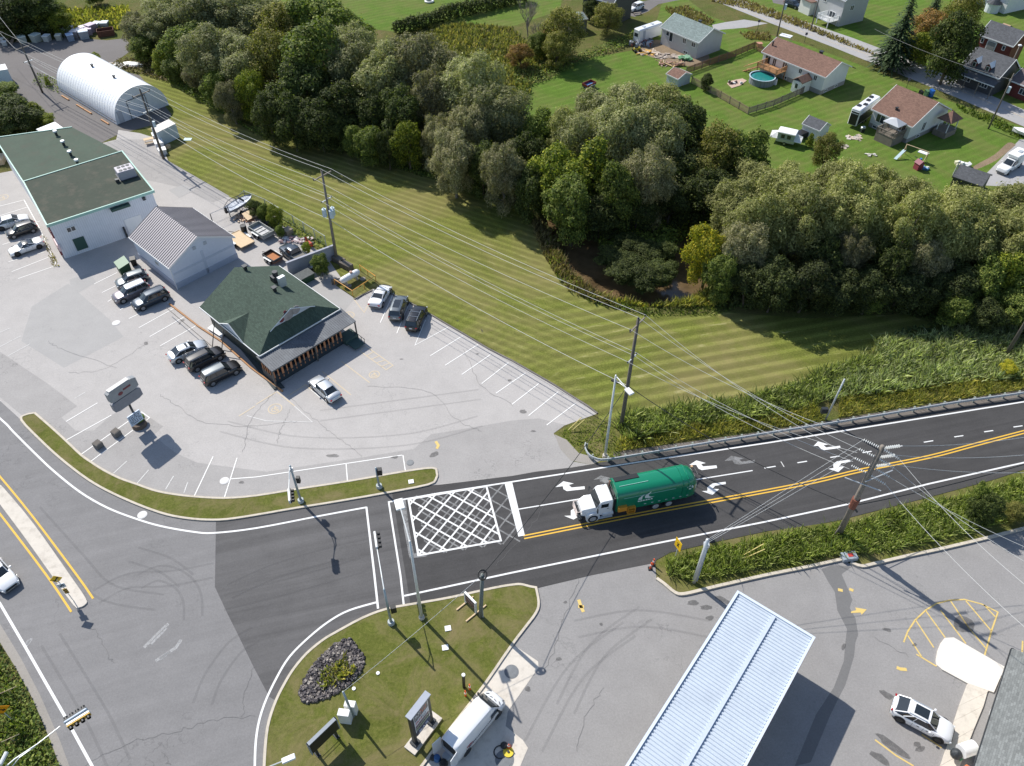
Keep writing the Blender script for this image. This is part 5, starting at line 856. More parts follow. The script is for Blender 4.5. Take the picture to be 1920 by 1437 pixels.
# ---- arched fabric building
a, b, c = g(112, 170), g(220, 235), g(319, 199); d_ = (b-a); an = math.atan2(d_.y, d_.x); LQ = d_.xy.length; WQ = (c-b).xy.length
e = empty('arched_storage_building', (b.x, b.y), an, 'big white half-round storage building with a pale blue-grey end wall', 'warehouse')
prof = [(WQ/2-WQ/2*1.0*math.cos(t)*(1-.0*math.sin(t)), 5.2*math.sin(t)**.85) for t in [math.pi*i/28 for i in range(29)]]
m = MB(); n = 24; rings = []
for i in range(n+1): rings += [[(-LQ+LQ*i/n-.06, v, z) for v, z in prof], [(-LQ+LQ*i/n+.06, v, z) for v, z in prof]] if i % 1 == 0 else []
for k in range(len(rings)):   # ribs bulge slightly
    if k % 2 == 0 and k: pass
m.loft([[(x, (v-WQ/2)*q+WQ/2, z*q) for x, v, z in R_] for R_, q in [(r_, 1.0) for r_ in rings]], cap=False, closed=False); part(e, 'arched_roof', m, plain('white_membrane', (.90, .91, .92), .5, var=.03), 40)
m = MB()
for i in range(n+1): m.tube([(-LQ+LQ*i/n, (v-WQ/2)*1.003+WQ/2, z*1.001) for v, z in prof], .012, 4)
part(e, 'rib', m, plain('membrane_seam', (.80, .82, .85), .5))
endm = plain('blue_grey_membrane', (.66, .70, .75), .5, var=.06)
part(e, 'end_wall', MB().poly([(-.15, v, z*.995) for v, z in prof]), endm); part(e, 'end_wall', MB().poly([(-LQ+.15, v, z*.995) for v, z in prof][::-1]), endm)
m = MB()
for p0, p1 in (((.0, 2.9, 0), (.0, 2.9, 3.3)), ((.0, 2.9, 3.3), (.0, 6.4, 3.3)), ((.0, 6.4, 3.3), (.0, 6.4, 0))): m.tube([p0, p1], .05, 4)
part(e, 'door_frame', m, steel_dark); part(e, 'door', MB().box((-.08, 1.1, 1.1), (.08, .9, 2.1)), plain('door_grey', (.42, .45, .5)))
m = MB(); m.box((-LQ/2, -.05, .6), (LQ, .05, .08)); part(e, 'anchor_rail', m, steel_dark)
for px, py in ((173, 125), (214, 146)): q = (Matrix.Rotation(-an, 3, 'Z') @ (g(px, py, 5.2)-b)); m = MB(); m.cyl((q.x, q.y, 4.6), (q.x, q.y, 5.5), .2, n=8); m.cyl((q.x, q.y, 5.5), (q.x, q.y, 5.65), .3, n=8); part(e, 'roof_vent', m, steel_dark)
for i, u in enumerate((-LQ+4, -LQ+9.5, -8.5, -2.5)): e3 = MB().box((0, 0, .12), (2.6, .25, .24)); o = e3.build('timber_beam', wood_tan, None, label=f'old timber beam along the arched building, {WORDS[i]} from its far end', cat='beam', group='timber beams along the arched building'); q = b+Matrix.Rotation(an, 3, 'Z') @ Vector((u, -.9, 0)); o.location = q; o.rotation_euler.z = an
# ---- small white box shed and container
def box_px(name, label, pts, z0, z1, m_, cat, topm=None):
    P = gp(pts, z1); c_ = sum(P, Vector((0, 0)))/len(P); e = empty(name, (c_.x, c_.y), 0, label, cat); Q = [(p.x-c_.x, p.y-c_.y) for p in P]; part(e, 'body', MB().prism(Q, z0, z1-.06), m_); part(e, 'lid' if cat != 'container' else 'roof', MB().prism([(x*1.01, y*1.01) for x, y in Q], z1-.06, z1), topm or m_); return e, Q
cont_w = siding('container_side', (.55, .64, .70), .3, .3, True)
box_px('storage_container', 'white box with a rusty roof corner beside the power pole, below the arched building', [(283, 240), (316, 224), (329, 232), (294, 249)], 0, 2.5, plain('box_blue_white', (.55, .62, .68), .6, var=.15), 'container', plain('box_top', (.78, .74, .70), .7, var=.15, dirt=(.2, .12, .08)))
box_px('storage_container', 'white ribbed container cut off by the left edge', [(-40, 138), (-30, 128), (9, 120), (14, 130)], 0, 2.8, cont_w, 'container', white_p)
# ---- restaurant with green hip roof
ZE = 3.3; p1, p2, p3, p4 = [g(*p, ZE) for p in ((374, 576), (489, 670), (636, 577), (519, 497))]
an = math.atan2((p2-p1).y, (p2-p1).x); e = empty('restaurant', (p1.x, p1.y), an, 'restaurant with a green hipped roof, two gables and a metal-roofed patio', 'restaurant'); inv = Matrix.Rotation(-an, 3, 'Z')
lr = lambda p: (lambda q: (q.x, q.y))(inv @ (Vector((p[0], p[1], 0))-Vector((p1.x, p1.y, 0))))
LR = (lr(p2)[0]+lr(p3)[0])/2; WR = (lr(p4)[1]+lr(p3)[1])/2; ZR = 6.2; sl = (ZR-ZE)/(WR/2)
part(e, 'wall', MB().box((LR/2, WR/2, 1.62), (LR-1.2, WR-1.2, 3.24)), siding('dark_green_boards', (.03, .045, .04), .2, .3))
gw = 3.1; zb = ZR-sl*gw; hx = LR-1.45                     # gablet half width, base height, plane
r = MB(); T_ = lambda u, v, z: (u, v, z)
ridge0, ridge1 = (0, WR/2, ZR), (hx+.25, WR/2, ZR)
fs = [[(0, 0, ZE), (LR, 0, ZE), (hx, WR/2-gw, zb), (hx+.25, WR/2-gw, zb), ridge1, ridge0], [(LR, WR, ZE), (0, WR, ZE), ridge0, ridge1, (hx+.25, WR/2+gw, zb), (hx, WR/2+gw, zb)], [(LR, 0, ZE), (LR, WR, ZE), (hx, WR/2+gw, zb), (hx, WR/2-gw, zb)]]
for f_ in fs: r.poly(f_)
r.poly([(0, WR, ZE-.15), (LR, WR, ZE-.15), (LR, 0, ZE-.15), (0, 0, ZE-.15)]); r.poly([(0, 0, ZE), ridge0, (0, WR, ZE)])
DP = None
dc = LR*.545; dw = 2.55; dz = ZE+sl*2.9                    # side dormer
r.poly([(dc-dw, -.02, ZE+.01), (dc, -.02, dz), (dc, 2.9, dz)][::-1]); r.poly([(dc+dw, -.02, ZE+.01), (dc, -.02, dz), (dc, 2.9, dz)]); r.poly([(dc-dw, 0.05, ZE), (dc, 2.95, dz), (dc+dw, .05, ZE)])
part(e, 'roof', r, sh_green)
m = MB(); m.poly([(hx+.02, WR/2-gw, zb), (hx+.02, WR/2+gw, zb), (hx+.02, WR/2, ZR-.02)]); part(e, 'gable', m, plain('blue_grey_gable', (.50, .55, .62), .7))
m = MB(); m.poly([(dc-dw*.9, .08, ZE+.05), (dc+dw*.9, .08, ZE+.05), (dc, .08, dz-.15)]); part(e, 'gable', m, plain('blue_grey_gable', (.50, .55, .62), .7))
m = MB()
for s_ in (-1, 1): m.tube([(hx+.27, WR/2+s_*(gw+.1), zb-.03), (hx+.27, WR/2, ZR)], .06, 4); m.tube([(dc+s_*dw, -.03, ZE), (dc, -.03, dz)], .06, 4)
m.box((LR/2, -.03, ZE-.07), (LR, .07, .16)); m.box((LR+.03, WR/2, ZE-.07), (.07, WR, .16)); m.box((LR/2, WR+.03, ZE-.07), (LR, .07, .16)); part(e, 'fascia', m, trim_w)
m = MB(); 
for v, z, r_ in ((WR/2-.4, zb+.65, .75), (WR/2+.75, zb+.75, .6)): m.cyl((hx+.03, v, z), (hx+.06, v, z), r_, n=18)
part(e, 'gable_emblem', m, plain('faded_emblem', (.36, .33, .32), .8, var=.5, scale=1.6)); m = MB(); m.cyl((hx+.05, WR/2-1.35, zb+.5), (hx+.08, WR/2-1.35, zb+.5), .36, n=10); m.cyl((hx+.05, WR/2-.7, zb+1.35), (hx+.08, WR/2-.7, zb+1.35), .2, n=8); part(e, 'gable_emblem', m, maroon)
for px, py, k in ((461, 508, .35), (516, 548, .35)): q = lr(g(px, py, 5.6)); z = ZE+sl*min(q[1], WR-q[1]); m = MB(); m.box((q[0], q[1], z+.2), (.35, .35, .7)); m.box((q[0], q[1], z+.6), (.6, .6, .12)); part(e, 'roof_vent', m, steel_dark)
q = lr(g(520, 528, 5.3)); z = ZE+sl*(WR-q[1]); m = MB(); m.box((q[0]-.5, q[1], z+.45), (.8, .8, 1.0)); m.cyl((q[0]-.5, q[1]+.2, z+.9), (q[0]-.5, q[1]+.2, z+1.5), .35, n=10); part(e, 'exhaust_fan', m, steel_dark); m = MB(); m.box((q[0]+.8, q[1]+.2, z+.7), (.5, .9, 1.4)); part(e, 'air_duct', m, galv)
# patio
u0, u1 = LR-.35, LR+2.55; v0, v1 = -.25, WR+.3
m = MB(); m.loft([[(u, v, z) for u, z in [(u0, 3.12), (u1, 2.65), (u1, 2.55), (u0, 3.02)]] for v in (v0, v1)])
nb = int((v1-v0)/.28)
for i in range(nb+1): v = v0+.05+(v1-v0-.1)*i/nb; m.loft([[(u, v-.03, z), (u, v+.03, z), (u, v+.03, z+.04), (u, v-.03, z+.04)] for u, z in ((u0, 3.12), (u1, 2.65))])
part(e, 'patio_roof', m, plain('weathered_roof_sheet', (.13, .14, .155), .6, .15, var=.3, scale=.5, dirt=(.24, .26, .28)))
part(e, 'patio_wall', MB().box(((LR+u1)/2-.3, (v0+v1)/2-.9, .7), (u1-LR-.2, v1-v0-2.2, 1.4)), plain('dark_blue_boards', (.028, .04, .05), .6))
m = MB(); ors = plain('orange_cedar_slats', (.42, .19, .09), .8, var=.25)
n_ = 17
for i in range(n_): v = v0+.2+(v1-v0-2.6)*i/(n_-1); m.box((u1-.12, v, 1.85), (.07, .14 if i % 2 else .24, 1.0)); m.box((u1-.12, v, 1.0), (.05, .1, .3))
for i in range(5): m.box((u0+.5+.5*i, v0+.2, 1.85), (.14, .07, 1.0))
part(e, 'patio_slats', m, ors)
m = MB(); m.box((u1-.15, (v0+v1)/2-1.0, 2.42), (.1, v1-v0-2.0, .14)); 
for v in (v0+.1, (v0+v1)/2, v1-.1): m.box((u1-.15, v, 1.3), (.14, .14, 2.5))
part(e, 'patio_post', m, wood_dark)
m = MB(); m.box((u1+.5, v1-1.2, .35), (2.6, 1.5, .1)); m.box((u1-.6, v1-1.1, .4), (1.6, 1.9, .7)); part(e, 'ramp', m, plain('green_ramp', (.05, .09, .08), .8)); m = MB()
for k in range(5): m.box((u1-.6+.6*k, v1-.45, .75), (.05, .05, .9))
m.tube([(u1-.8, v1-.45, 1.2), (u1+1.9, v1-.45, 1.1)], .04, 4); part(e, 'handrail', m, steel_dark)
m = MB(); m.prism([lr(g(*p)) for p in ((423, 622), (514, 732), (534, 728), (520, 712), (448, 632))], .02, .2); part(e, 'walkway', m, plain('walkway_deck', (.055, .065, .065), .9))
m = MB(); m.prism([lr(g(*p)) for p in ((390, 619), (400, 612), (422, 629), (417, 636))], .2, .32); part(e, 'landing', m, white_p)
m = MB()
for u in (3.4, 5.4): m.tube([(u, -.1, 3.0), (u+.6, -1.6, .2)], .07, 4)
m.tube([(-6, -1.9, .95), (6, -1.9, .95)], .04, 4); part(e, 'handrail', m, wood_dark)
m = MB(); m.tube([(*gp([p])[0], .12) for p in ((318, 571), (372, 613), (415, 641), (470, 690), (530, 735))], .13, 5); m.build('parking_beam', wood_tan, None, label='long cedar beam marking the walk in front of the restaurant', cat='beam')
# ---- fuel canopy
ZC = 5.2; c1, c2, c3 = g(1383, 1107, ZC), g(1529, 1195, ZC), g(1172, 1437, ZC); ul = (c3-c1).normalized(); wd_ = (c2-c1); an = math.atan2(ul.y, ul.x); WC = wd_.dot(Vector((-ul.y, ul.x, 0))); LC = 26
e = empty('fuel_canopy', (c1.x, c1.y), an, 'long white ribbed canopy over the fuel pumps', 'canopy')
cm = plain('white_canopy_sheet', (.53, .59, .66), .42, .1, var=.09, scale=.5, dirt=(.44, .50, .57)); m = MB(); wc = abs(WC); sg = 1 if WC > 0 else -1
m.box((LC/2, sg*wc/2, ZC-.35), (LC-.3, wc-.3, .3)); nr = int(LC/.31)
for i in range(nr): m.loft([[(x+o, v, z) for o, z in ((-.12, ZC-.2), (.12, ZC-.2), (.06, ZC-.115), (-.06, ZC-.115))] for x in [.3+(LC-.6)*i/(nr-1)] for v in (sg*.25, sg*(wc-.25))])
part(e, 'roof_sheet', m, cm); m = MB(); 
m.box((LC/2, sg*.1, ZC-.45), (LC, .22, .9)); m.box((LC/2, sg*(wc-.1), ZC-.45), (LC, .22, .9)); m.box((.1, sg*wc/2, ZC-.45), (.22, wc-.45, .9)); m.box((LC-.1, sg*wc/2, ZC-.45), (.22, wc-.45, .9)); part(e, 'fascia', m, plain('white_fascia', (.62, .68, .76), .4, var=.04))
m = MB(); m.box((LC/2, sg*wc/2, ZC-.06), (LC-.6, .32, .12)); part(e, 'gutter', m, plain('gutter_grey', (.52, .58, .67), .4)); part(e, 'trim_strip', MB().box((LC/2, sg*(wc+.025), ZC-.55), (LC, .03, .12)), plain('orange_red', (.55, .12, .05), .5))
for x in (4, 12, 20):
    part(e, 'column', MB().box((x, sg*wc/2, 2.2), (.35, .35, 4.4)), white_p)
for x in (5.5, 13.5, 21.5): pm = MB().box((x, sg*wc/2, .1), (3.5, 1.2, .2)); part(e, 'pump_island', pm, kerb_m); part(e, 'fuel_pump', MB().box((x, sg*wc/2, 1.1), (1.0, .6, 1.8), 0, .05), galv)
# ---- station shop, bottom right
k0, k1 = g(1897, 1216, 3.3), g(1845, 1380, 3.3); dd = (k1-k0).normalized(); an = math.atan2(dd.y, dd.x); e = empty('station_shop', (k0.x, k0.y), an, 'station shop with grey shingle roof and white window front, bottom right', 'shop')
kl = (k1-k0).length; n_ = 1 # away from lot = +v
m = MB(); m.loft([[(u, v, z) for v, z in ((0, 3.3), (7, 5.6), (14, 3.3), (14, 3.1), (7, 5.4), (0, 3.1))] for u in (0, 22)]); part(e, 'roof', m, sh_store)
m = MB(); m.box((11, -.02, 3.2), (22, .05, .24)); m.box((-.02, 7, 3.2), (.05, 14, .3)); part(e, 'drip_edge', m, steel_dark)
part(e, 'wall', MB().box((11, 7, 1.55), (21, 12.4, 3.1)), plain('cream_wall', (.74, .72, .68), .7)); part(e, 'wall_base', MB().box((5, .74, .35), (9, .12, .7)), plain('grey_base', (.30, .29, .28), .8))
for i, u in enumerate((3.0, 4.9, 6.3, 7.7, 8.9)): fo = part(e, 'window', MB().box((u, .76, 1.75), (1.2, .08, 1.5)), steel_dark); part(fo, 'pane', MB().box((u, .71, 1.75), (1.05, .06, 1.35)), plain('pale_glass', (.45, .47, .40), .15, var=.3))
part(e, 'poster', MB().box((1.9, .74, 1.7), (.9, .06, 1.2)), plain('poster_tan', (.5, .32, .26), .6, var=.5, scale=2)); part(e, 'orange_panel', MB().box((13.4, .35, 2.4), (3.6, 1.5, .8)), plain('orange_panel', (.62, .19, .07), .5))
part(e, 'downpipe', MB().cyl((.7, .6, .1), (.7, .6, 3.1), .07, n=6), trim_w); part(e, 'wall_lamp', MB().box((5.9, .3, 2.2), (.6, .25, .18)), trim_w)
t0, t1 = g(1799, 1412, .9), g(1830, 1398, 1.5); e = empty('gas_tank', (t0.x, t0.y), 0, 'white cylinder tank with a black fan opening beside the station shop', 'tank'); dv = Vector((t1.x-t0.x, t1.y-t0.y, 0)); m = MB(); m.cyl((0, 0, 1.2), (*dv.xy*1.0, 1.2), .55, n=18); part(e, 'drum', m, white_p, 30); dn = dv.normalized(); part(e, 'opening', MB().cyl((dv.x+dn.x*.0, dv.y+dn.y*.0, 1.2), (dv.x+dn.x*.03, dv.y+dn.y*.03, 1.2), .38, n=14), black); m = MB()
for f_ in (.1, .9):
    for s_ in (-.35, .35): m.box((dv.x*f_+dn.y*s_, dv.y*f_-dn.x*s_, .4), (.1, .1, .8))
part(e, 'stand', m, plain('green_stand', (.05, .25, .12), .5)); part(e, 'motor', MB().sphere((-dn.x*.3, -dn.y*.3, .9), .45), steel_dark)
# ================================================================ VEHICLES
def carpaint(name, c, metal=.0, rough=.28): return plain(name, c, rough, metal, var=.04, coat=.6)
CP = dict(white=carpaint('car_white', (.78, .79, .80)), black=carpaint('car_black', (.012, .012, .014)), silver=carpaint('car_silver', (.50, .53, .56), .5, .3), grey=carpaint('car_grey', (.17, .19, .20), .5, .3), navy=carpaint('car_navy', (.035, .05, .07), .4, .3), pewter=carpaint('car_pewter', (.20, .18, .20), .5, .3))
wind = plain('car_glass', (.02, .026, .03), .04, var=.1, spec=1.0); rim_m = plain('alloy_rim', (.35, .36, .37), .35, .7); rim_b = plain('black_rim', (.03, .03, .03), .4); lamp_r = plain('tail_lamp', (.35, .015, .02), .2); lamp_w = plain('head_lamp', (.65, .68, .70), .1); plate_m = plain('number_plate', (.6, .62, .66), .5)
# side profiles: (x along length 0 tail .. 1 nose, deck height)   belt / cabin bottom x0,x3, roof x1,x2
KINDS_ = dict(sedan=dict(L=4.75, W=1.84, H=1.45, deck=[(0, .62), (.015, .84), (.05, .98), (.17, 1.0), (.3, 1.0), (.68, .98), (.8, .93), (.92, .82), (.98, .68), (1, .48)], cab=(.13, .30, .58, .73)),
              coupe=dict(L=4.65, W=1.93, H=1.24, deck=[(0, .60), (.02, .86), (.07, .96), (.25, .97), (.4, .95), (.7, .84), (.85, .74), (.95, .6), (.985, .5), (1, .38)], cab=(.22, .42, .56, .70)),
              suv=dict(L=4.7, W=1.88, H=1.66, deck=[(0, .60), (.01, .95), (.03, 1.06), (.17, 1.08), (.3, 1.08), (.68, 1.07), (.8, 1.04), (.93, .95), (.985, .78), (1, .5)], cab=(.02, .10, .60, .745)),
              fastback=dict(L=4.8, W=1.94, H=1.58, deck=[(0, .60), (.01, .92), (.03, 1.04), (.17, 1.06), (.3, 1.05), (.68, 1.02), (.8, .97), (.93, .86), (.985, .68), (1, .48)], cab=(.04, .22, .58, .735)),
              hatch=dict(L=4.2, W=1.76, H=1.50, deck=[(0, .60), (.01, .88), (.03, .98), (.17, .98), (.3, .98), (.7, .97), (.82, .92), (.94, .82), (.985, .68), (1, .48)], cab=(.03, .14, .58, .76)),
              pickup=dict(L=5.8, W=1.98, H=1.88, deck=[(0, .68), (.004, 1.1), (.02, 1.14), (.17, 1.15), (.4, 1.15), (.68, 1.17), (.8, 1.15), (.93, 1.08), (.985, .92), (1, .55)], cab=(.40, .44, .62, .735)))
def interp(T, x):
    for (a, b), (c, d) in zip(T, T[1:]):
        if x <= c: return b+(d-b)*(x-a)/(c-a+1e-9)
    return T[-1][1]
def wheel(parent, x, y, r, side, rimm, wd=.23):
    m = MB(); m.cyl((x, y-wd/2*side, r), (x, y+wd/2*side, r), r, n=18); w_ = part(parent, 'wheel', m, rubber, 30); m = MB(); yy = y+side*(wd/2+.005)
    m.cyl((x, yy-side*.05, r), (x, yy, r), r*.70, r*.66, n=14)
    for k in range(5): a = k*1.2566; m.box((x+math.cos(a)*r*.34, yy+side*.01, r+math.sin(a)*r*.34), (r*.16, .02, r*.16))
    part(w_, 'rim', m, rimm)
def car(label, kind, paintname, nose, tail, z=.65, roof=None, rim=None, group='cars parked on the big lot', rack=False, sunroof=False, name='parked_car', cat='car', Lf=None, glassroof=False):
    K = KINDS_[kind]; N, T = g(*nose, z), g(*tail, z); c = (N+T)/2; an = math.atan2((N-T).y, (N-T).x); L, W, Hc = K['L'], K['W'], K['H']
    if Lf: L = Lf
    e = empty(name, (c.x, c.y, .03), an, label, cat, group); P = CP[paintname]; X = lambda q: (q-.5)*L
    # body: lofted sections
    xs = [0, .012, .03, .07, .13, .2, .3, .4, .5, .6, .7, .78, .85, .91, .955, .98, .995, 1]; rings = []
    for q in xs:
        top = interp(K['deck'], q); e_ = min(q, 1-q); hw = W/2*(1-.26*max(0, 1-e_/.10)**2-.05*max(0, 1-e_/.28)); low = .22 if .03 < q < .97 else .30
        sec = [(0, top+.035), (hw*.55, top+.025), (hw*.86, top-.02), (hw*.97, top-.13), (hw, top-.28), (hw, .52), (hw*.97, .34), (hw*.9, low), (0, low)]
        sec = [(y, min(z_, top+.035)) for y, z_ in sec]; rings.append([(X(q), -y, z_) for y, z_ in sec]+[(X(q), y, z_) for y, z_ in sec[-2:0:-1]])
    m = MB(); m.loft(rings); part(e, 'body', m, P, 35)
    if kind == 'pickup':
        m = MB(); m.box((X(.205), 0, 1.19), (L*.36, W*.80, .05)); part(e, 'bed', m, plain('bed_liner', (.16, .15, .13), .8)); m = MB(); m.box((X(.205), W*.45, 1.24), (L*.39, .1, .1)); m.box((X(.205), -W*.45, 1.24), (L*.39, .1, .1)); m.box((X(.012), 0, 1.24), (.1, W*.9, .1)); part(e, 'bed_rail', m, P)
    x0, x1, x2, x3 = [X(q) for q in K['cab']]; zb = [interp(K['deck'], q)-.03 for q in (K['cab'][0], K['cab'][3])]; wb, wt = W*.445, W*.36
    # glasshouse
    gl = MB(); nS = 6; rr = []
    def ring(xb, xt, zz, f):     # f 0 bottom .. 1 top : rounded rectangle section
        pass
    bot = [(x0, -wb*.86, zb[0]), (x0, wb*.86, zb[0]), (x0+.3, wb, zb[0]), (x3-.45, wb, zb[1]), (x3, wb*.74, zb[1]), (x3+.05, 0, zb[1]), (x3, -wb*.74, zb[1]), (x3-.45, -wb, zb[1]), (x0+.3, -wb, zb[0])]
    top = [(x1, -wt*.9, Hc-.05), (x1, wt*.9, Hc-.05), (x1+.2, wt, Hc-.045), (x2-.25, wt, Hc-.045), (x2, wt*.84, Hc-.055), (x2+.03, 0, Hc-.045), (x2, -wt*.84, Hc-.055), (x2-.25, -wt, Hc-.045), (x1+.2, -wt, Hc-.045)]
    gl.loft([bot[::-1], top[::-1]]); part(e, 'window', gl, wind)
    # roof skin, domed
    m = MB(); rs = []
    for i in range(7):
        f = i/6; x = x1-.04+(x2-x1+.02)*f; dz = .035*math.sin(math.pi*(f*.8+.1)); ww = wt*(.93 if i in (0, 6) else 1.03); rs.append([(x, -ww, Hc-.06), (x, -ww*.9, Hc-.015+dz*.4), (x, -ww*.45, Hc+dz-.005), (x, 0, Hc+dz), (x, ww*.45, Hc+dz-.005), (x, ww*.9, Hc-.015+dz*.4), (x, ww, Hc-.06)])
    m.loft(rs); part(e, 'roof', m, CP[roof] if roof in CP else (roof or P), 40)
    m = MB()
    for s_ in (-1, 1):
        m.tube([(x0+.02, s_*wb*.88, zb[0]+.02), (x1, s_*wt*.94, Hc-.04)], .055, 5); m.tube([(x3-.02, s_*wb*.80, zb[1]+.03), (x2, s_*wt*.90, Hc-.04)], .04, 5); m.tube([((x0+x3)/2-.15, s_*wb*1.0, zb[0]+.05), ((x1+x2)/2-.05, s_*wt*1.01, Hc-.05)], .032, 4)
        if kind in ('suv', 'hatch', 'fastback'): m.tube([(x0+.75, s_*wb*.99, zb[0]+.05), (x1+.55, s_*wt*1.0, Hc-.05)], .05, 4)
    part(e, 'pillar', m, P)
    if sunroof: m = MB(); m.loft([[(x, y, Hc+.04+.0*x) for y in (-wt*.62, wt*.62)]+[(x, y, Hc+.01) for y in (wt*.62, -wt*.62)] for x in (x1+(.30 if glassroof else .62)*(x2-x1) if not glassroof else x1+.25*(x2-x1), x2-.22)]); part(e, 'sunroof', m, wind)
    if rack:
        m = MB()
        for s_ in (-1, 1): m.tube([(x1+.1, s_*wt*.9, Hc+.06), (x2-.2, s_*wt*.9, Hc+.06)], .025, 4)
        if rack == 2:
            for f in (.35, .75): m.tube([(x1+(x2-x1)*f, -wt*.9, Hc+.09), (x1+(x2-x1)*f, wt*.9, Hc+.09)], .028, 4)
        part(e, 'roof_rack', m, galv)
    r = .34 if kind in ('sedan', 'coupe', 'hatch') else .38; wx = (X(.185), X(.805))
    arch = MB()
    for x in wx:
        for s_ in (-1, 1): arch.cyl((x, s_*(W/2-.25), r+.03), (x, s_*(W/2+.004), r+.03), r+.075, n=18); wheel(e, x, s_*(W/2-.10), r, s_, rim or rim_m)
    part(e, 'wheel_arch', arch, black)
    hz, tz = interp(K['deck'], .95)-.18, interp(K['deck'], .03)-.14
    for s_ in (-1, 1):
        part(e, 'headlight', MB().box((X(.962), s_*W*.345, hz), (.15, .32, .12), -s_*.6), lamp_w); part(e, 'tail_light', MB().box((X(.018), s_*W*.33, tz), (.12, .36, .13), s_*.42), lamp_r)
        part(e, 'mirror', MB().box((x3-.50, s_*(W/2+.09), zb[1]+.10), (.16, .2, .14), 0, .03), P)
    part(e, 'grille', MB().box((X(.994), 0, .50), (.06, W*.55, .2)), black); part(e, 'bumper_trim', MB().box((X(.006), 0, .42), (.06, W*.7, .14)), black); part(e, 'number_plate', MB().box((X(-.002), 0, tz-.12), (.03, .4, .14)), plate_m)
    m = MB()
    for s_ in (-1, 1):
        for f in (.36, .535, .70): m.box((X(f), s_*(W/2+.001), .68), (.018, .012, .55))
        m.box((X(.45), s_*(W/2+.01), .86), (.2, .03, .04)); m.box((X(.6), s_*(W/2+.01), .86), (.2, .03, .04))
    part(e, 'door_seam', m, steel_dark); return e
car('white fastback SUV with a black glass roof, parked beside the station shop walkway', 'fastback', 'white', (1785, 1377), (1677, 1320), .7, rim=rim_b, group=None, rack=1, sunroof=True, glassroof=True)
car('white convertible with a dark soft top, lowest of the three by the shop', 'coupe', 'white', (18.4, 472), (77.3, 451.5), roof='black', rim=rim_b)
car('small black car between the two white cars by the shop', 'hatch', 'black', (17.6, 438), (62, 424))
car('white sedan facing the shop front, upper left of the lot', 'sedan', 'white', (51.5, 407), (-10, 424), rim=rim_b)
car('dark car mostly hidden behind the silver-bonneted SUV, beside the green skip', 'hatch', 'grey', (227, 530), (266, 517))
car('dark SUV with pale silver roof and bonnet, in the middle of its row of three', 'suv', 'pewter', (216.7, 560), (273, 536), roof='silver')
car('black SUV with roof rails in front of the white clad building', 'suv', 'navy', (254, 573), (309.5, 549), rack=1)
car('silver sedan with a small sunroof, upper one of the three by the restaurant', 'sedan', 'silver', (385.5, 643), (317, 672), sunroof=True)
car('black SUV between the silver sedan and the other black SUV', 'suv', 'black', (415, 657), (353, 688), rack=1)
car('black SUV with a grey roof rack, nearest the camera in the row of three', 'suv', 'black', (445, 684), (383, 714), roof='grey', rack=1)
car('pale blue-silver sedan parked below the patio of the restaurant', 'sedan', 'silver', (590, 711), (628, 745), .7)
car('white low sports car nearest the gas tank fence', 'coupe', 'white', (722, 539), (703.5, 570), .6)
car('grey SUV between the white sports car and the black SUV', 'suv', 'grey', (753, 559), (741, 594), .7, sunroof=True, glassroof=True, rim=rim_b)
car('black SUV with silver roof bars at the end of the row of three', 'suv', 'black', (788, 580), (773, 612), .7, rack=2)
car('dark pickup truck standing in the junk yard behind the concrete wall', 'pickup', 'navy', (526, 456), (579, 497), .9, group=None, name='pickup_truck', cat='pickup')
car('white car driving down the main road at the left edge', 'sedan', 'white', (23, 1103), (-28, 1047), .6, group=None, name='moving_car')
car('white hatchback on the gravel drive at the top edge', 'hatch', 'white', (1181.5, 17.5), (1204, 9.5), group='cars at the houses')
car('dark pickup beside the white hatchback at the top edge', 'pickup', 'black', (1166, 7), (1194, -4), group='cars at the houses', name='pickup_truck', cat='pickup')
car('dark hatchback left of the white garage at the top edge', 'hatch', 'navy', (1499, 12), (1475, 4), group='cars at the houses'); car('black car closest to the white garage at the top edge', 'hatch', 'black', (1512, 9), (1494, 1), group='cars at the houses')
pk = car('white pickup carrying a white camper cap at the right edge', 'pickup', 'white', (1871, 322), (1918, 292), 1.0, group='cars at the houses', name='pickup_truck', cat='pickup')
m = MB(); m.box((-1.75, 0, 1.85), (2.6, 1.95, 1.4), 0, .12); m.box((-.2, 0, 2.35), (1.2, 1.8, .5), 0, .1); part(pk, 'camper_cap', m, white_p); part(pk, 'roof_hatch', MB().box((-1.6, .1, 2.6), (.9, .6, .1)), galv)
# ---- pale panel van with its rear doors open
N, T = g(940, 1296, 1.0), g(838, 1416, 1.0); c = (N+T)/2; an = math.atan2((N-T).y, (N-T).x); LV = 6.0; e = empty('panel_van', (c.x, c.y, .05), an, 'white high-roofed panel van with its rear doors open beside the lawn', 'van'); X = lambda q: (q-.5)*LV
rings = []
for q, top, hw in ((0, 2.50, .86), (.02, 2.56, .92), (.1, 2.6, .95), (.5, 2.6, .97), (.66, 2.56, .97), (.70, 2.48, .96), (.74, 2.28, .97), (.785, 1.95, .985), (.83, 1.50, .99), (.87, 1.28, .98), (.93, 1.14, .93), (.97, .98, .84), (.992, .75, .72), (1, .5, .6)):
    f = min(1, max(0, (top-1.2)/1.0)); sec = [(0, top+.03), (hw*(.55-.0*f), top+.02), (hw*(.86-.1*f), top-.05), (hw*(.94-.06*f), top-.22), (hw, min(1.15, top-.25)), (hw, .45), (hw*.92, .28), (0, .28)]
    rings.append([(X(q), -y, z) for y, z in sec]+[(X(q), y, z) for y, z in sec[-2:0:-1]])
m = MB(); n0 = 14
m.loft(rings, cap=False); m.poly([p for p in rings[-1]]); part(e, 'body', m, CP['white'], 35)
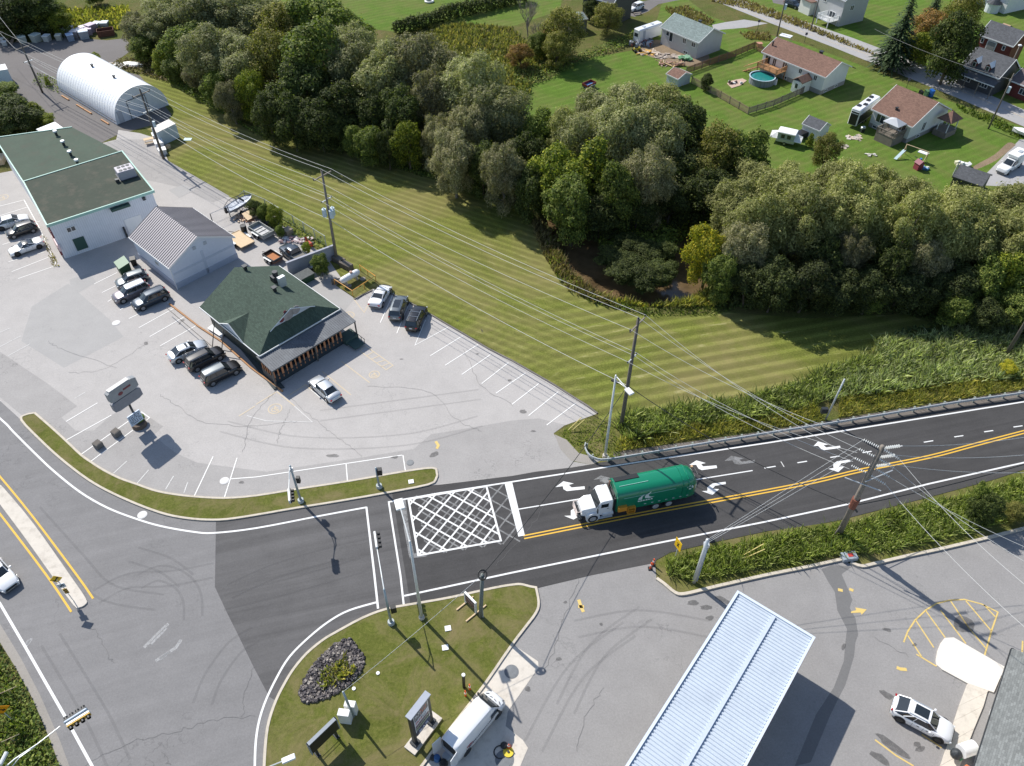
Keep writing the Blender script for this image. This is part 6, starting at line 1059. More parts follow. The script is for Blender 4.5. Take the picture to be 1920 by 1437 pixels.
m = MB(); m.poly([(X(.02), y, z) for y, z in ((-.8, .6), (.8, .6), (.8, 2.4), (-.8, 2.4))]); part(e, 'cargo_bay', m, black)
m = MB(); m.loft([[(X(.745)+.0, y, 2.27) for y in (-.72, -.3, .3, .72)]+[(X(.70), y, 2.2) for y in (.72, -.72)], [(X(.85), y, 1.42) for y in (-.84, -.35, .35, .84)]+[(X(.8), y, 1.35) for y in (.84, -.84)]]); 
m.T = Matrix.Translation((.035, 0, .045)); part(e, 'windscreen', m, wind); m2 = MB(); m2.loft([[(X(q)+.05, y*k, z+.06) for y in (-1, -.4, .4, 1)] for q, k, z in ((.705, .68, 2.46), (.74, .72, 2.28), (.785, .78, 1.95), (.835, .84, 1.47))], cap=False, closed=False); m2.T = Matrix.Identity(4); part(e, 'windscreen_glass', m2, wind)
for s_ in (-1, 1):
    part(e, 'side_window', MB().box((X(.72), s_*.975, 1.62), (.85, .04, .5)), wind); part(e, 'mirror', MB().box((X(.79), s_*1.13, 1.5), (.14, .22, .34), 0, .03), black); part(e, 'headlight', MB().box((X(.94), s_*.74, .98), (.4, .16, .16), -s_*.5), plain('dark_lamp', (.15, .16, .17), .2))
    for x in (X(.17), X(.80)): wheel(e, x, s_*.84, .36, s_, rim_b, .26)
    part(e, 'wheel_arch', MB().cyl((X(.17), s_*.7, .4), (X(.17), s_*.985, .4), .44, n=16).cyl((X(.80), s_*.7, .4), (X(.80), s_*.996, .4), .44, n=16), black)
    h = MB(); h.box((X(0)-.42*1, s_*(.92), 1.45), (.85, .05, 2.1), s_*(-.12)); part(e, 'rear_door', h, CP['white'])
m = MB(); rr = random.Random(4)                     # sticker lettering too small to read
for i in range(22): f = -.44*LV+.6+i*.15; m.box((f, -.975, 1.0+.012*i+rr.uniform(-.03, .03)), (.07+rr.random()*.05, .02, .10+rr.random()*.14))
part(e, 'lettering', m, plain('van_lettering', (.05, .055, .10), .6)); m = MB(); m.box((-1.75, -.976, 1.35), (.5, .02, .10), 0); m.box((-1.5, -.976, 1.28), (.4, .02, .06), 0); part(e, 'lettering', m, plain('van_red', (.45, .05, .05), .6))
m = MB()
for y in (-.62, -.2, .25, .66): m.box((X(.88)+.1*abs(y), y, 1.285), (.05, .28, .03), y)
part(e, 'wiper', m, black)
for i, (x, y, c_, r_, h_, nm, lb, ct) in enumerate([(835, 1392, (.6, .04, .02), .2, .5, 'fuel_can', 'red can inside the open rear of the white van', 'can'), (822, 1396, (.55, .04, .02), .2, .5, 'fuel_can', 'red can at the kerb behind the white van', 'can'), (820, 1424, (.04, .13, .32), .3, .45, 'work_bag', 'blue bag on the pad behind the white van', 'bag'), (838, 1418, (.45, .5, .56), .38, .1, 'plastic_disc', 'round pale grey lid on the pad behind the white van', 'lid'), (832, 1433, (.02, .02, .02), .35, .4, 'work_bag', 'black bag at the bottom edge behind the white van', 'bag'), (812, 1422, (.03, .03, .03), .25, .3, 'work_bag', 'small black bundle left of the blue bag behind the van', 'bag')]):
    P = g(x, y); m = MB(); m.cyl((0, 0, .03), (0, 0, .03+h_), r_, r_*.8, 12); m.cyl((0, 0, h_), (0, 0, h_+.06), r_*.35, n=8); o = m.build(nm, plain(f'{nm}_{i}', c_, .6), None, label=lb, cat=ct); o.location = (P.x, P.y, .03 if i else .6)
P = g(953, 1411); e = empty('hose_reel', (P.x, P.y), 0, 'yellow round reel lying on the pad right of the white van', 'reel'); part(e, 'disc', MB().cyl((0, 0, .04), (0, 0, .14), .42, n=24), plain('reel_yellow', (.72, .55, .04), .5)); part(e, 'hub', MB().cyl((0, 0, .14), (0, 0, .22), .1, n=10), steel_dark)
P = g(938, 1411); m = MB(); m.tube([(.5*math.cos(t), .5*math.sin(t), .06) for t in [2*math.pi*i/20 for i in range(21)]], .05, 6); m.sphere((.3, .45, .25), (.32, .3, .25)); o = m.build('coiled_hose', black, None, label='black hose loop and bundle beside the yellow reel', cat='hose'); o.location = P
def cone(px, label, h=.7, tall=False, col=None, gr=None):
    P = g(*px); e = empty('traffic_cone' if not tall else 'marker_post', (P.x, P.y, 0.035), 0, label, 'cone' if not tall else 'marker', gr); om = plain('cone_orange', (.75, .10, .02), .5)
    part(e, 'base', MB().box((0, 0, .03), (.4, .4, .06)), om if not tall else black)
    if tall: part(e, 'tube', MB().cyl((0, 0, .05), (0, 0, 1.05), .09, .06, 10), om); part(e, 'band', MB().cyl((0, 0, .55), (0, 0, .68), .095, n=10), white_p)
    else: part(e, 'cone_body', MB().cyl((0, 0, .06), (0, 0, h), .17, .03, 12), om); part(e, 'band', MB().cyl((0, 0, .36), (0, 0, .48), .115, .09, 12), white_p)
cone((954, 1402), 'orange cone standing beside the yellow reel'); cone((881, 1294), 'orange and white marker post on the kerb, farther one before the van', tall=True); cone((873, 1306), 'orange and white marker post on the kerb, nearer one before the van', tall=True)
cone((1219, 1067), 'orange marker at the strip end, the one nearer the camera', tall=True); cone((1224, 1060), 'orange marker at the strip end, the one farther from the camera', tall=True)
# ---- refuse truck
N, T = g(1072, 968, 1.0), g(1293, 923, 1.0); f1, f2 = g(1110.4, 978), g(1251.7, 949); an = math.atan2((f1-f2).y, (f1-f2).x); dirv = Vector((math.cos(an), math.sin(an), 0)); nrm = Vector((-dirv.y, dirv.x, 0))
# wheels of the near side stand on the line f2 -> f1; truck axis is 1.2 m beyond it
org = f1-nrm*1.12 if (f1-nrm).y > (f1+nrm).y else f1+nrm*1.12
LT = (f1-f2).length; e = empty('garbage_truck', (org.x, org.y, 0.03), an, 'green refuse collection truck with a white cab on the dark road', 'truck'); gn = carpaint('truck_green', (.004, .20, .105), .1, .32)
xr = -LT                                                         # rear-most axle at xr, second at xr+1.4, front axle at 0
side = -1 if (Matrix.Rotation(an, 3, 'Z') @ Vector((0, -1, 0))).y < 0 else 1   # local y of the side facing the camera
m = MB(); m.box(((xr-1.2+1.2)/2, 0, .85), (LT+2.6, .9, .3)); part(e, 'chassis', m, steel_dark)
x0, x1 = xr-1.6, -2.35; hwB = 1.27; sec = [(-hwB, 1.05), (-hwB, 2.9), (-hwB*.96, 3.3), (-hwB*.72, 3.62), (-.45, 3.74), (.45, 3.74), (hwB*.72, 3.62), (hwB*.96, 3.3), (hwB, 2.9), (hwB, 1.05)]
m = MB(); m.loft([[(x, y, z) for y, z in sec] for x in (x1, x1-.1, x0+.5)][::-1]); m.mi = 0
m.loft([[(x, y*k, (z-2.4)*k+2.4-d) for y, z in sec] for x, k, d in ((x0-1.3, .62, .6), (x0-1.15, .80, .35), (x0-.75, .93, .12), (x0-.1, .99, .0), (x0+.35, 1.0, 0))]); part(e, 'container_body', m, gn, 40)
m = MB()
for x in (x0+.42, x0-.15, x1-.05): part(e, 'body_rib', MB().loft([[(x+dx, y*1.02, (z-2.4)*1.02+2.4) for y, z in sec] for dx in (-.06, .06)]), gn)
m = MB(); ys_ = -side; m.loft([[(x, y, z) for y, z in ((ys_*.35, 3.70), (ys_*.35, 3.80), (ys_*1.0, 3.60), (ys_*1.0, 3.45))] for x in (x1-2.7, x1-.15)]); part(e, 'hopper_opening', m, black)
m = MB(); m.box((x1-1.9, side*.3, 3.77), (3.0, .05, .05)); m.box((x1-3.3, side*1.29, 3.0), (5.4, .03, .05)); part(e, 'body_seam', m, plain('pale_seam', (.25, .5, .42), .4)); m = MB()
for i in range(7): m.box((x1-3.0-.75*i, side*1.29, 1.45), (.22, .03, .1))
part(e, 'reflector', m, plain('reflector_grey', (.45, .5, .5), .4))
# wave emblem and lettering on the side
m = MB(); ex, ez = x1-2.9, 2.3; yy = side*1.285
def plate(mb, pts, y, d=.02): mb.loft([[(x, y+q, z) for x, z in pts] for q in (0, side*d)])
sx = -side  # reading direction along x when seen from the camera side
for p in ([(-.75, 0), (-.7, .3), (-.45, .55), (-.1, .7), (-.3, .45), (-.35, .2), (-.3, 0)], [(0, .1), (-.1, .4), (.1, .7), (.5, .95), (.3, .6), (.35, .35), (.6, .15), (.95, .1), (.4, 0)]): plate(m, [(ex-q*1, ez+z) for q, z in p], yy)
for i in range(6): plate(m, [(ex+.75-.27*i, ez-.3), (ex+.55-.27*i, ez-.3), (ex+.55-.27*i, ez-.13), (ex+.75-.27*i, ez-.13)], yy)
part(e, 'emblem', m, plain('emblem_white', (.6, .68, .68), .5)); m = MB()
for k in range(3):
    a0 = k*2.094; pts = [(x0-.35+.34*math.cos(a), 2.65+.34*math.sin(a)) for a in (a0, a0+.5, a0+1.1, a0+1.5)]+[(x0-.35+.17*math.cos(a), 2.65+.17*math.sin(a)) for a in (a0+1.5, a0+1.1, a0+.5, a0)]; plate(m, pts, side*1.25, .03)
part(e, 'recycling_mark', m, plain('emblem_white', (.6, .68, .68), .5))
for x in (xr, xr+1.42):
    for s_ in (-1, 1): wheel(e, x, s_*1.0, .52, s_, plain('steel_rim', (.55, .57, .6), .4, .4), .5)
for s_ in (-1, 1): wheel(e, 0, s_*1.08, .52, s_, plain('steel_rim', (.55, .57, .6), .4, .4), .32)
m = MB(); m.box((xr+.7, 0, 1.15), (3.3, 2.4, .12)); part(e, 'mudguard', m, gn)
wc_ = CP['white']; m = MB(); m.loft([[(x, y, z) for y, z in ((-w_, .75), (-w_, zt-.25), (-w_*.92, zt-.05), (-w_*.6, zt), (w_*.6, zt), (w_*.92, zt-.05), (w_, zt-.25), (w_, .75))] for x, w_, zt in ((-2.0, 1.05, 2.75), (-1.9, 1.1, 2.85), (-.95, 1.1, 2.85), (-.75, 1.07, 2.72), (-.35, 1.02, 1.92))]); part(e, 'cab', m, wc_, 35)
m = MB(); m.loft([[(x, y, z) for y, z in ((-w_, .8), (-w_, zt-.3), (-w_*.85, zt-.06), (-w_*.5, zt), (w_*.5, zt), (w_*.85, zt-.06), (w_, zt-.3), (w_, .8))] for x, w_, zt in ((-.45, 1.0, 1.9), (.3, .95, 1.82), (.85, .86, 1.7), (1.05, .78, 1.55), (1.1, .74, 1.2))]); part(e, 'hood', m, wc_, 35)
m = MB()
for s_ in (-1, 1): m.cyl((0, s_*.75, .62), (0, s_*1.2, .62), .72, n=18)
part(e, 'wheel_arch', m, wc_, 35)
m = MB(); m.loft([[(-.70, y, 2.62) for y in (-.9, -.4, .4, .9)], [(-.28, y, 1.90) for y in (-.95, -.4, .4, .95)]], cap=False, closed=False); m.loft([[(-.72, y, 2.60) for y in (-.9, .9)], [(-.33, y, 1.88) for y in (-.95, .95)]], cap=False, closed=False); part(e, 'windscreen', m, wind)
for s_ in (-1, 1): part(e, 'side_window', MB().box((-1.15, s_*1.10, 2.2), (.75, .04, .55)), wind); m = MB(); m.tube([(-.5, s_*1.1, 2.3), (-.3, s_*1.4, 2.4), (-.3, s_*1.4, 1.6)], .03, 4); m.box((-.3, s_*1.42, 2.0), (.1, .2, .55)); part(e, 'mirror', m, steel_dark); part(e, 'headlight', MB().box((1.0, s_*.72, 1.05), (.2, .22, .2)), lamp_w); part(e, 'fuel_tank', MB().cyl((-2.1, s_*.95, .75), (-1.0, s_*.95, .75), .3, n=12), galv); part(e, 'door_handle', MB().box((-1.5, s_*1.12, 1.7), (.2, .03, .05)), steel_dark)
m = MB(); m.box((1.3, 0, .65), (.3, 2.3, .35)); part(e, 'bumper', m, steel_dark); m = MB()
for y in (-.65, 0, .65): m.box((1.52, y, 1.05), (.06, .06, .7))
for z in (.75, 1.05, 1.38): m.box((1.52, 0, z), (.08, 1.5, .06))
for y in (-.7, .7): m.box((1.3, y, 1.38), (.45, .06, .06))
part(e, 'bull_bar', m, plain('rusty_white', (.6, .52, .48), .6, dirt=(.25, .12, .06))); part(e, 'exhaust_stack', MB().cyl((-2.2, -side*.85, 1.0), (-2.2, -side*.85, 3.4), .09, n=8), plain('rusty_steel', (.25, .12, .08), .6)); m = MB(); m.box((-2.25, 0, 1.9), (.2, 1.9, 1.7)); m.tube([(-2.2, -.6, 1), (-2.2, -.5, 3.1), (-2.2, .6, 3.1), (-2.2, .7, 1)], .05, 5); part(e, 'rack', m, steel_dark)
yo = plain('machine_orange', (.60, .27, .03), .5); part(e, 'control_box', MB().box((x1-.55, side*1.42, 1.6), (.9, .3, .65)), yo); m = MB()
for dx in (0, .75): m.box((x1-1.9+dx, side*1.42, 1.1), (.07, .3, .9))
for z in (.7, 1.1, 1.52): m.box((x1-1.52, side*1.42, z), (.75, .3, .07))
part(e, 'step_frame', m, yo); part(e, 'step', MB().box((-1.3, side*1.2, .5), (1.4, .3, .08)), galv)
m = MB(); m.box((x0-1.3, 0, .75), (.2, 2.3, .2)); m.tube([(x0-1.2, -side*.9, 3.0), (x0-1.5, -side*.5, 3.15), (x0-1.5, .3, 3.1)], .06, 5); part(e, 'rear_bumper', m, steel_dark); part(e, 'beacon', MB().cyl((x0-1.2, -side*.7, 3.2), (x0-1.2, -side*.7, 3.4), .12, n=8), plain('amber', (.7, .45, .25), .3))
# ---- trailers and campers
def trailer_box(name, label, pts, z0, z1, m_, cat, extra=None, bev=.15):
    P = gp(pts, z1); c = sum(P, Vector((0, 0)))/4; u = (P[1]-P[0]); an = math.atan2(u.y, u.x); L_, W_ = u.length, (P[2]-P[1]).length; e = empty(name, (c.x, c.y), an, label, cat); part(e, 'body', MB().box((0, 0, (z0+z1)/2), (L_, W_, z1-z0), 0, bev), m_); return e, L_, W_
e, L_, W_ = trailer_box('travel_trailer', 'white travel trailer parked against the grey-green roofed bungalow', [(1199, 58), (1243, 43), (1234, 38), (1188, 52)], .55, 3.0, CP['white'], 'caravan'); 
part(e, 'window', MB().box((-L_/2-.01, 0, 1.9), (.04, 1.0, .7)), glass)
for x in (-L_*.2, L_*.15): part(e, 'roof_vent', MB().box((x, 0, 3.05), (.6, .6, .12)), galv)
part(e, 'awning', MB().box((L_*.1, -W_/2-.1, 2.7), (L_*.6, .15, .15)), galv); part(e, 'door', MB().box((-L_*.28, -W_/2-.01, 1.7), (.7, .04, 1.8)), plain('door_grey', (.42, .45, .5)))
for x in (-.5, .5):
    for s_ in (-1, 1): wheel(e, x, s_*(W_/2-.15), .34, s_, rim_m)
e, L_, W_ = trailer_box('fifth_wheel_trailer', 'black and white fifth wheel camper beside the bungalow with the gazebo', [(1616, 210), (1654, 183), (1638, 177), (1593, 196)], .6, 3.5, CP['white'], 'caravan')
bk = plain('camper_black', (.02, .018, .02), .4); m = MB(); m.box((-L_/2-.03, 0, 1.85), (.08, W_-.3, 2.3)); m.box((-L_*.1, -W_/2-.02, 1.6), (L_*.75, .05, 1.7)); part(e, 'dark_panel', m, bk); m = MB()
for z in (2.95, 2.6): m.box((0, -W_/2-.05, z), (L_*.95, .04, .1)); m.box((-L_/2-.08, 0, z+.1), (.04, W_*.8, .1))
part(e, 'stripe', m, white_p)
for x, y in ((-L_*.3, .3), (-L_*.15, -.3), (L_*.1, .1), (L_*.3, .3)): part(e, 'roof_vent', MB().box((x, y, 3.56), (.8, .6, .14)), bk)
for x in (-.5, .5):
    for s_ in (-1, 1): wheel(e, x, s_*(W_/2-.15), .36, s_, rim_m)
P = g(1472, 268); e = empty('camper_trailer', (P.x, P.y), heading((1450, 262), (1495, 272)), 'white pop-up camper trailer opened on the lawn beside the white shed', 'caravan'); part(e, 'body', MB().box((0, 0, .75), (3.0, 2.1, .5)), galv); part(e, 'tent_wall', MB().box((0, 0, 1.5), (2.8, 1.95, 1.0)), plain('tent_canvas', (.42, .48, .46), .9)); part(e, 'roof', MB().box((0, 0, 2.1), (3.1, 2.2, .22), 0, .08), white_p)
for s_ in (-1, 1): m = MB(); m.loft([[(s_*x, y, z) for y, z in ((-1.0, .95), (0, h), (1.0, .95))] for x, h in ((1.4, 2.0), (2.6, 1.7))] if s_ > 0 else [[(s_*x, y, z) for y, z in ((1.0, .95), (0, h), (-1.0, .95))] for x, h in ((1.4, 2.0), (2.6, 1.7))]); part(e, 'tent_wing', m, white_p)
for x in (-.5, .5): part(e, 'window', MB().box((x, -1.0, 1.5), (.6, .04, .6)), glass)
for s_ in (-1, 1): wheel(e, 0, s_*1.0, .3, s_, rim_m)
def utility(name, label, cpx, hp, L_, W_, hh, col, floor, cat='trailer', wheels=True):
    P = g(*cpx); e = empty(name, (P.x, P.y), heading(*hp), label, cat); part(e, 'bed', MB().box((0, 0, .55), (L_-.02, W_-.02, .1)), floor); m = MB()
    for s_ in (-1, 1): m.box((0, s_*W_/2, .6+hh/2), (L_, .07, hh)); m.box((s_*L_/2, 0, .6+hh/2), (.07, W_-.07, hh))
    part(e, 'side_panel', m, col); part(e, 'drawbar', MB().tube([(L_/2, -.5, .5), (L_/2+1.1, 0, .45), (L_/2, .5, .5)], .05, 5), steel_dark)
    if wheels:
        for s_ in (-1, 1):
            for x in (-.4, .4): wheel(e, x, s_*(W_/2+.15), .33, s_, rim_m)
            part(e, 'mudguard', MB().box((0, s_*(W_/2+.15), .74), (1.6, .28, .06)), galv)
    return e
e = utility('utility_trailer', 'grey open cargo trailer in the middle of the junk yard', (492, 441), ((512, 452), (474, 428)), 3.6, 1.9, .55, plain('trailer_grey', (.30, .32, .31), .5, .3), plain('trailer_floor', (.50, .50, .50), .7, var=.2)); m = MB()
for x in (-.9, 0, .8): m.box((x, 0, .63), (.1, 1.5, .06))
part(e, 'slat', m, steel_dark)
utility('utility_trailer', 'small rusty-floored black trailer beside the dark pickup', (513, 489), ((530, 500), (495, 479)), 2.5, 1.5, .4, steel_dark, plain('rusty_floor', (.42, .17, .07), .9, var=.3))
utility('utility_trailer', 'small red and blue dump trailer alone on the upper lawn', (1104, 165), ((1120, 158), (1092, 170)), 2.4, 1.4, .45, plain('trailer_red', (.22, .03, .025), .5), plain('blue_tarp', (.08, .25, .5), .6))
utility('flatbed_trailer', 'pale plywood-decked trailer lying beside the storage building', (452, 455), ((466, 462), (436, 440)), 4.0, 2.2, .06, wood_new, wood_new)
P = g(453, 395); e = empty('motor_boat', (P.x, P.y), heading((440, 399), (470, 383)), 'silver-grey boat on a trailer at the fence corner of the junk yard', 'boat')
bm_ = plain('boat_alloy', (.34, .37, .42), .4, .4, var=.2); rings = []
for q, w_, zt, zk in ((-2.3, .8, 1.35, .75), (-1, .95, 1.4, .6), (.5, .95, 1.5, .6), (1.6, .65, 1.6, .75), (2.3, .12, 1.7, 1.2)): rings.append([(q, -w_, zt), (q, -w_*.8, (zt+zk)/2-.1), (q, 0, zk), (q, w_*.8, (zt+zk)/2-.1), (q, w_, zt), (q, w_*.9, zt-.08), (q, 0, zt-.22), (q, -w_*.9, zt-.08)])
part(e, 'hull', MB().loft(rings), bm_); part(e, 'windscreen', MB().box((.4, 0, 1.75), (.06, 1.4, .4)), glass); part(e, 'cover_frame', MB().tube([(-2.2, .8, 1.4), (-1.2, .9, 2.0), (1.4, .7, 2.0), (2.2, .2, 1.7)], .04, 5), bk); part(e, 'outboard_motor', MB().box((-2.5, 0, 1.3), (.35, .4, .9), 0, .06), bk)
for s_ in (-1, 1): wheel(e, -.6, s_*.95, .32, s_, rim_m)
P = g(1194, 97); e = empty('quad_bike', (P.x, P.y), heading((1186, 97), (1201, 95)), 'black and yellow quad bike beside the deck of the grey-green roofed bungalow', 'quad'); part(e, 'body', MB().box((0, 0, .65), (1.5, .5, .4), 0, .08), plain('quad_yellow', (.5, .4, .04), .5)); part(e, 'seat', MB().box((-.2, 0, .92), (.8, .36, .18), 0, .05), black); part(e, 'handlebar', MB().tube([(.4, -.4, 1.2), (.45, 0, 1.1), (.4, .4, 1.2)], .03, 5), steel_dark)
for x in (-.55, .55):
    for s_ in (-1, 1): wheel(e, x, s_*.5, .3, s_, rim_b, .25)
# ================================================================ POLES, WIRES, SIGNALS, SIGNS, FENCES, YARD THINGS
def pole(name, label, base, top, h, r0, r1, m_, cat, group=None, z0=0):
    P = g(*base, z0); Tt = g(*top, h); d = Vector((Tt.x-P.x, Tt.y-P.y)); 
    if d.length > .05*h: d = d.normalized()*.05*h
    e = empty(name, (P.x, P.y, z0), 0, label, cat, group); part(e, 'pole', MB().tube([(0, 0, -.3), (d.x*.5, d.y*.5, h/2), (d.x, d.y, h-z0)], r0, 8, r1), m_, True); e['_'] = 0; del e['_']; return e, Vector((P.x+d.x, P.y+d.y, h))
WD = heading((603, 325), (1197, 600))   # direction of the line
def crossarm(e, base, top, z, half, wd, parts=('crossarm', 'insulator'), ang=None, ins=.35, offs=(-1, 0, 1), m_=wood_grey, at=None):
    """an arm across the line at height z; returns wire points"""
    a = (WD+math.pi/2) if ang is None else ang; f = z/top.z; c = Vector((e.location.x+(top.x-e.location.x)*f, e.location.y+(top.y-e.location.y)*f, z)); d = Vector((math.cos(a), math.sin(a), 0)); l = c-e.location
    part(e, parts[0], MB().box((l.x, l.y, l.z), (half*2, .12, .14), a), m_); out = []
    for o in offs:
        q = l+d*half*o; m = MB(); m.cyl((q.x, q.y, q.z+(.0 if o else .3)), (q.x, q.y, q.z+ins+(.0 if o else .6)), .05, n=6); m.cyl((q.x, q.y, q.z+ins*.6+(.0 if o else .6)), (q.x, q.y, q.z+ins+(.0 if o else .6)), .09, n=7); part(e, parts[1], m, steel_dark); out.append(e.location+q+Vector((0, 0, ins+(.0 if o else .6))))
    return out
PL = {}
PL['FL'] = pole('power_pole', 'wooden power pole at the edge of the gravel yard, farthest left', (80, 174), (38, 85), 9.2, .2, .13, wood_dark, 'power pole', 'power poles of the main line')
PL['Q'] = pole('power_pole', 'dark wooden power pole in front of the arched building', (307, 298), (262, 168), 11.8, .22, .14, wood_dark, 'power pole', 'power poles of the main line')
PL['C'] = pole('power_pole', 'wooden power pole with three grey transformers at the corner of the junk yard', (632, 490), (603, 320), 13.8, .22, .14, wood_grey, 'power pole', 'power poles of the main line')
PL['A'] = pole('power_pole', 'tall dark power pole rising from the reeds behind the white street lamp', (1164, 803), (1197, 598), 15.5, .24, .15, wood_dark, 'power pole', 'power poles of the main line')
PL['R'] = pole('power_pole', 'big leaning power pole with white insulator strings over the dark road', (1572, 1003), (1650, 842), 14.0, .30, .20, wood_grey, 'power pole')
PL['FR'] = pole('power_pole', 'dark power pole in the grey reeds, cut off by the right edge', (1885, 668), (1960, 520), 14.0, .22, .14, wood_dark, 'power pole')
top3 = {}; mid3 = {}
for k, half in (('FL', 1.3), ('Q', 1.5), ('C', 1.5), ('A', 1.4)):
    e, T_ = PL[k]; top3[k] = crossarm(e, None, T_, T_.z-.75, half, 0); z = T_.z-{'FL': 3.2, 'Q': 3.6, 'C': 4.2, 'A': 5.2}[k]
    mid3[k] = crossarm(e, None, T_, z, .85, 0, ('bracket', 'insulator'), offs=(-1, .99, .4), ins=.2, m_=galv)
e, T_ = PL['C']; f = .52
for i, (dx, dy) in enumerate(((-.55, -.1), (.5, .25), (.45, -.4))): m = MB(); z = 7.2; px_, py_ = (T_.x-e.location.x)*f+dx, (T_.y-e.location.y)*f+dy; m.cyl((px_, py_, z), (px_, py_, z+1.1), .3, n=12); m.cyl((px_, py_, z+1.1), (px_, py_, z+1.3), .1, n=6); part(e, 'transformer', m, plain('transformer_grey', (.50, .60, .66), .5), 30)
e, T_ = PL['Q']; m = MB(); m.cyl((.35, 0, 5.6), (.35, 0, 6.5), .26, n=10); part(e, 'transformer', m, plain('transformer_grey', (.50, .60, .66), .5), 30)
strain = []
e, T_ = PL['R']; porc = plain('porcelain', (.72, .74, .74), .3)
def string(e, a, b):
    a, b = Vector(a)-e.location, Vector(b)-e.location; m = MB(); m.cyl(a, b, .03, n=4)
    for i in range(8): p = a.lerp(b, (i+.5)/8); q = a.lerp(b, (i+.75)/8); m.cyl(p, q, .16, .07, 8)
    part(e, 'insulator', m, porc)
WR_ = heading((1640, 850), (1920, 812)); wl_ = []
for i, z in enumerate((13.7, 12.4, 11.1, 10.0)):
    f = z/T_.z; c = Vector((e.location.x+(T_.x-e.location.x)*f, e.location.y+(T_.y-e.location.y)*f, z)); u = Vector((math.cos(WD+math.pi), math.sin(WD+math.pi), 0)); v = Vector((math.cos(WD-.15), math.sin(WD-.15), 0)); w2 = Vector((math.cos(WR_), math.sin(WR_), 0))
    if i < 3: string(e, c+w2*.2, c+w2*1.7)
    string(e, c+u*.2, c+u*1.6); string(e, c+v*.2, c+v*1.6); strain.append((c+u*1.6, c+v*1.6, c+w2*1.7))
part(e, 'crossarm', MB().tube([(T_-e.location)*.62+Vector((-1.6, .6, 0)), (T_-e.location)*.62+Vector((1.2, -.9, 0))], .06, 5), galv); part(e, 'crossarm', MB().tube([(T_-e.location)*.66+Vector((-.2, -.3, 0)), (T_-e.location)*.70+Vector((2.4, .6, 0))], .06, 5), galv)
m = MB(); q = (T_-e.location)*.40; m.cyl((q.x, q.y, 4.8), (q.x*1.1, q.y*1.1, 6.2), .33, .38, 9); part(e, 'cable_box', m, plain('rusty_box', (.20, .07, .045), .8)); m = MB(); m.cyl(((T_-e.location)*.36), ((T_-e.location)*.36+Vector((.5, -.3, -.6))), .09, n=6); part(e, 'cable_clamp', m, steel_dark); m = MB(); m.tube([(-.55, -.15, -.2), (.25, 0, 4.5)], .12, 6); part(e, 'brace', m, wood_dark)
wire_m = plain('aluminium_wire', (.60, .60, .58), .75, 0, var=.05, spec=.2); cab_m = plain('black_cable', (.02, .02, .02), .6)
def wire(a, b, sag, label, r=.022, m_=wire_m, group='wires of the main line', nm='overhead_wire'):
    a, b = Vector(a), Vector(b); mid = (a+b)/2; m = MB(); m.tube([a.lerp(b, t)-mid-Vector((0, 0, sag*4*t*(1-t))) for t in [i/14 for i in range(15)]], r, 4); o = m.build(nm, m_, None, label=label, cat='wire', group=group); o.location = mid
    return o
ends = [('FL', 'Q', 'between the gravel yard pole and the arched building pole'), ('Q', 'C', 'between the arched building pole and the transformer pole'), ('C', 'A', 'between the transformer pole and the reed pole')]
FLx = [g(x, y, z) for x, y, z in ((-40, 15, 9), (-20, 5, 9.2), (-60, 25, 9))]
for i in range(3):
    nm_ = ['nearest', 'middle', 'farthest'][i]
    wire(FLx[i], top3['FL'][i], .5, f'{nm_} top wire running off the left edge from the gravel yard pole')
    for a, b, ds in ends: wire(top3[a][i], top3[b][i], .8, f'{nm_} top wire {ds}'); wire(mid3[a][i], mid3[b][i], .9, f'{nm_} lower wire {ds}')
    wire(top3['A'][i], strain[i][0], 1.0, f'{nm_} top wire from the reed pole over the guardrail to the insulator pole'); wire(mid3['A'][i], strain[min(i+1, 3)][0]-Vector((0, 0, .5)), 1.0, f'{nm_} lower wire from the reed pole over the guardrail to the insulator pole')
    wire(strain[i][1], g(1990+i*60, 1150-i*25, 12-i), .8, f'{nm_} wire from the insulator pole towards the lower right edge'); wire(strain[i][2], g(2050, 795+i*42, 13-i*1.2), .9, f'{nm_} wire from the insulator pole along the road to the right edge')
wire(strain[3][1], g(2020, 1260, 9), .8, 'lowest wire from the insulator pole towards the lower right edge')
gpo, gt = pole('steel_post', 'pale square steel post standing in the roadside reeds near the yellow sign', (1301, 1092), (1327, 1012), 7.2, .2, .16, galv, 'post')
part(gpo, 'bracket', MB().box((.1, .1, 6.1), (.45, .45, .4)), galv); part(gpo, 'cable_guard', MB().box((.25, 0, 3), (.08, .08, 5.6)), plain('blue_grey_pipe', (.3, .36, .45), .5))
for i in range(3): wire(strain[i][0], gt-Vector((0, 0, .3*i)), .05, f'{["top", "middle", "lowest"][i]} stay wire from the insulator pole down to the steel post', .018, group='stay wires')
cabs = []
for k, f_ in (('FL', .6), ('Q', .55), ('C', .48), ('A', .42)): e, T_ = PL[k]; z = T_.z*f_; cabs.append(e.location+(T_-e.location)*f_)
for a, b, lb in zip(cabs, cabs[1:], ('from the gravel yard pole to the arched building pole', 'from the arched building pole to the transformer pole', 'from the transformer pole to the reed pole')): wire(a, b, 1.0, 'pale telephone cable '+lb, .03, wire_m, None)
e, T_ = PL['R']; wire(cabs[-1], e.location+(T_-e.location)*.36, 1.2, 'thick black cable from the reed pole across the road to the insulator pole', .05, cab_m, None); wire(e.location+(T_-e.location)*.36, g(2050, 830, 4.5), .9, 'thick black cable from the insulator pole along the strip to the right edge', .05, cab_m, None)
m = MB(); m.cyl(cabs[-1]+Vector((-1.6, 1.0, -.15)), cabs[-1]+Vector((-.9, .55, -.12)), .16, n=8); m.build('cable_splice', black, None, label='black splice case on the cable left of the reed pole', cat='splice case')
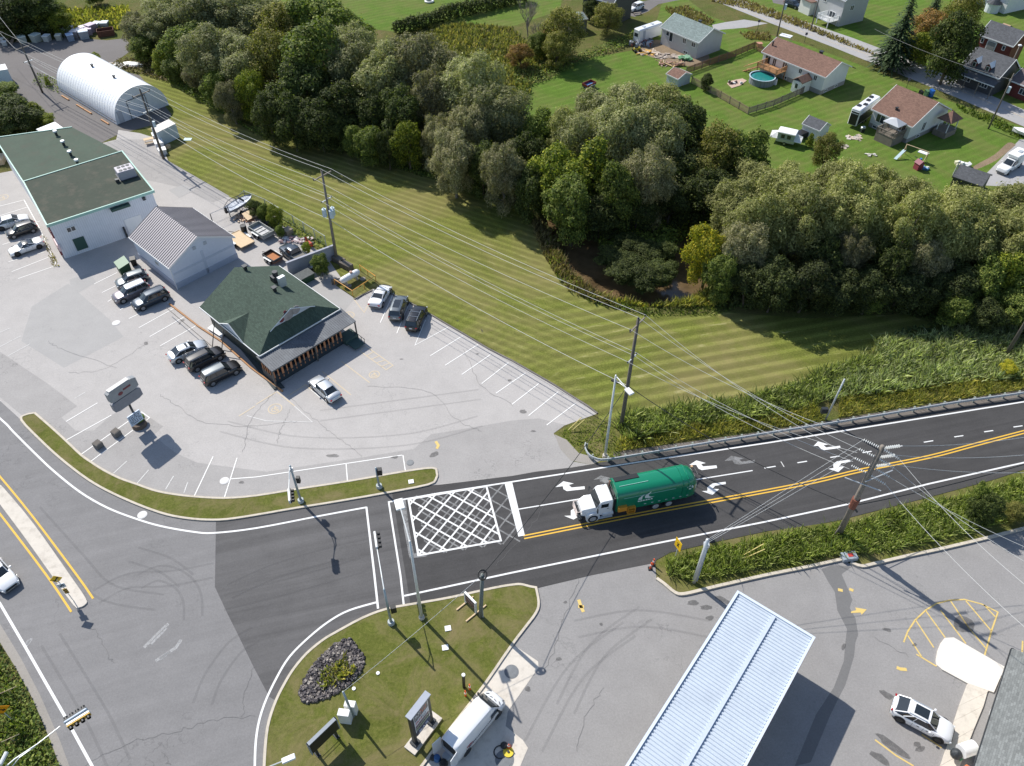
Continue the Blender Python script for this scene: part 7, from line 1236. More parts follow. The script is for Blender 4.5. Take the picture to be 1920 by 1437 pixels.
PL['B'] = pole('wooden_post', 'short grey wooden pole beside the A-frame sign on the lawn island', (901, 1157), (907, 1077), 7.0, .2, .17, plain('grey_post', (.16, .18, .17), .9, var=.25), 'pole'); e, T_ = PL['B']; m = MB()
for k in range(3): m.tube([(T_.x-e.location.x+.38*math.cos(t), T_.y-e.location.y+.38*math.sin(t), 6.9+.06*k+.15*math.sin(t)) for t in [2*math.pi*i/14 for i in range(15)]], .05, 5)
part(e, 'cable_coil', m, cab_m); part(e, 'rod', MB().cyl((.25, -.1, 0), (.22, 0, 1.7), .05, n=5), galv)
wire(cabs[-1], T_, 1.0, 'black cable from the reed pole down to the short pole on the lawn island', .035, cab_m, None)
# ---- signals and lamps
sgm = plain('signal_grey', (.36, .42, .45), .45, .4, var=.1); armm = plain('signal_arm_white', (.66, .68, .68), .4, .2); yel = plain('signal_yellow', (.62, .36, .02), .5)
def head(e, a, b, face, back=armm, n=4, both=False, front=black):
    """horizontal lamp head from a to b (local), visors pointing to `face`"""
    a, b, fc = Vector(a), Vector(b), Vector(face).normalized(); L_ = (b-a).length; an = math.atan2((b-a).y, (b-a).x); c = (a+b)/2; m = MB(); m.box(c, (L_, .22, .42), an, .05); s_ = part(e, 'signal_head', m, back)
    m = MB(); m.box(c+fc*.15, (L_*.98, .08, .40), an); part(s_, 'lamp_panel', m, front); 
    for i in range(n): p = a.lerp(b, (i+.5)/n); m = MB(); m.cyl(p+fc*.19, p+fc*.44, .15, n=10, cap=False); m.cyl(p+fc*.19, p+fc*.21, .14, n=10); part(s_, 'visor', m, black)
def mast(label, base, h, tgt=None, zt=None, r=.14, name='traffic_signal', cat='traffic light', base_m=sgm):
    P = g(*base); e = empty(name, (P.x, P.y), 0, label, cat); part(e, 'pole', MB().tube([(0, 0, .1), (0, 0, h)], r, 10, r*.65), base_m, True); m = MB(); m.cyl((0, 0, 0), (0, 0, .5), .34, .30, 10); part(e, 'foundation', m, plain('mast_base', (.42, .46, .46), .7))
    arm = None
    if tgt:
        q = g(*tgt, zt)-Vector((P.x, P.y, 0)); arm = q; m = MB(); m.tube([(0, 0, h-.15), (q.x*.25, q.y*.25, h+(zt-h)*.6+.25), (q.x*.6, q.y*.6, zt+.12), tuple(q)], .06, 6, .045); m.tube([(0, 0, h-.9), (q.x*.3, q.y*.3, h+(zt-h)*.5-.05), (q.x*.55, q.y*.55, zt+.08)], .04, 6); part(e, 'arm', m, armm)
    return e, arm
def signal_end(e, arm, px_end, z, face, **k):
    E2 = g(*px_end, z)-e.location; head(e, arm, E2, face, **k)
SZ = 5.6
e, arm = mast('traffic signal on the curved grass island, its arm reaching over the dark road', (565, 942), 5.9, (541.5, 918), SZ); signal_end(e, arm, (543.5, 942), SZ, (1, .1, 0)); m = MB(); m.box((.35, .1, 3.6), (.35, .35, .8)); part(e, 'pedestrian_head', m, black); m = MB(); m.box((0, 0, 5.2), (.3, .3, .5)); part(e, 'bracket', m, galv)
e, arm = mast('traffic signal at the top of the lawn island, long arm over the crosswalk', (734, 1170), 6.0, (707, 1029), SZ); signal_end(e, arm, (702.5, 998), SZ, (1, .1, 0)); m = MB(); m.box((.45, -.0, 2.7), (.5, .45, .8), .3); part(e, 'pedestrian_head', m, black)
e, arm = mast('short signal post with a black head on the curved grass island', (711.5, 915), 3.3); m = MB(); m.box((.32, 0, 2.7), (.5, .45, .8), .1); part(e, 'pedestrian_head', m, black)
e, arm = mast('double street signal arm reaching in from the lower left corner', (70, 1500), 6.3, (113, 1362), 5.7)
A_, B_ = g(121, 1357, 5.7)-e.location, g(164, 1330, 5.7)-e.location; A2, B2 = g(125, 1362, 5.7)-e.location, g(169, 1335, 5.7)-e.location; nn = Vector((-(B_-A_).y, (B_-A_).x, 0)).normalized()
head(e, A_, B_, nn, back=plain('signal_back_blue', (.33, .40, .47), .4), n=4); head(e, A2, B2, -nn, back=armm, n=4, front=yel); m = MB(); m.tube([(.0, .3, 6.5), (.0, 1.2, 6.4)], .14, 8); part(e, 'lamp', m, armm)
def street_lamp(label, base, h, arm_px, zl, sz=(.55, .9), group=None, yaw=0):
    P = g(*base); e = empty('street_lamp', (P.x, P.y), 0, label, 'street lamp', group); part(e, 'pole', MB().tube([(0, 0, 0), (0, 0, h)], .16, 8, .09), armm, True); q = g(*arm_px, zl)-Vector((P.x, P.y, 0)); m = MB(); m.tube([(0, 0, h-.1), (q.x*.3, q.y*.3, zl+.15), (q.x*.92, q.y*.92, zl)], .05, 5); m.tube([(0, 0, h-.8), (q.x*.35, q.y*.35, zl-.15), (q.x*.7, q.y*.7, zl-.02)], .04, 5); part(e, 'arm', m, armm)
    part(e, 'lamp', MB().box((q.x, q.y, zl), (sz[0], sz[1], .16), math.atan2(q.y, q.x)+math.pi/2+yaw, .04), white_p); part(e, 'foundation', MB().cyl((0, 0, 0), (0, 0, .4), .3, .26, 8), concrete); return e
street_lamp('white street lamp at the rounded end of the guardrail', (1134, 857), 12.3, (1180, 734), 12.0)
street_lamp('tall street lamp on the lawn island with its square lamp over the yellow-box road marking', (791, 1160), 12.4, (749, 946), 12.2, (.75, 1.1))
street_lamp('street lamp head reaching in at the bottom edge over the lawn island', (470, 1560), 10, (541, 1423), 9.4, (.4, .9))
P = g(1548, 787); e = empty('street_lamp', (P.x, P.y), 0, 'thin leaning pale post behind the guardrail at the gravel gap', 'post'); part(e, 'pole', MB().tube([(0, 0, 0), (0.2, 0, 6.4)], .11, 7, .09), galv, True); part(e, 'cabinet', MB().box((-.4, .3, 1.2), (.7, .4, .7)), steel_dark); e.name = 'utility_post'
for b_, t_, h_, lb in (((1455, 76), (1473, -8), 9.5, 'thin power pole with a grey transformer beside the street, behind the pool house'), ((1519.7, 57.6), (1536, -2), 8, 'thin dark pole on the far side of the street'), ((1853, 242), (1898, 148), 10, 'leaning street pole with a white transformer on the right'), ((1884, 148), (1904, 101), 6.5, 'slender lamp post in front of the dark log house'), ((1728, 105), (1733, 90), 3, 'short pale post beside the spruce')):
    e, T_ = pole('power_pole' if h_ > 7 else 'lamp_post', lb, b_, t_, h_, .15, .1, wood_dark if h_ > 7 else wood_grey, 'pole')
    if 'transformer' in lb: f = .72; m = MB(); q = (T_-e.location)*f; m.cyl((q.x+.35, q.y, q.z-.5), (q.x+.35, q.y, q.z+.5), .28, n=10); part(e, 'transformer', m, plain('transformer_grey', (.50, .60, .66), .5), 30)
    if 'slender' in lb: part(e, 'lamp', MB().box((T_-e.location), (.5, .5, .2)), white_p)
wire(g(1640, 55, 8), g(1898, 150, 9.6), .6, 'pale wire crossing in front of the conifers to the right-hand street pole', .02, plain('dull_wire', (.30, .30, .29), .9, spec=.1), None)
# ---- guardrail
gp_ = smoothline([g(x, y).xy for x, y in [(1097, 838), (1096, 846), (1102, 858), (1113, 866), (1135, 869), (1200, 859), (1300, 842), (1440, 819), (1560, 800), (1680, 780), (1800, 760), (1920, 743), (2100, 713), (2300, 680)]], 5)
e = empty('guardrail', (*gp_[0], 0), 0, 'long galvanised guardrail with wooden blocks along the top edge of the dark road', 'guardrail'); o_ = gp_[0]; lp = [p-o_ for p in gp_]; m = MB()
for z0, z1, w_ in ((.46, .58, .07), (.58, .64, .03), (.64, .78, .09)): m.rail(lp, w_, z0, z1)
part(e, 'rail_beam', m, galv); acc = 0; nxt = .2
for a, b in zip(lp, lp[1:]):
    d = b-a; L_ = d.length
    while nxt < acc+L_ and nxt < 178:
        p = a+d*((nxt-acc)/L_); n_ = Vector((-d.y, d.x)).normalized(); rz = math.atan2(d.y, d.x); q = p+n_*.2; part(e, 'post', MB().box((q.x, q.y, .4), (.16, .22, .82), rz), plain('greenish_post', (.28, .31, .27), .8)); nxt += 1.9
    acc += L_
# ---- signs
def board(name, label, base, w_, h_, z0, yaw, faces, postm=galv, cat='sign', tilt=0, posts=1, thick=.04):
    P = g(*base); e = empty(name, (P.x, P.y), yaw, label, cat); ph = z0+h_
    for i in range(posts): part(e, 'post', MB().box(((i-(posts-1)/2)*w_*.8, .05, ph/2), (.07, .07, ph)), postm)
    part(e, 'panel', MB().box((0, 0, z0+h_/2), (w_, thick, h_)), faces); return e
ysn = plain('sign_yellow', (.80, .50, .01), .4); osn = plain('sign_orange', (.85, .33, .01), .4)
e = board('curve_sign', 'yellow curve warning sign on a post at the tip of the road strip', (1265, 1046), .95, 1.3, 1.6, -1.15, ysn); m = MB(); 
for p in ([(-.16, 1.95), (-.06, 1.95), (.16, 2.55), (.06, 2.55)], [(-.16, 2.4), (0, 2.25), (-.02, 2.35), (-.12, 2.5)], [(.0, 2.15), (.16, 2.0), (.2, 2.1), (.05, 2.25)]): m.loft([[(x, y, z) for x, z in p] for y in (-.04, -.025)])
part(e, 'symbol', m, black)
P = g(139, 1128); e = empty('median_sign_post', (P.x, P.y, .14), heading((139, 1128), (170, 1120)), 'leaning sign post at the median tip with yellow, grey and striped signs', 'sign'); lean = Vector((0, .45, 3.6)); part(e, 'post', MB().tube([(0, 0, 0), (-.1, .2, 1.9), (-.25, .35, 3.6)], .04, 5), galv)
def facing(e, nm, c, w_, h_, m_, sym=None, rot=0):
    T = Matrix.Translation(c) @ Matrix.Rotation(rot, 4, 'Y') if rot else Matrix.Translation(c)
    m = MB(); m.T = T; m.box((0, 0, 0), (w_, .035, h_)); o = part(e, nm, m, m_)
    if sym:
        m = MB(); m.T = Matrix.Translation(c)
        for p in sym: m.loft([[(x, y, z) for x, z in p] for y in (-.04, -.02)])
        part(o, 'symbol', m, black)
facing(e, 'sign_panel', (-.25, .32, 3.35), .75, .75, ysn, [[(-.22, -.22), (-.14, -.26), (.24, .20), (.16, .26)], [(.05, .25), (.26, .28), (.26, .05)], [(-.05, -.25), (-.26, -.28), (-.26, -.05)]], math.pi/4)
facing(e, 'sign_panel', (-.15, .22, 2.35), .6, .6, plain('sign_pale_blue', (.42, .50, .58), .4), [[(-.2, -.1), (0, .1), (.05, -.1)], [(0, .1), (.15, .2), (.2, .0), (.12, -.1), (.12, .05)]]); facing(e, 'sign_panel', (-.08, .12, 1.55), .35, .75, yel, [[(-.17, .05), (.17, .22), (.17, .34), (-.17, .17)], [(-.17, -.2), (.17, -.03), (.17, .09), (-.17, -.08)], [(-.17, -.37), (-.05, -.37), (.17, -.26), (.17, -.15), (-.17, -.31)]])
e = empty('warning_sign', tuple(g(25, 1352).xy), .5, 'orange arrow warning sign in the weeds at the left edge', 'sign'); part(e, 'post', MB().tube([(0, 0, 0), (0, 0, 2.4)], .04, 5), galv); facing(e, 'sign_panel', (0, -.05, 2.35), .95, .95, osn, [[(-.22, .25), (-.14, .28), (.24, -.20), (.16, -.26)], [(.02, -.3), (.28, -.3), (.26, -.02)]], math.pi/4)
for i, (x, y, lb) in enumerate(((8, 1310, 'pale stake at the left edge above the orange arrow sign'), (12, 1400, 'pale stake in the weeds below the orange arrow sign'))): P = g(x, y); m = MB(); m.tube([(0, 0, .9), (1.2, .6, 1.0)], .035, 4); m.tube([(.6, .3, 0), (.6, .3, 1.0)], .03, 4); o = m.build('marker_stake', wood_new, None, label=lb, cat='stake'); o.location = P
# pylon sign of the station
def vh_px(base, top):
    b = g(*base); best = (1e9, 0)
    for i in range(10, 300):
        z = i*.05; q = g(*top, z); d = math.hypot(q.x-b.x, q.y-b.y); best = min(best, (d, z))
    return best[1]
pa, pb = g(779.5, 1396), g(809, 1356.7); hP = vh_px((779.5, 1396), (764, 1347)); an = heading((779.5, 1396), (809, 1356.7)); LP = (pb-pa).length; e = empty('pylon_sign', (pa.x, pa.y, .12), an, 'dark price sign on a concrete slab beside the parked white van', 'sign')
part(e, 'slab', MB().box((LP/2, 0, .1), (LP+1.5, 1.1, .2)), concrete)
for x in (0, LP): part(e, 'post', MB().box((x, 0, hP/2), (.28, .3, hP)), steel_dark); part(e, 'post_base', MB().box((x, 0, .35), (.6, .65, .3)), steel_dark)
part(e, 'cap', MB().box((LP/2, 0, hP+.05), (LP+.4, .55, .14)), plain('cap_grey', (.33, .36, .42), .5)); part(e, 'panel', MB().box((LP/2, 0, (hP+1.2)/2+.1), (LP-.28, .3, hP-1.3)), plain('sign_navy', (.035, .05, .11), .4))
pt, pbm = hP-.15, 1.3; hh = pt-pbm; rows = [(.02, .32, (.10, .10, .12), (.62, .62, .64), (.45, .10, .08)), (.34, .50, (.55, .57, .62), (.5, .06, .05), (.16, .18, .25)), (.52, .62, (.14, .07, .09), (.35, .33, .33), (.3, .28, .3)), (.64, .74, (.05, .08, .05), (.3, .4, .2), (.3, .38, .25)), (.76, .99, (.03, .05, .12), None, None)]
part(e, 'frame', MB().box((LP/2, -.16, pbm+hh*.6), (LP-.34, .02, hh*.82)), white_p)
rr = random.Random(11)
for i, (f0, f1, bg, c1_, c2_) in enumerate(rows):
    z0, z1 = pt-hh*f1, pt-hh*f0; part(e, 'sign_row', MB().box((LP/2, -.175, (z0+z1)/2), (LP-.44, .02, z1-z0-.03)), plain(f'sign_row_{i}', bg, .4, var=.05))
    if c1_:
        for j, cc in enumerate((c1_, c2_)):
            m = MB(); lines = 2 if i == 2 else 1
            for ln in range(lines):
                x = .35+(LP-.7)*.5*j
                while x < .3+(LP-.7)*(.5+.5*j): w_ = .08+rr.random()*.08; lh = (z1-z0)/lines*.62; zc = z0+(z1-z0)*(ln+.5)/lines; m.box((x, -.19, zc+rr.choice((-.25, 0, .25))*lh), (w_, .01, lh*.3)); m.box((x-w_/2+.02, -.19, zc), (.035, .01, lh)); x += w_+.06
            part(e, 'lettering', m, plain(f'sign_ink_{i}{j}', cc, .4, var=.03))
fc = bpy.data.curves.new('lettering', 'FONT'); fc.body = 'BAR'; fc.size = .62; fc.extrude = .01; fc.align_x = 'CENTER'; fo = bpy.data.objects.new('lettering', fc); COL.objects.link(fo); fo.parent = e; fo.location = (LP*.5, -.20, pt-hh*.95); fo.rotation_euler = (math.pi/2, 0, 0); fc.materials.append(plain('sign_white', (.6, .66, .8), .4)); fm = bpy.data.meshes.new_from_object(fo.evaluated_get(bpy.context.evaluated_depsgraph_get())); f2 = bpy.data.objects.new('lettering', fm); COL.objects.link(f2); f2.parent = e; f2.location = fo.location; f2.rotation_euler = fo.rotation_euler; bpy.data.objects.remove(fo)
# advertising board seen from behind
pa, pb = g(590, 1425), g(631, 1385); an = heading((590, 1425), (631, 1385)); h2 = vh_px((598, 1443), (579, 1407)); LP = (pb-pa).length+.5; e = empty('advertising_board', (pa.x, pa.y, .12), an, 'black board with a grey frame on the lawn, seen from above near the bottom edge', 'sign'); part(e, 'panel', MB().box((LP/2, 0, 2.1), (LP, .22, 1.7)), black); m = MB(); m.box((LP/2, 0, 3.0), (LP+.1, .3, .1)); m.box((0, 0, 2.1), (.08, .3, 1.9)); m.box((LP, 0, 2.1), (.08, .3, 1.9)); part(e, 'frame', m, plain('frame_grey', (.24, .27, .31), .5))
for x in (.4, LP-.4): part(e, 'post', MB().box((x, .05, .6), (.2, .2, 1.2)), steel_dark); m = MB(); m.tube([(x, .1, 1.9), (x, 1.0, .05)], .04, 4); m.box((x, .5, .06), (.3, 1.3, .12)); part(e, 'brace', m, steel_dark)
m = MB()
for y in (.35, .6): m.tube([(.3, y, .9), (LP-.3, y, .9)], .03, 4)
part(e, 'cross_rod', m, wood_new)
# A-frame sign
pa, pb = g(873.5, 1132), g(888, 1147); an = heading((873.5, 1132), (888, 1147)); LP = (pb-pa).length+.35; e = empty('lawn_sign', (pa.x, pa.y, .12), an, 'white-framed red and black sign on wooden feet beside the short pole', 'sign'); part(e, 'panel', MB().box((LP/2, 0, 1.15), (LP-.1, .1, 1.3)), plain('red_black_poster', (.10, .05, .05), .6, var=.6, scale=4)); m = MB(); m.box((LP/2, 0, 1.86), (LP+.1, .2, .12)); m.box((0, 0, .95), (.12, .2, 1.8)); m.box((LP, 0, .95), (.12, .2, 1.8)); part(e, 'frame', m, white_p)
m = MB(); rr = random.Random(2)
for i in range(9): m.box((.2+i*.16, -.06, 1.3), (.09, .02, .18)); m.box((.2+i*.16, -.06, .85), (.07, .02, .1))
part(e, 'lettering', m, plain('poster_ink', (.5, .36, .34), .6)); part(e, 'foot', MB().box((0, -.1, .06), (.12, 2.0, .12)), wood_new); part(e, 'foot', MB().box((LP, -.0, .06), (.12, 2.4, .12)), wood_new)
# restaurant road sign
P = g(262, 798); e = empty('restaurant_sign', (P.x, P.y), heading((262, 798), (290, 778)), 'double grey sign box on a dark pole above the planter in the parking lot', 'sign'); hs = 5.6; part(e, 'pole', MB().tube([(0, 0, 0), (0, 0, hs)], .13, 8), steel_dark, True)
sgb = plain('sign_box_grey', (.21, .22, .25), .6, var=.3, scale=2); 
for z, hgt, mm in ((5.75, 1.5, plain('sign_box_pale', (.27, .285, .30), .6, var=.3, scale=2)), (4.25, 1.3, sgb)): 
    m = MB(); m.loft([[(x, y, z+zz_*hgt/2) for x, zz_ in ((-1.7, -.75), (-1.2, -1), (1.2, -1), (1.7, -.75), (1.7, .75), (1.2, 1), (-1.2, 1), (-1.7, .75))] for y in (-.28, .28)]); part(e, 'sign_box', m, mm)
part(e, 'top_cover', MB().box((-.2, .02, 6.54), (2.4, .5, .08)), plain('worn_cover', (.62, .60, .58), .6, var=.3, scale=3)); m = MB(); m.sphere((-.4, -.30, 5.6), (.28, .03, .22)); m.box((.45, -.3, 5.85), (.9, .02, .22)); part(e, 'lettering', m, maroon)
part(e, 'planter', MB().cyl((0, 0, 0), (0, 0, .5), .85, .75, 10), plain('planter_brown', (.12, .09, .07), .9)); part(e, 'plants', MB().sphere((.3, .2, .75), (.7, .6, .4)), plain('planter_green', (.10, .16, .03), .9, var=.6, scale=6))
m = MB(); m.box((-.25, -.5, 1.75), (1.5, .12, 1.5)); part(e, 'message_board', m, plain('message_board_blue', (.46, .56, .68), .5, var=.05)); m = MB(); rr = random.Random(3)
for r_ in range(6):
    x = -.85
    while x < .38: w_ = rr.uniform(.05, .10); m.box((x, -.57, 2.35-r_*.22), (w_, .01, .12)); x += w_+rr.choice((.04, .05, .14))
part(e, 'lettering', m, plain('message_ink', (.03, .04, .07), .5))
for (x, y), lb in (((186, 838), 'dark block planter between the bay lines, the one nearer the curved grass island'), ((220, 816), 'dark block planter between the bay lines, the one nearer the restaurant road sign')): P = g(x, y); e = empty('planter_box', (P.x, P.y), heading((140, 830), (160, 815)), lb, 'planter', 'planters in the parking lot'); part(e, 'box', MB().box((0, 0, .35), (.75, .8, .7)), plain('planter_grey', (.15, .14, .13), .9)); part(e, 'soil', MB().box((0, 0, .71), (.6, .65, .04)), wood_dark)
# lamp cabinet on the lawn island
P = g(650, 1352); e = empty('control_cabinet', (P.x, P.y, .12), -.12, 'pair of white control cabinets at the foot of a grey post beside the rock bed', 'cabinet'); part(e, 'cabinet', MB().box((0, 0, .8), (.95, .6, 1.6), 0, .02), plain('cabinet_white', (.74, .74, .72), .5)); part(e, 'cabinet', MB().box((.3, .75, .8), (.9, .55, 1.6), 0, .02), plain('cabinet_white', (.74, .74, .72), .5)); e2, T2 = pole('lamp_post', 'grey post rising beside the white cabinets near the rock bed', (663, 1345), (635, 1292), 4.6, .13, .09, sgm, 'post'); wire(T2, PL['B'][1], .25, 'thin pale wire from the cabinet post to the short wooden pole', .018, wire_m, None)
P = g(870, 1290); m = MB(); m.tube([(0, 0, 0), (.05, 0, 2.4)], .13, 8); o = m.build('pipe_post', black, None, label='black upright pipe at the kerb just behind the orange markers', cat='post'); o.location = P; part(o, 'cap', MB().cyl((.05, 0, 2.4), (.05, 0, 2.52), .16, n=8), white_p)
for i, (x, y, lb) in enumerate(((840, 1180, 'small white access lid, upper of the two on the lawn island'), (835, 1216, 'small white access lid, lower of the two on the lawn island'), (771, 905, 'small white access lid at the tip of the curved grass island'), (664, 1293, 'small round white lid beside the rock bed'), (709, 1264, 'tiny white valve cap in the middle of the lawn island'))): P = g(x, y); m = MB(); (m.box((0, 0, .15), (.55, .5, .08)) if i < 3 else m.cyl((0, 0, .1), (0, 0, .2), .16, n=10)); o = m.build('access_lid', white_p, None, label=lb, cat='lid'); o.location = P; o.rotation_euler.z = .2
# catch basin things on the right strip
P = g(1590, 1047); e = empty('electric_box', (P.x, P.y, .05), .15, 'grey box with a red mark lying in the reeds by the kerb gap', 'box'); part(e, 'body', MB().box((0, 0, .25), (1.5, .9, .45), 0, .05), plain('box_grey', (.30, .34, .38), .7, var=.3)); part(e, 'mark', MB().box((.1, 0, .49), (.5, .35, .03)), plain('red_mark', (.5, .05, .04), .6))
for a, b, lb in (((1392, 1042), (1432, 1020), 'yellow guy guard lying across the reeds, upper one'), ((1396, 1047), (1434, 1030), 'yellow guy guard lying across the reeds, lower one'), ((1066, 806), (1090, 783), 'yellow guy guard beside the lot corner, left one'), ((1074, 806), (1096, 787), 'yellow guy guard beside the lot corner, right one')): A_, B_ = g(*a, .3), g(*b, 1.2); m = MB(); m.tube([Vector((0, 0, 0)), B_-A_], .05, 5); o = m.build('guy_guard', plain('pale_yellow', (.70, .58, .22), .6), None, label=lb, cat='guard tube'); o.location = A_
# ---- fences
def fence_line(name, label, pts, h, mkind, parent_mats, cat='fence', post=2.4, closed=False):
    P = [g(*p).xy for p in pts]; e = empty(name, (*P[0], 0), 0, label, cat); m = MB(); pm = MB(); Q = [p-P[0] for p in P]
    for a, b in zip(Q, Q[1:]):
        d = b-a; L_ = d.length; n = max(1, round(L_/post)); rz = math.atan2(d.y, d.x)
        for i in range(n+1): p = a+d*i/n; part(e, 'post', MB().box((p.x, p.y, h/2), (.1, .1, h+.05), rz), parent_mats[1])
        if mkind == 'picket':
            k = int(L_/.17)
            for i in range(k): p = a+d*(i+.5)/k; m.box((p.x, p.y, h/2+.03), (.10, .025, h-.12), rz)
            for z in (.35, h-.3): c = (a+b)/2; nn_ = Vector((-d.y, d.x)).normalized()*.045; m.box((c.x+nn_.x, c.y+nn_.y, z), (L_, .05, .09), rz)
        if mkind == 'chain':
            for z in (h,): m.tube([(*a, z), (*b, z)], .035, 4)
            m.tube([(*a, .1), (*b, .1)], .02, 4)
            k = int(L_/.3)
            for i in range(k):
                p0, p1 = a+d*i/k, a+d*(i+1)/k; 
                for s_ in (0, 1): m.tube([(*(p0 if s_ else p1), .1), (*(p1 if s_ else p0), h)], .006, 3)
    part(e, 'mesh' if mkind == 'chain' else 'pickets', m, parent_mats[0]); return e
fence_line('picket_fence', 'dark cedar picket fence from the brown-roofed shed up to the street', [(1286, 140), (1330, 124), (1378, 107), (1413, 92), (1430, 102)], 1.5, 'picket', (plain('red_cedar', (.20, .105, .06), .85), wood_dark)); fence_line('picket_fence', 'pale picket fence running down from the brown-roofed shed along the pool yard', [(1296, 157), (1350, 185), (1402, 215)], 1.4, 'picket', (plain('pale_cedar', (.40, .30, .20), .85), wood_grey)); fence_line('picket_fence', 'weathered grey picket fence from the yard corner to the brown-roofed house', [(1402, 215), (1450, 200), (1505, 176)], 1.4, 'picket', (wood_grey, wood_grey))
fence_line('chain_link_fence', 'chain-link fence between the junk yard and the mown field', [(462, 377), (500, 393), (552, 424), (612, 462)], 1.8, 'chain', (galv, galv), post=3); fence_line('chain_link_fence', 'chain-link gate fence closing the junk yard on its left side', [(400, 421), (432, 407), (462, 377)], 1.8, 'chain', (galv, steel_dark), post=3)
A_, B_ = g(543, 518), g(632, 484); an = heading((543, 518), (632, 484)); L_ = (B_-A_).length; m = MB(); m.box((L_/2, 0, 1.1), (L_, .25, 2.2)); m.box((L_/2, 0, 2.23), (L_+.05, .32, .08)); o = m.build('concrete_wall', plain('bluish_concrete', (.36, .37, .42), .9, var=.2, scale=.8), None, label='grey concrete wall between the junk yard and the gas tank pen', cat='wall'); o.location = (A_.x, A_.y, 0); o.rotation_euler.z = an
om = plain('orange_rail', (.72, .34, .06), .6); Pn = [(628, 534), (662, 556), (705, 528), (676, 508)]; PW = [g(*p).xy for p in Pn]; e = empty('safety_rail', (*PW[0], 0), 0, 'orange pipe rail pen around the white gas tank', 'railing')
m = MB(); Q = [p-PW[0] for p in PW]
for a, b in zip(Q, Q[1:]): m.tube([(*a, .95), (*b, .95)], .05, 5)
part(e, 'rail', m, om)
for p in Q+[(Q[0]+Q[1])/2, (Q[1]+Q[2])/2, (Q[2]+Q[3])/2]: part(e, 'post', MB().cyl((*p, 0), (*p, 1.0), .05, n=6), om)
sheet('grass_pad', [(630, 536), (662, 558), (704, 530), (676, 508), (660, 510)], .02, verge)
a, b = g(642, 527, .9), g(668, 512, .9); d = b-a; e = empty('propane_tank', (a.x, a.y), math.atan2(d.y, d.x), 'long white propane tank inside the orange rail pen', 'tank'); L_ = d.xy.length+.2; m = MB(); m.loft([[(x, r*math.cos(t), .95+r*math.sin(t)) for t in [2*math.pi*i/16 for i in range(16)]] for x, r in ((-.3, .1), (-.22, .3), (0, .42), (.2, .45), (L_-.2, .45), (L_, .42), (L_+.22, .3), (L_+.3, .1))]); part(e, 'drum', m, white_p, 40); part(e, 'valve_dome', MB().cyl((L_*.6, 0, 1.3), (L_*.6, 0, 1.6), .2, n=10), plain('rust_dome', (.45, .28, .22), .7))
for x in (.4, L_-.4): part(e, 'cradle', MB().box((x, 0, .25), (.2, .8, .5)), concrete)
for i, (x, y, r_, lb) in enumerate(((654, 537, .4, 'round concrete lid inside the pen, left one'), (680, 524, .4, 'round concrete lid inside the pen, right one'))): P = g(x, y); o = MB().cyl((0, 0, 0), (0, 0, .12), r_, n=18).build('manhole_cover', plain('lid_grey', (.25, .23, .2), .9), None, label=lb, cat='lid'); o.location = P
blk = plain('mossy_block', (.17, .145, .12), .95, var=.4)
for i, (x, y, lb) in enumerate(((636, 492, 'dark concrete block right behind the end of the grey wall'), (650, 502, 'mossy concrete block between the grey wall and the gas tank'), (632, 531, 'low concrete block at the left corner of the orange pen'))): P = g(x, y); m = MB(); m.box((0, 0, .4), (2.0, .9, .8), 0, .06); o = m.build('concrete_block', blk, None, label=lb, cat='block'); o.location = P; o.rotation_euler.z = -.65 if i < 2 else .2; o.scale = (1 if i < 2 else .7,)*3
# ---- skips, bins, pallets, heaps
def bin_(name, label, px_, yaw, w_, d_, h_, col, lidc, cat='bin', slope=.15, group=None, z=0):
    P = g(*px_); e = empty(name, (P.x, P.y, z), yaw, label, cat, group); part(e, 'body', MB().loft([[(-w_/2*.9, -d_/2*.9, 0), (w_/2*.9, -d_/2*.9, 0), (w_/2*.9, d_/2*.9, 0), (-w_/2*.9, d_/2*.9, 0)], [(-w_/2, -d_/2, h_), (w_/2, -d_/2, h_), (w_/2, d_/2, h_+slope), (-w_/2, d_/2, h_+slope)]]), col); part(e, 'lid', MB().loft([[(-w_/2*1.03, -d_/2*1.03, h_), (w_/2*1.03, -d_/2*1.03, h_), (w_/2*1.03, d_/2*1.03, h_+slope), (-w_/2*1.03, d_/2*1.03, h_+slope)], [(-w_/2*1.03, -d_/2*1.03, h_+.07), (w_/2*1.03, -d_/2*1.03, h_+.07), (w_/2*1.03, d_/2*1.03, h_+slope+.07), (-w_/2*1.03, d_/2*1.03, h_+slope+.07)]]), lidc); return e
dgn = plain('skip_green', (.025, .075, .035), .6); 
bin_('waste_skip', 'dark green front-load skip with a sloped lid beside the first dark car', (236, 512), heading((225, 500), (240, 520)), 2.0, 1.5, 1.5, dgn, plain('skip_lid', (.10, .20, .12), .5), 'skip', .4)
bin_('waste_bin', 'small black bin between the green skip and the white clad building', (253, 497), .4, .7, .7, 1.0, black, black); bin_('waste_skip', 'dark green skip full of scrap below the concrete wall', (572, 527), heading((556, 536), (590, 518)), 2.4, 1.5, 1.0, dgn, plain('scrap_pile', (.09, .10, .10), .8, var=.6, scale=4), 'skip', .1)
P = g(460, 440); e = empty('oil_drum', (P.x, P.y), 0, 'tall black drum beside the grey cargo trailer', 'drum'); part(e, 'drum', MB().cyl((0, 0, 0), (0, 0, 1.5), .42, n=14), black, 30); part(e, 'rim', MB().cyl((0, 0, 1.5), (0, 0, 1.55), .44, n=14, cap=False).cyl((0, 0, 1.42), (0, 0, 1.46), .3, n=12), steel_dark)
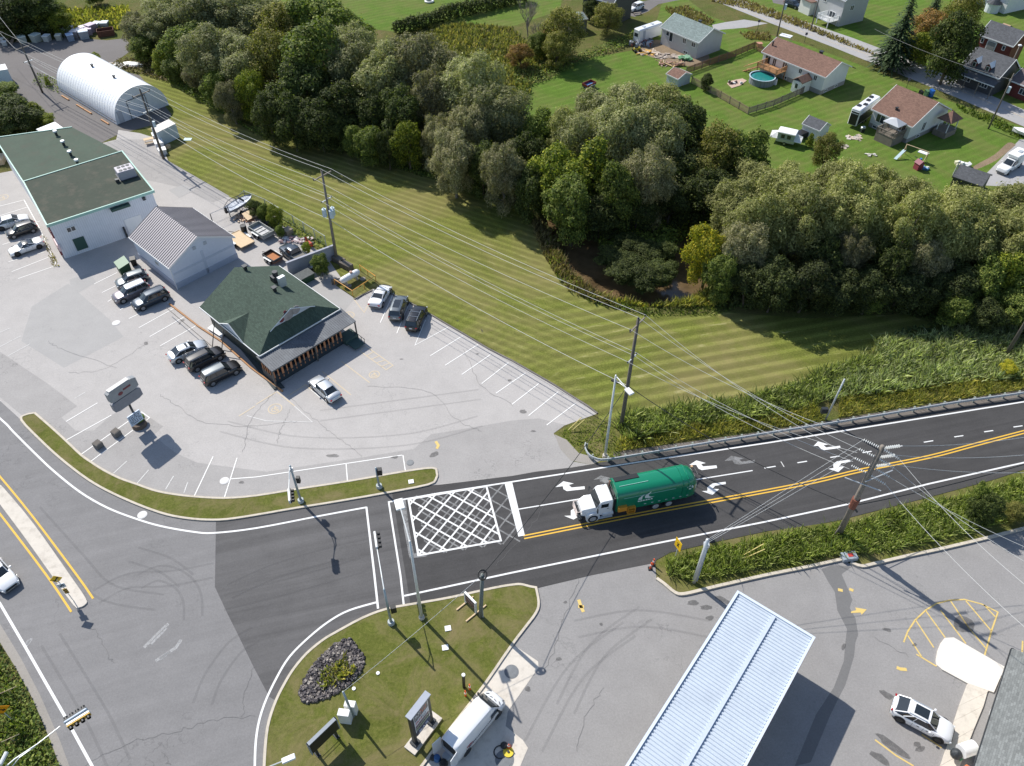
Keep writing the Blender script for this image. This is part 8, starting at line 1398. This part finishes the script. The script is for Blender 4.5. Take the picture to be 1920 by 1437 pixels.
bin_('wheelie_bin', 'black wheelie bin at the roadside behind the gazebo house', (1724, 182), .5, .6, .7, 1.0, black, black, group='roadside bins'); bin_('wheelie_bin', 'green wheelie bin between the black and the blue one at the roadside', (1735, 181), .5, .6, .7, 1.0, plain('bin_green', (.10, .2, .10), .6), plain('bin_green', (.10, .2, .10), .6), group='roadside bins'); bin_('wheelie_bin', 'blue recycling bin at the roadside behind the gazebo house', (1744, 181), .5, .75, .8, 1.1, plain('bin_blue', (.02, .12, .42), .5), plain('bin_blue', (.02, .12, .42), .5), group='roadside bins')
bin_('wheelie_bin', 'blue bin beside the white garage at the top edge', (1521, 8), .5, .9, .9, 1.2, plain('bin_blue', (.02, .12, .42), .5), plain('bin_blue', (.02, .12, .42), .5))
P = g(541, 440); e = empty('pallet_stack', (P.x, P.y), -.7, 'stack of wooden pallets by the junk yard fence', 'pallets'); 
for k in range(7): m = MB(); [m.box((0, -.5+.2*j, .14*k+.12), (1.15, .13, .025)) for j in range(6)]; [m.box((x, 0, .14*k+.06), (.1, 1.1, .09)) for x in (-.5, 0, .5)]; part(e, 'pallet', m, plain('pallet_wood', (.42, .35, .27), .9, var=.3))
def heap(name, label, px_, spread, n, cols, size=(.6, .12, .05), cat='heap', seed=1, hgt=.3):
    P = g(*px_); e = empty(name, (P.x, P.y), 0, label, cat); rr = random.Random(seed)
    for ci, c_ in enumerate(cols):
        m = MB()
        for i in range(n//len(cols)):
            m.T = Matrix.Translation((rr.uniform(-1, 1)*spread[0], rr.uniform(-1, 1)*spread[1], rr.uniform(.04, hgt))) @ Matrix.Rotation(rr.uniform(0, 3.1), 4, 'Z') @ Matrix.Rotation(rr.uniform(-.3, .3), 4, 'X') @ Matrix.Rotation(rr.uniform(-.3, .3), 4, 'Y'); m.box((0, 0, 0), (size[0]*rr.uniform(.4, 1.6), size[1]*rr.uniform(.6, 2), size[2]*rr.uniform(.7, 3)))
        part(e, 'scrap', m, plain(f'heap_{name}_{seed}_{ci}', c_, .85, var=.25))
    return e
heap('wood_heap', 'heap of sawn wood offcuts in front of the boat', (462, 411), (1.6, .8), 60, [(.50, .32, .2), (.35, .2, .13), (.62, .5, .38)], seed=1); heap('scrap_heap', 'scattered white rubble along the junk yard fence', (555, 452), (2.2, .6), 60, [(.68, .64, .62), (.5, .42, .42), (.3, .2, .2)], (.5, .3, .08), seed=2); heap('scrap_heap', 'dark scrap pile with tyres behind the plywood sheet', (498, 420), (1.8, 1.0), 50, [(.05, .05, .06), (.3, .24, .2), (.5, .45, .4)], (.6, .3, .2), seed=3, hgt=.7)
heap('scrap_heap', 'pile of dark scrap at the foot of the concrete wall beside the green skip', (596, 505), (1.0, .7), 30, [(.03, .03, .035), (.12, .12, .12), (.4, .4, .42)], (.5, .3, .2), seed=4, hgt=.8); heap('wood_heap', 'long pile of old boards on the lawn below the grey-green roofed bungalow', (1258, 122), (2.2, .7), 50, [(.36, .20, .15), (.48, .36, .28), (.55, .40, .2)], (1.6, .12, .06), seed=5, hgt=.5); heap('scrap_heap', 'clutter of household things between the travel trailer and its deck', (1202, 84), (2.4, 1.2), 46, [(.6, .6, .62), (.12, .12, .13), (.3, .1, .07), (.3, .35, .4)], (.5, .4, .3), seed=6, hgt=.5); heap('wood_heap', 'orange and tan boards beside the quad bike', (1214, 100), (1.8, .6), 24, [(.62, .36, .08), (.55, .45, .35)], (1.6, .3, .06), seed=7)
heap('scrap_heap', 'stone slabs and rubble on the bare soil below the deck', (1250, 105), (2.4, 1.0), 30, [(.45, .38, .32), (.36, .30, .25)], (.9, .6, .05), seed=8, hgt=.1); heap('green_tarpaulin', 'green tarpaulin heap beside the pile of old boards', (1283, 112), (1.0, .5), 26, [(.10, .28, .13), (.25, .42, .28)], (.7, .5, .15), seed=9, hgt=.6); heap('scrap_heap', 'pale boards and an upturned boat lying beside the arched building', (225, 124), (2.8, .9), 50, [(.74, .74, .72), (.5, .42, .36), (.3, .3, .3)], (1.0, .4, .12), seed=10)
heap('stone_slabs', 'flat pale slabs lying on the lawn left of the gazebo house', (1599, 259), (1.4, .8), 16, [(.58, .48, .38), (.5, .45, .4)], (.9, .5, .05), seed=11, hgt=.08); heap('stone_slabs', 'second patch of pale slabs on the lawn, lower left of the first', (1575, 275), (1.2, .6), 14, [(.5, .42, .33), (.45, .4, .33)], (.8, .4, .05), seed=12, hgt=.08); heap('stone_slabs', 'narrow pale slab on the lawn below the gazebo deck', (1634, 291), (.7, .3), 8, [(.5, .48, .42)], (.7, .4, .05), seed=13, hgt=.08); heap('garden_clutter', 'white and blue clutter on the grass beside the red toy house', (1735, 317), (.7, .4), 12, [(.75, .75, .75), (.1, .25, .45)], (.5, .4, .15), seed=14); heap('garden_clutter', 'white plastic things on the lawn above the dark low shed', (1803, 310), (.8, .4), 9, [(.75, .75, .72), (.6, .58, .4)], (.7, .4, .2), seed=15)
heap('garden_clutter', 'white jugs and tools on the patio walk by the pool', (1381, 157), (1.4, .6), 12, [(.7, .7, .7), (.08, .05, .05)], (.3, .3, .2), seed=16); m = MB(); m.prism(gp([(1392, 148), (1400, 152), (1388, 161), (1372, 166), (1363, 157), (1372, 152)]), 0, .08); m.build('patio_walk', plain('pinkish_boards', (.50, .36, .28), .8), None, label='pinkish wooden walk leading to the pool stairs', cat='walk')
P = g(470, 402, 0); o = MB().box((0, 0, .9), (1.9, 2.4, .05)).build('plywood_sheet', wood_new, None, label='warped plywood sheet leaning over the wood heap', cat='sheet'); P = g(476, 409); o.location = P; o.rotation_euler = (.15, .1, -.9)
P = g(581, 463); e = empty('garden_tiller', (P.x, P.y), -.8, 'red garden machine beside the junk yard fence', 'machine'); part(e, 'body', MB().box((0, 0, .6), (1.2, .5, .5), 0, .08), plain('machine_red', (.55, .06, .02), .5)); part(e, 'chute', MB().tube([(-.4, 0, .8), (-.8, 0, 1.3)], .15, 6), plain('machine_red', (.55, .06, .02), .5)); part(e, 'handle', MB().tube([(.5, -.2, .8), (1.2, -.2, 1.1), (1.2, .2, 1.1), (.5, .2, .8)], .03, 4), steel_dark)
for s_ in (-1, 1): wheel(e, 0, s_*.35, .25, s_, rim_b)
for (x, y), lb in (((613, 92), 0),)[:0]: pass
# wrapped blocks along the gravel yard
wraps = [((6, 80), .9, (.72, .72, .68)), ((10, 85), .8, (.80, .80, .78)), ((44, 80), 1.3, (.62, .66, .60)), ((41, 74), 1.0, (.66, .66, .60)), ((70, 78), 1.5, (.62, .66, .60)), ((90, 77), 1.2, (.74, .74, .72)), ((112, 75), 1.1, (.66, .64, .54)), ((134, 76), 1.3, (.40, .50, .66)), ((123, 66), 1.3, (.50, .50, .52)), ((131, 62), 1.4, (.55, .54, .60)), ((144, 70), 1.4, (.62, .56, .56)), ((153, 66), 1.3, (.60, .52, .54)), ((160, 72), 1.6, (.52, .58, .64)), ((160, 62), 1.4, (.62, .54, .58)), ((173, 60), 1.6, (.46, .38, .46)), ((184, 55), 1.4, (.62, .66, .68)), ((199, 54), 1.4, (.60, .66, .64)), ((168, 65), 1.3, (.58, .48, .56))]
for i, (p, s_, c_) in enumerate(wraps):
    P = g(*p); e = empty('wrapped_pallet', (P.x, P.y), .3*i, f'plastic-wrapped pale block at the gravel yard edge, {(WORDS+["last"]*3)[i]} counted from the left', 'pallet', 'wrapped blocks along the gravel yard'); part(e, 'body', MB().loft([[(-s_*.5, -s_*.45, 0), (s_*.5, -s_*.45, 0), (s_*.55, s_*.45, 0), (-s_*.5, s_*.45, 0)], [(-s_*.58, -s_*.52, s_*.95), (s_*.58, -s_*.52, s_*.95), (s_*.6, s_*.52, s_*.95), (-s_*.58, s_*.52, s_*.95)]]), plain(f'wrap_{i}', tuple(k*.6 for k in c_), .5, var=.25)); part(e, 'cover', MB().box((0, 0, s_*.98), (s_*1.2, s_*1.1, .1), 0, .03), plain(f'wrapc_{i}', tuple(min(.8, k*1.15) for k in c_), .4))
P = g(200, 66); e = empty('open_skip', (P.x, P.y), .4, 'rusty open skip at the end of the row of wrapped blocks', 'skip'); m = MB()
for s_ in (-1, 1): m.box((0, s_*1.0, .6), (3.2, .1, 1.2)); m.box((s_*1.6, 0, .6), (.1, 1.9, 1.2))
m.box((0, 0, .1), (3.2, 2.0, .1)); part(e, 'body', m, plain('rusty_skip', (.12, .05, .03), .9)); heap('wood_heap', 'broken boards lying at the left end of the gravel yard', (27, 78), (2.0, .5), 16, [(.36, .26, .2)], (1.2, .3, .06), seed=20)
P = g(250, 123); e = empty('upturned_boat', (P.x, P.y), heading((232, 122), (252, 124)), 'white upturned boat lying on the grass edge behind the arched building', 'boat'); part(e, 'hull', MB().loft([[(x, y*w_, z*h_) for y, z in ((-1, 0), (-.9, .6), (0, 1), (.9, .6), (1, 0))] for x, w_, h_ in ((-2.0, .6, .5), (-1, .8, .7), (.8, .8, .7), (2.2, .1, .4))]), white_p)
e = empty('picnic_table', tuple(g(282, 268).xy), .5, 'pale picnic table left of the pole in front of the arched building', 'table'); part(e, 'tabletop', MB().box((0, 0, .75), (1.8, .8, .06)), wood_new); [part(e, 'bench', MB().box((0, s_*.75, .45), (1.8, .28, .05)), wood_new) for s_ in (-1, 1)]; [part(e, 'leg', MB().box((x, 0, .37), (.08, 1.4, .08)), wood_new) for x in (-.7, .7)]
for i, (x, y, w_, d_, h_, lb) in enumerate(((298, 262, 1.6, 1.3, 1.1, 'white box beside the dark pole, the one nearest the container'), (301, 278, 1.3, 1.6, 1.2, 'white box right behind the foot of the dark pole'), (306, 288, 1.2, 1.2, .8, 'low white box at the foot of the dark pole'))): P = g(x, y); e = empty('white_crate', (P.x, P.y), .5, lb, 'box'); part(e, 'body', MB().box((0, 0, h_/2), (w_, d_, h_)), plain('crate_white', (.68, .68, .70), .6)); part(e, 'lid', MB().box((0, 0, h_+.03), (w_+.08, d_+.08, .06)), white_p)
P = g(316, 277); MB().cyl((0, 0, 0), (0, 0, .45), .42, n=14).build('tree_stump', wood_new, None, label='cut log round right of the white boxes', cat='log').location = P
P = g(352, 262); MB().box((0, 0, .05), (1.3, .9, .05)).build('plastic_sheet', plain('ice_blue', (.5, .66, .66), .5), None, label='pale blue sheet lying on the mown grass by the container', cat='sheet').location = P
m = MB(); P = g(0, 305); e = empty('picnic_shelter', (P.x-1, P.y), .3, 'pale timber platform at the left edge beside the green roof', 'platform'); part(e, 'platform', MB().box((0, 0, .4), (3.5, 2.6, .8)), wood_new)
# swing set and toys
P = g(1712, 300); e = empty('swing_set', (P.x, P.y), heading((1700, 292), (1728, 302)), 'wooden swing set with a slide on the lawn below the gazebo deck', 'swing set'); m = MB(); m.tube([(-1.9, 0, 2.1), (1.9, 0, 2.1)], .06, 5)
for x in (-1.8, 1.8):
    for s_ in (-1, 1): m.tube([(x, 0, 2.1), (x, s_*1.0, 0)], .055, 5)
part(e, 'frame', m, wood_new); part(e, 'slide', MB().loft([[(-2.0, -.3, 1.3), (-1.5, -.3, 1.3), (-1.5, -.3, 1.24), (-2.0, -.3, 1.24)], [(-2.4, -2.2, .2), (-1.9, -2.2, .2), (-1.9, -2.2, .14), (-2.4, -2.2, .14)]]), plain('slide_blue', (.48, .62, .66), .4)); part(e, 'seat', MB().box((.3, 0, .6), (.5, .2, .04)), steel_dark); part(e, 'canopy', MB().box((1.0, .4, 1.5), (1.6, .9, .08)), white_p)
P = g(1720, 317); e = empty('toy_house', (P.x, P.y), .4, 'dark red toy playhouse with a blue top at the edge of the trees', 'playhouse'); part(e, 'wall', MB().box((0, 0, .55), (1.1, 1.0, 1.1)), plain('toy_red', (.28, .05, .07), .6)); part(e, 'roof', MB().loft([[(-.65, y, 1.1), (0, y, 1.6), (.65, y, 1.1)] for y in (-.6, .6)]), plain('toy_roof', (.22, .05, .08), .6)); part(e, 'chimney', MB().box((.3, .3, 1.5), (.3, .3, .3)), plain('toy_blue', (.05, .2, .5), .5))
P = g(1616, 248); e = empty('barbecue', (P.x, P.y), .3, 'small grey barbecue beside the gazebo house', 'barbecue'); part(e, 'firebox', MB().box((0, 0, .85), (.8, .5, .35), 0, .08), galv); part(e, 'stand', MB().box((0, 0, .35), (.7, .45, .7)), steel_dark)
P = g(1452, 158); e = empty('pump_tank', (P.x, P.y), 0, 'pale round filter tank between the pool and the house', 'tank'); part(e, 'drum', MB().cyl((0, 0, 0), (0, 0, 1.0), .45, .4, 14), plain('filter_grey', (.5, .53, .58), .5), 30); part(e, 'cap', MB().cyl((0, 0, 1.0), (0, 0, 1.15), .2, n=10), steel_dark)
P = g(1470, 82); e = empty('canopy_cart', (P.x, P.y), heading((1462, 80), (1478, 84)), 'small white-topped shelter beside the street behind the pool house', 'shelter'); part(e, 'roof', MB().box((0, 0, 1.6), (2.4, 1.6, .12)), white_p); [part(e, 'leg', MB().box((x, y, .8), (.08, .08, 1.6)), galv) for x in (-1.1, 1.1) for y in (-.7, .7)]
P = g(1423, 88); e = empty('fire_pit', (P.x, P.y), 0, 'small wooden well box on the lawn left of the pool house', 'box'); part(e, 'box', MB().box((0, 0, .35), (.9, .9, .7)), wood_tan); part(e, 'lid', MB().box((0, 0, .75), (1.1, 1.1, .08)), plain('reddish_lid', (.45, .22, .15), .8))
P = g(1707, 130); e = empty('mailbox_stand', (P.x, P.y), .2, 'white mailbox on a low stand beside the street', 'mailbox'); part(e, 'box', MB().box((0, 0, 1.0), (.5, .3, .3), 0, .05), white_p); part(e, 'post', MB().box((0, 0, .45), (.1, .1, .9)), wood_grey); part(e, 'rail', MB().box((0, 0, .2), (3.2, .08, .1)), white_p)
for (x, y), lb in (((1420, 56), 'small road sign on a post left of the street'), ((1508, 80), 'small sign post behind the brown-roofed pool house'), ((1699, 166), 'small white post sign at the roadside behind the gazebo house')): P = g(x, y); e = empty('road_sign', (P.x, P.y), 0, lb, 'sign'); part(e, 'post', MB().cyl((0, 0, 0), (0, 0, 2.0), .04, n=5), steel_dark); part(e, 'panel', MB().box((0, -.05, 1.8), (.5, .04, .5)), plain('sign_violet', (.12, .1, .16), .5))
P = g(1925, 258); e = empty('trailer_boat', (P.x, P.y), 2.4, 'white boat with a blue cover at the right edge above the gravel drive', 'boat'); part(e, 'hull', MB().loft([[(x, y*w_, z) for y, z in ((-1, 1.0), (-.6, .4), (0, .2), (.6, .4), (1, 1.0))] for x, w_ in ((-2, .9), (0, 1.0), (1.5, .8), (2.6, .1))]), white_p); part(e, 'cover', MB().box((-.6, 0, 1.15), (2.4, 1.6, .4), 0, .1), plain('blue_cover', (.02, .16, .32), .7))
P = g(1848, 326) ; m = MB(); m.tube([(0, 0, 0), (.1, 0, 2.2)], .1, 6); m.sphere((.1, 0, 2.3), .2); o = m.build('garden_lamp', galv, None, label='pale garden post left of the dark low shed', cat='post'); o.location = g(1787, 328)
P = g(1200, 4); e = empty('old_bench', (*g(1195, 28).xy, 0), .3, 'wooden bench and frame on the grass below the white hatchback', 'bench'); part(e, 'seat', MB().box((0, 0, .45), (1.8, .4, .06)), wood_grey); [part(e, 'leg', MB().box((x, 0, .2), (.08, .35, .42)), wood_grey) for x in (-.8, .8)]
e = empty('tractor_tyre', (*g(805, 4).xy, 0), 0, 'white ring lying on the far lawn at the top edge', 'ring'); m = MB(); m.tube([(.9*math.cos(t), .9*math.sin(t), .2) for t in [2*math.pi*i/16 for i in range(17)]], .22, 7); part(e, 'tyre', m, white_p)
e = empty('round_table', (*g(1500, 258).xy, 0), 0, 'black covered trailer between the camper and the white shed', 'trailer'); part(e, 'body', MB().box((0, 0, .6), (2.6, 1.6, .8), .6, .1), bk); e.name = 'covered_trailer'
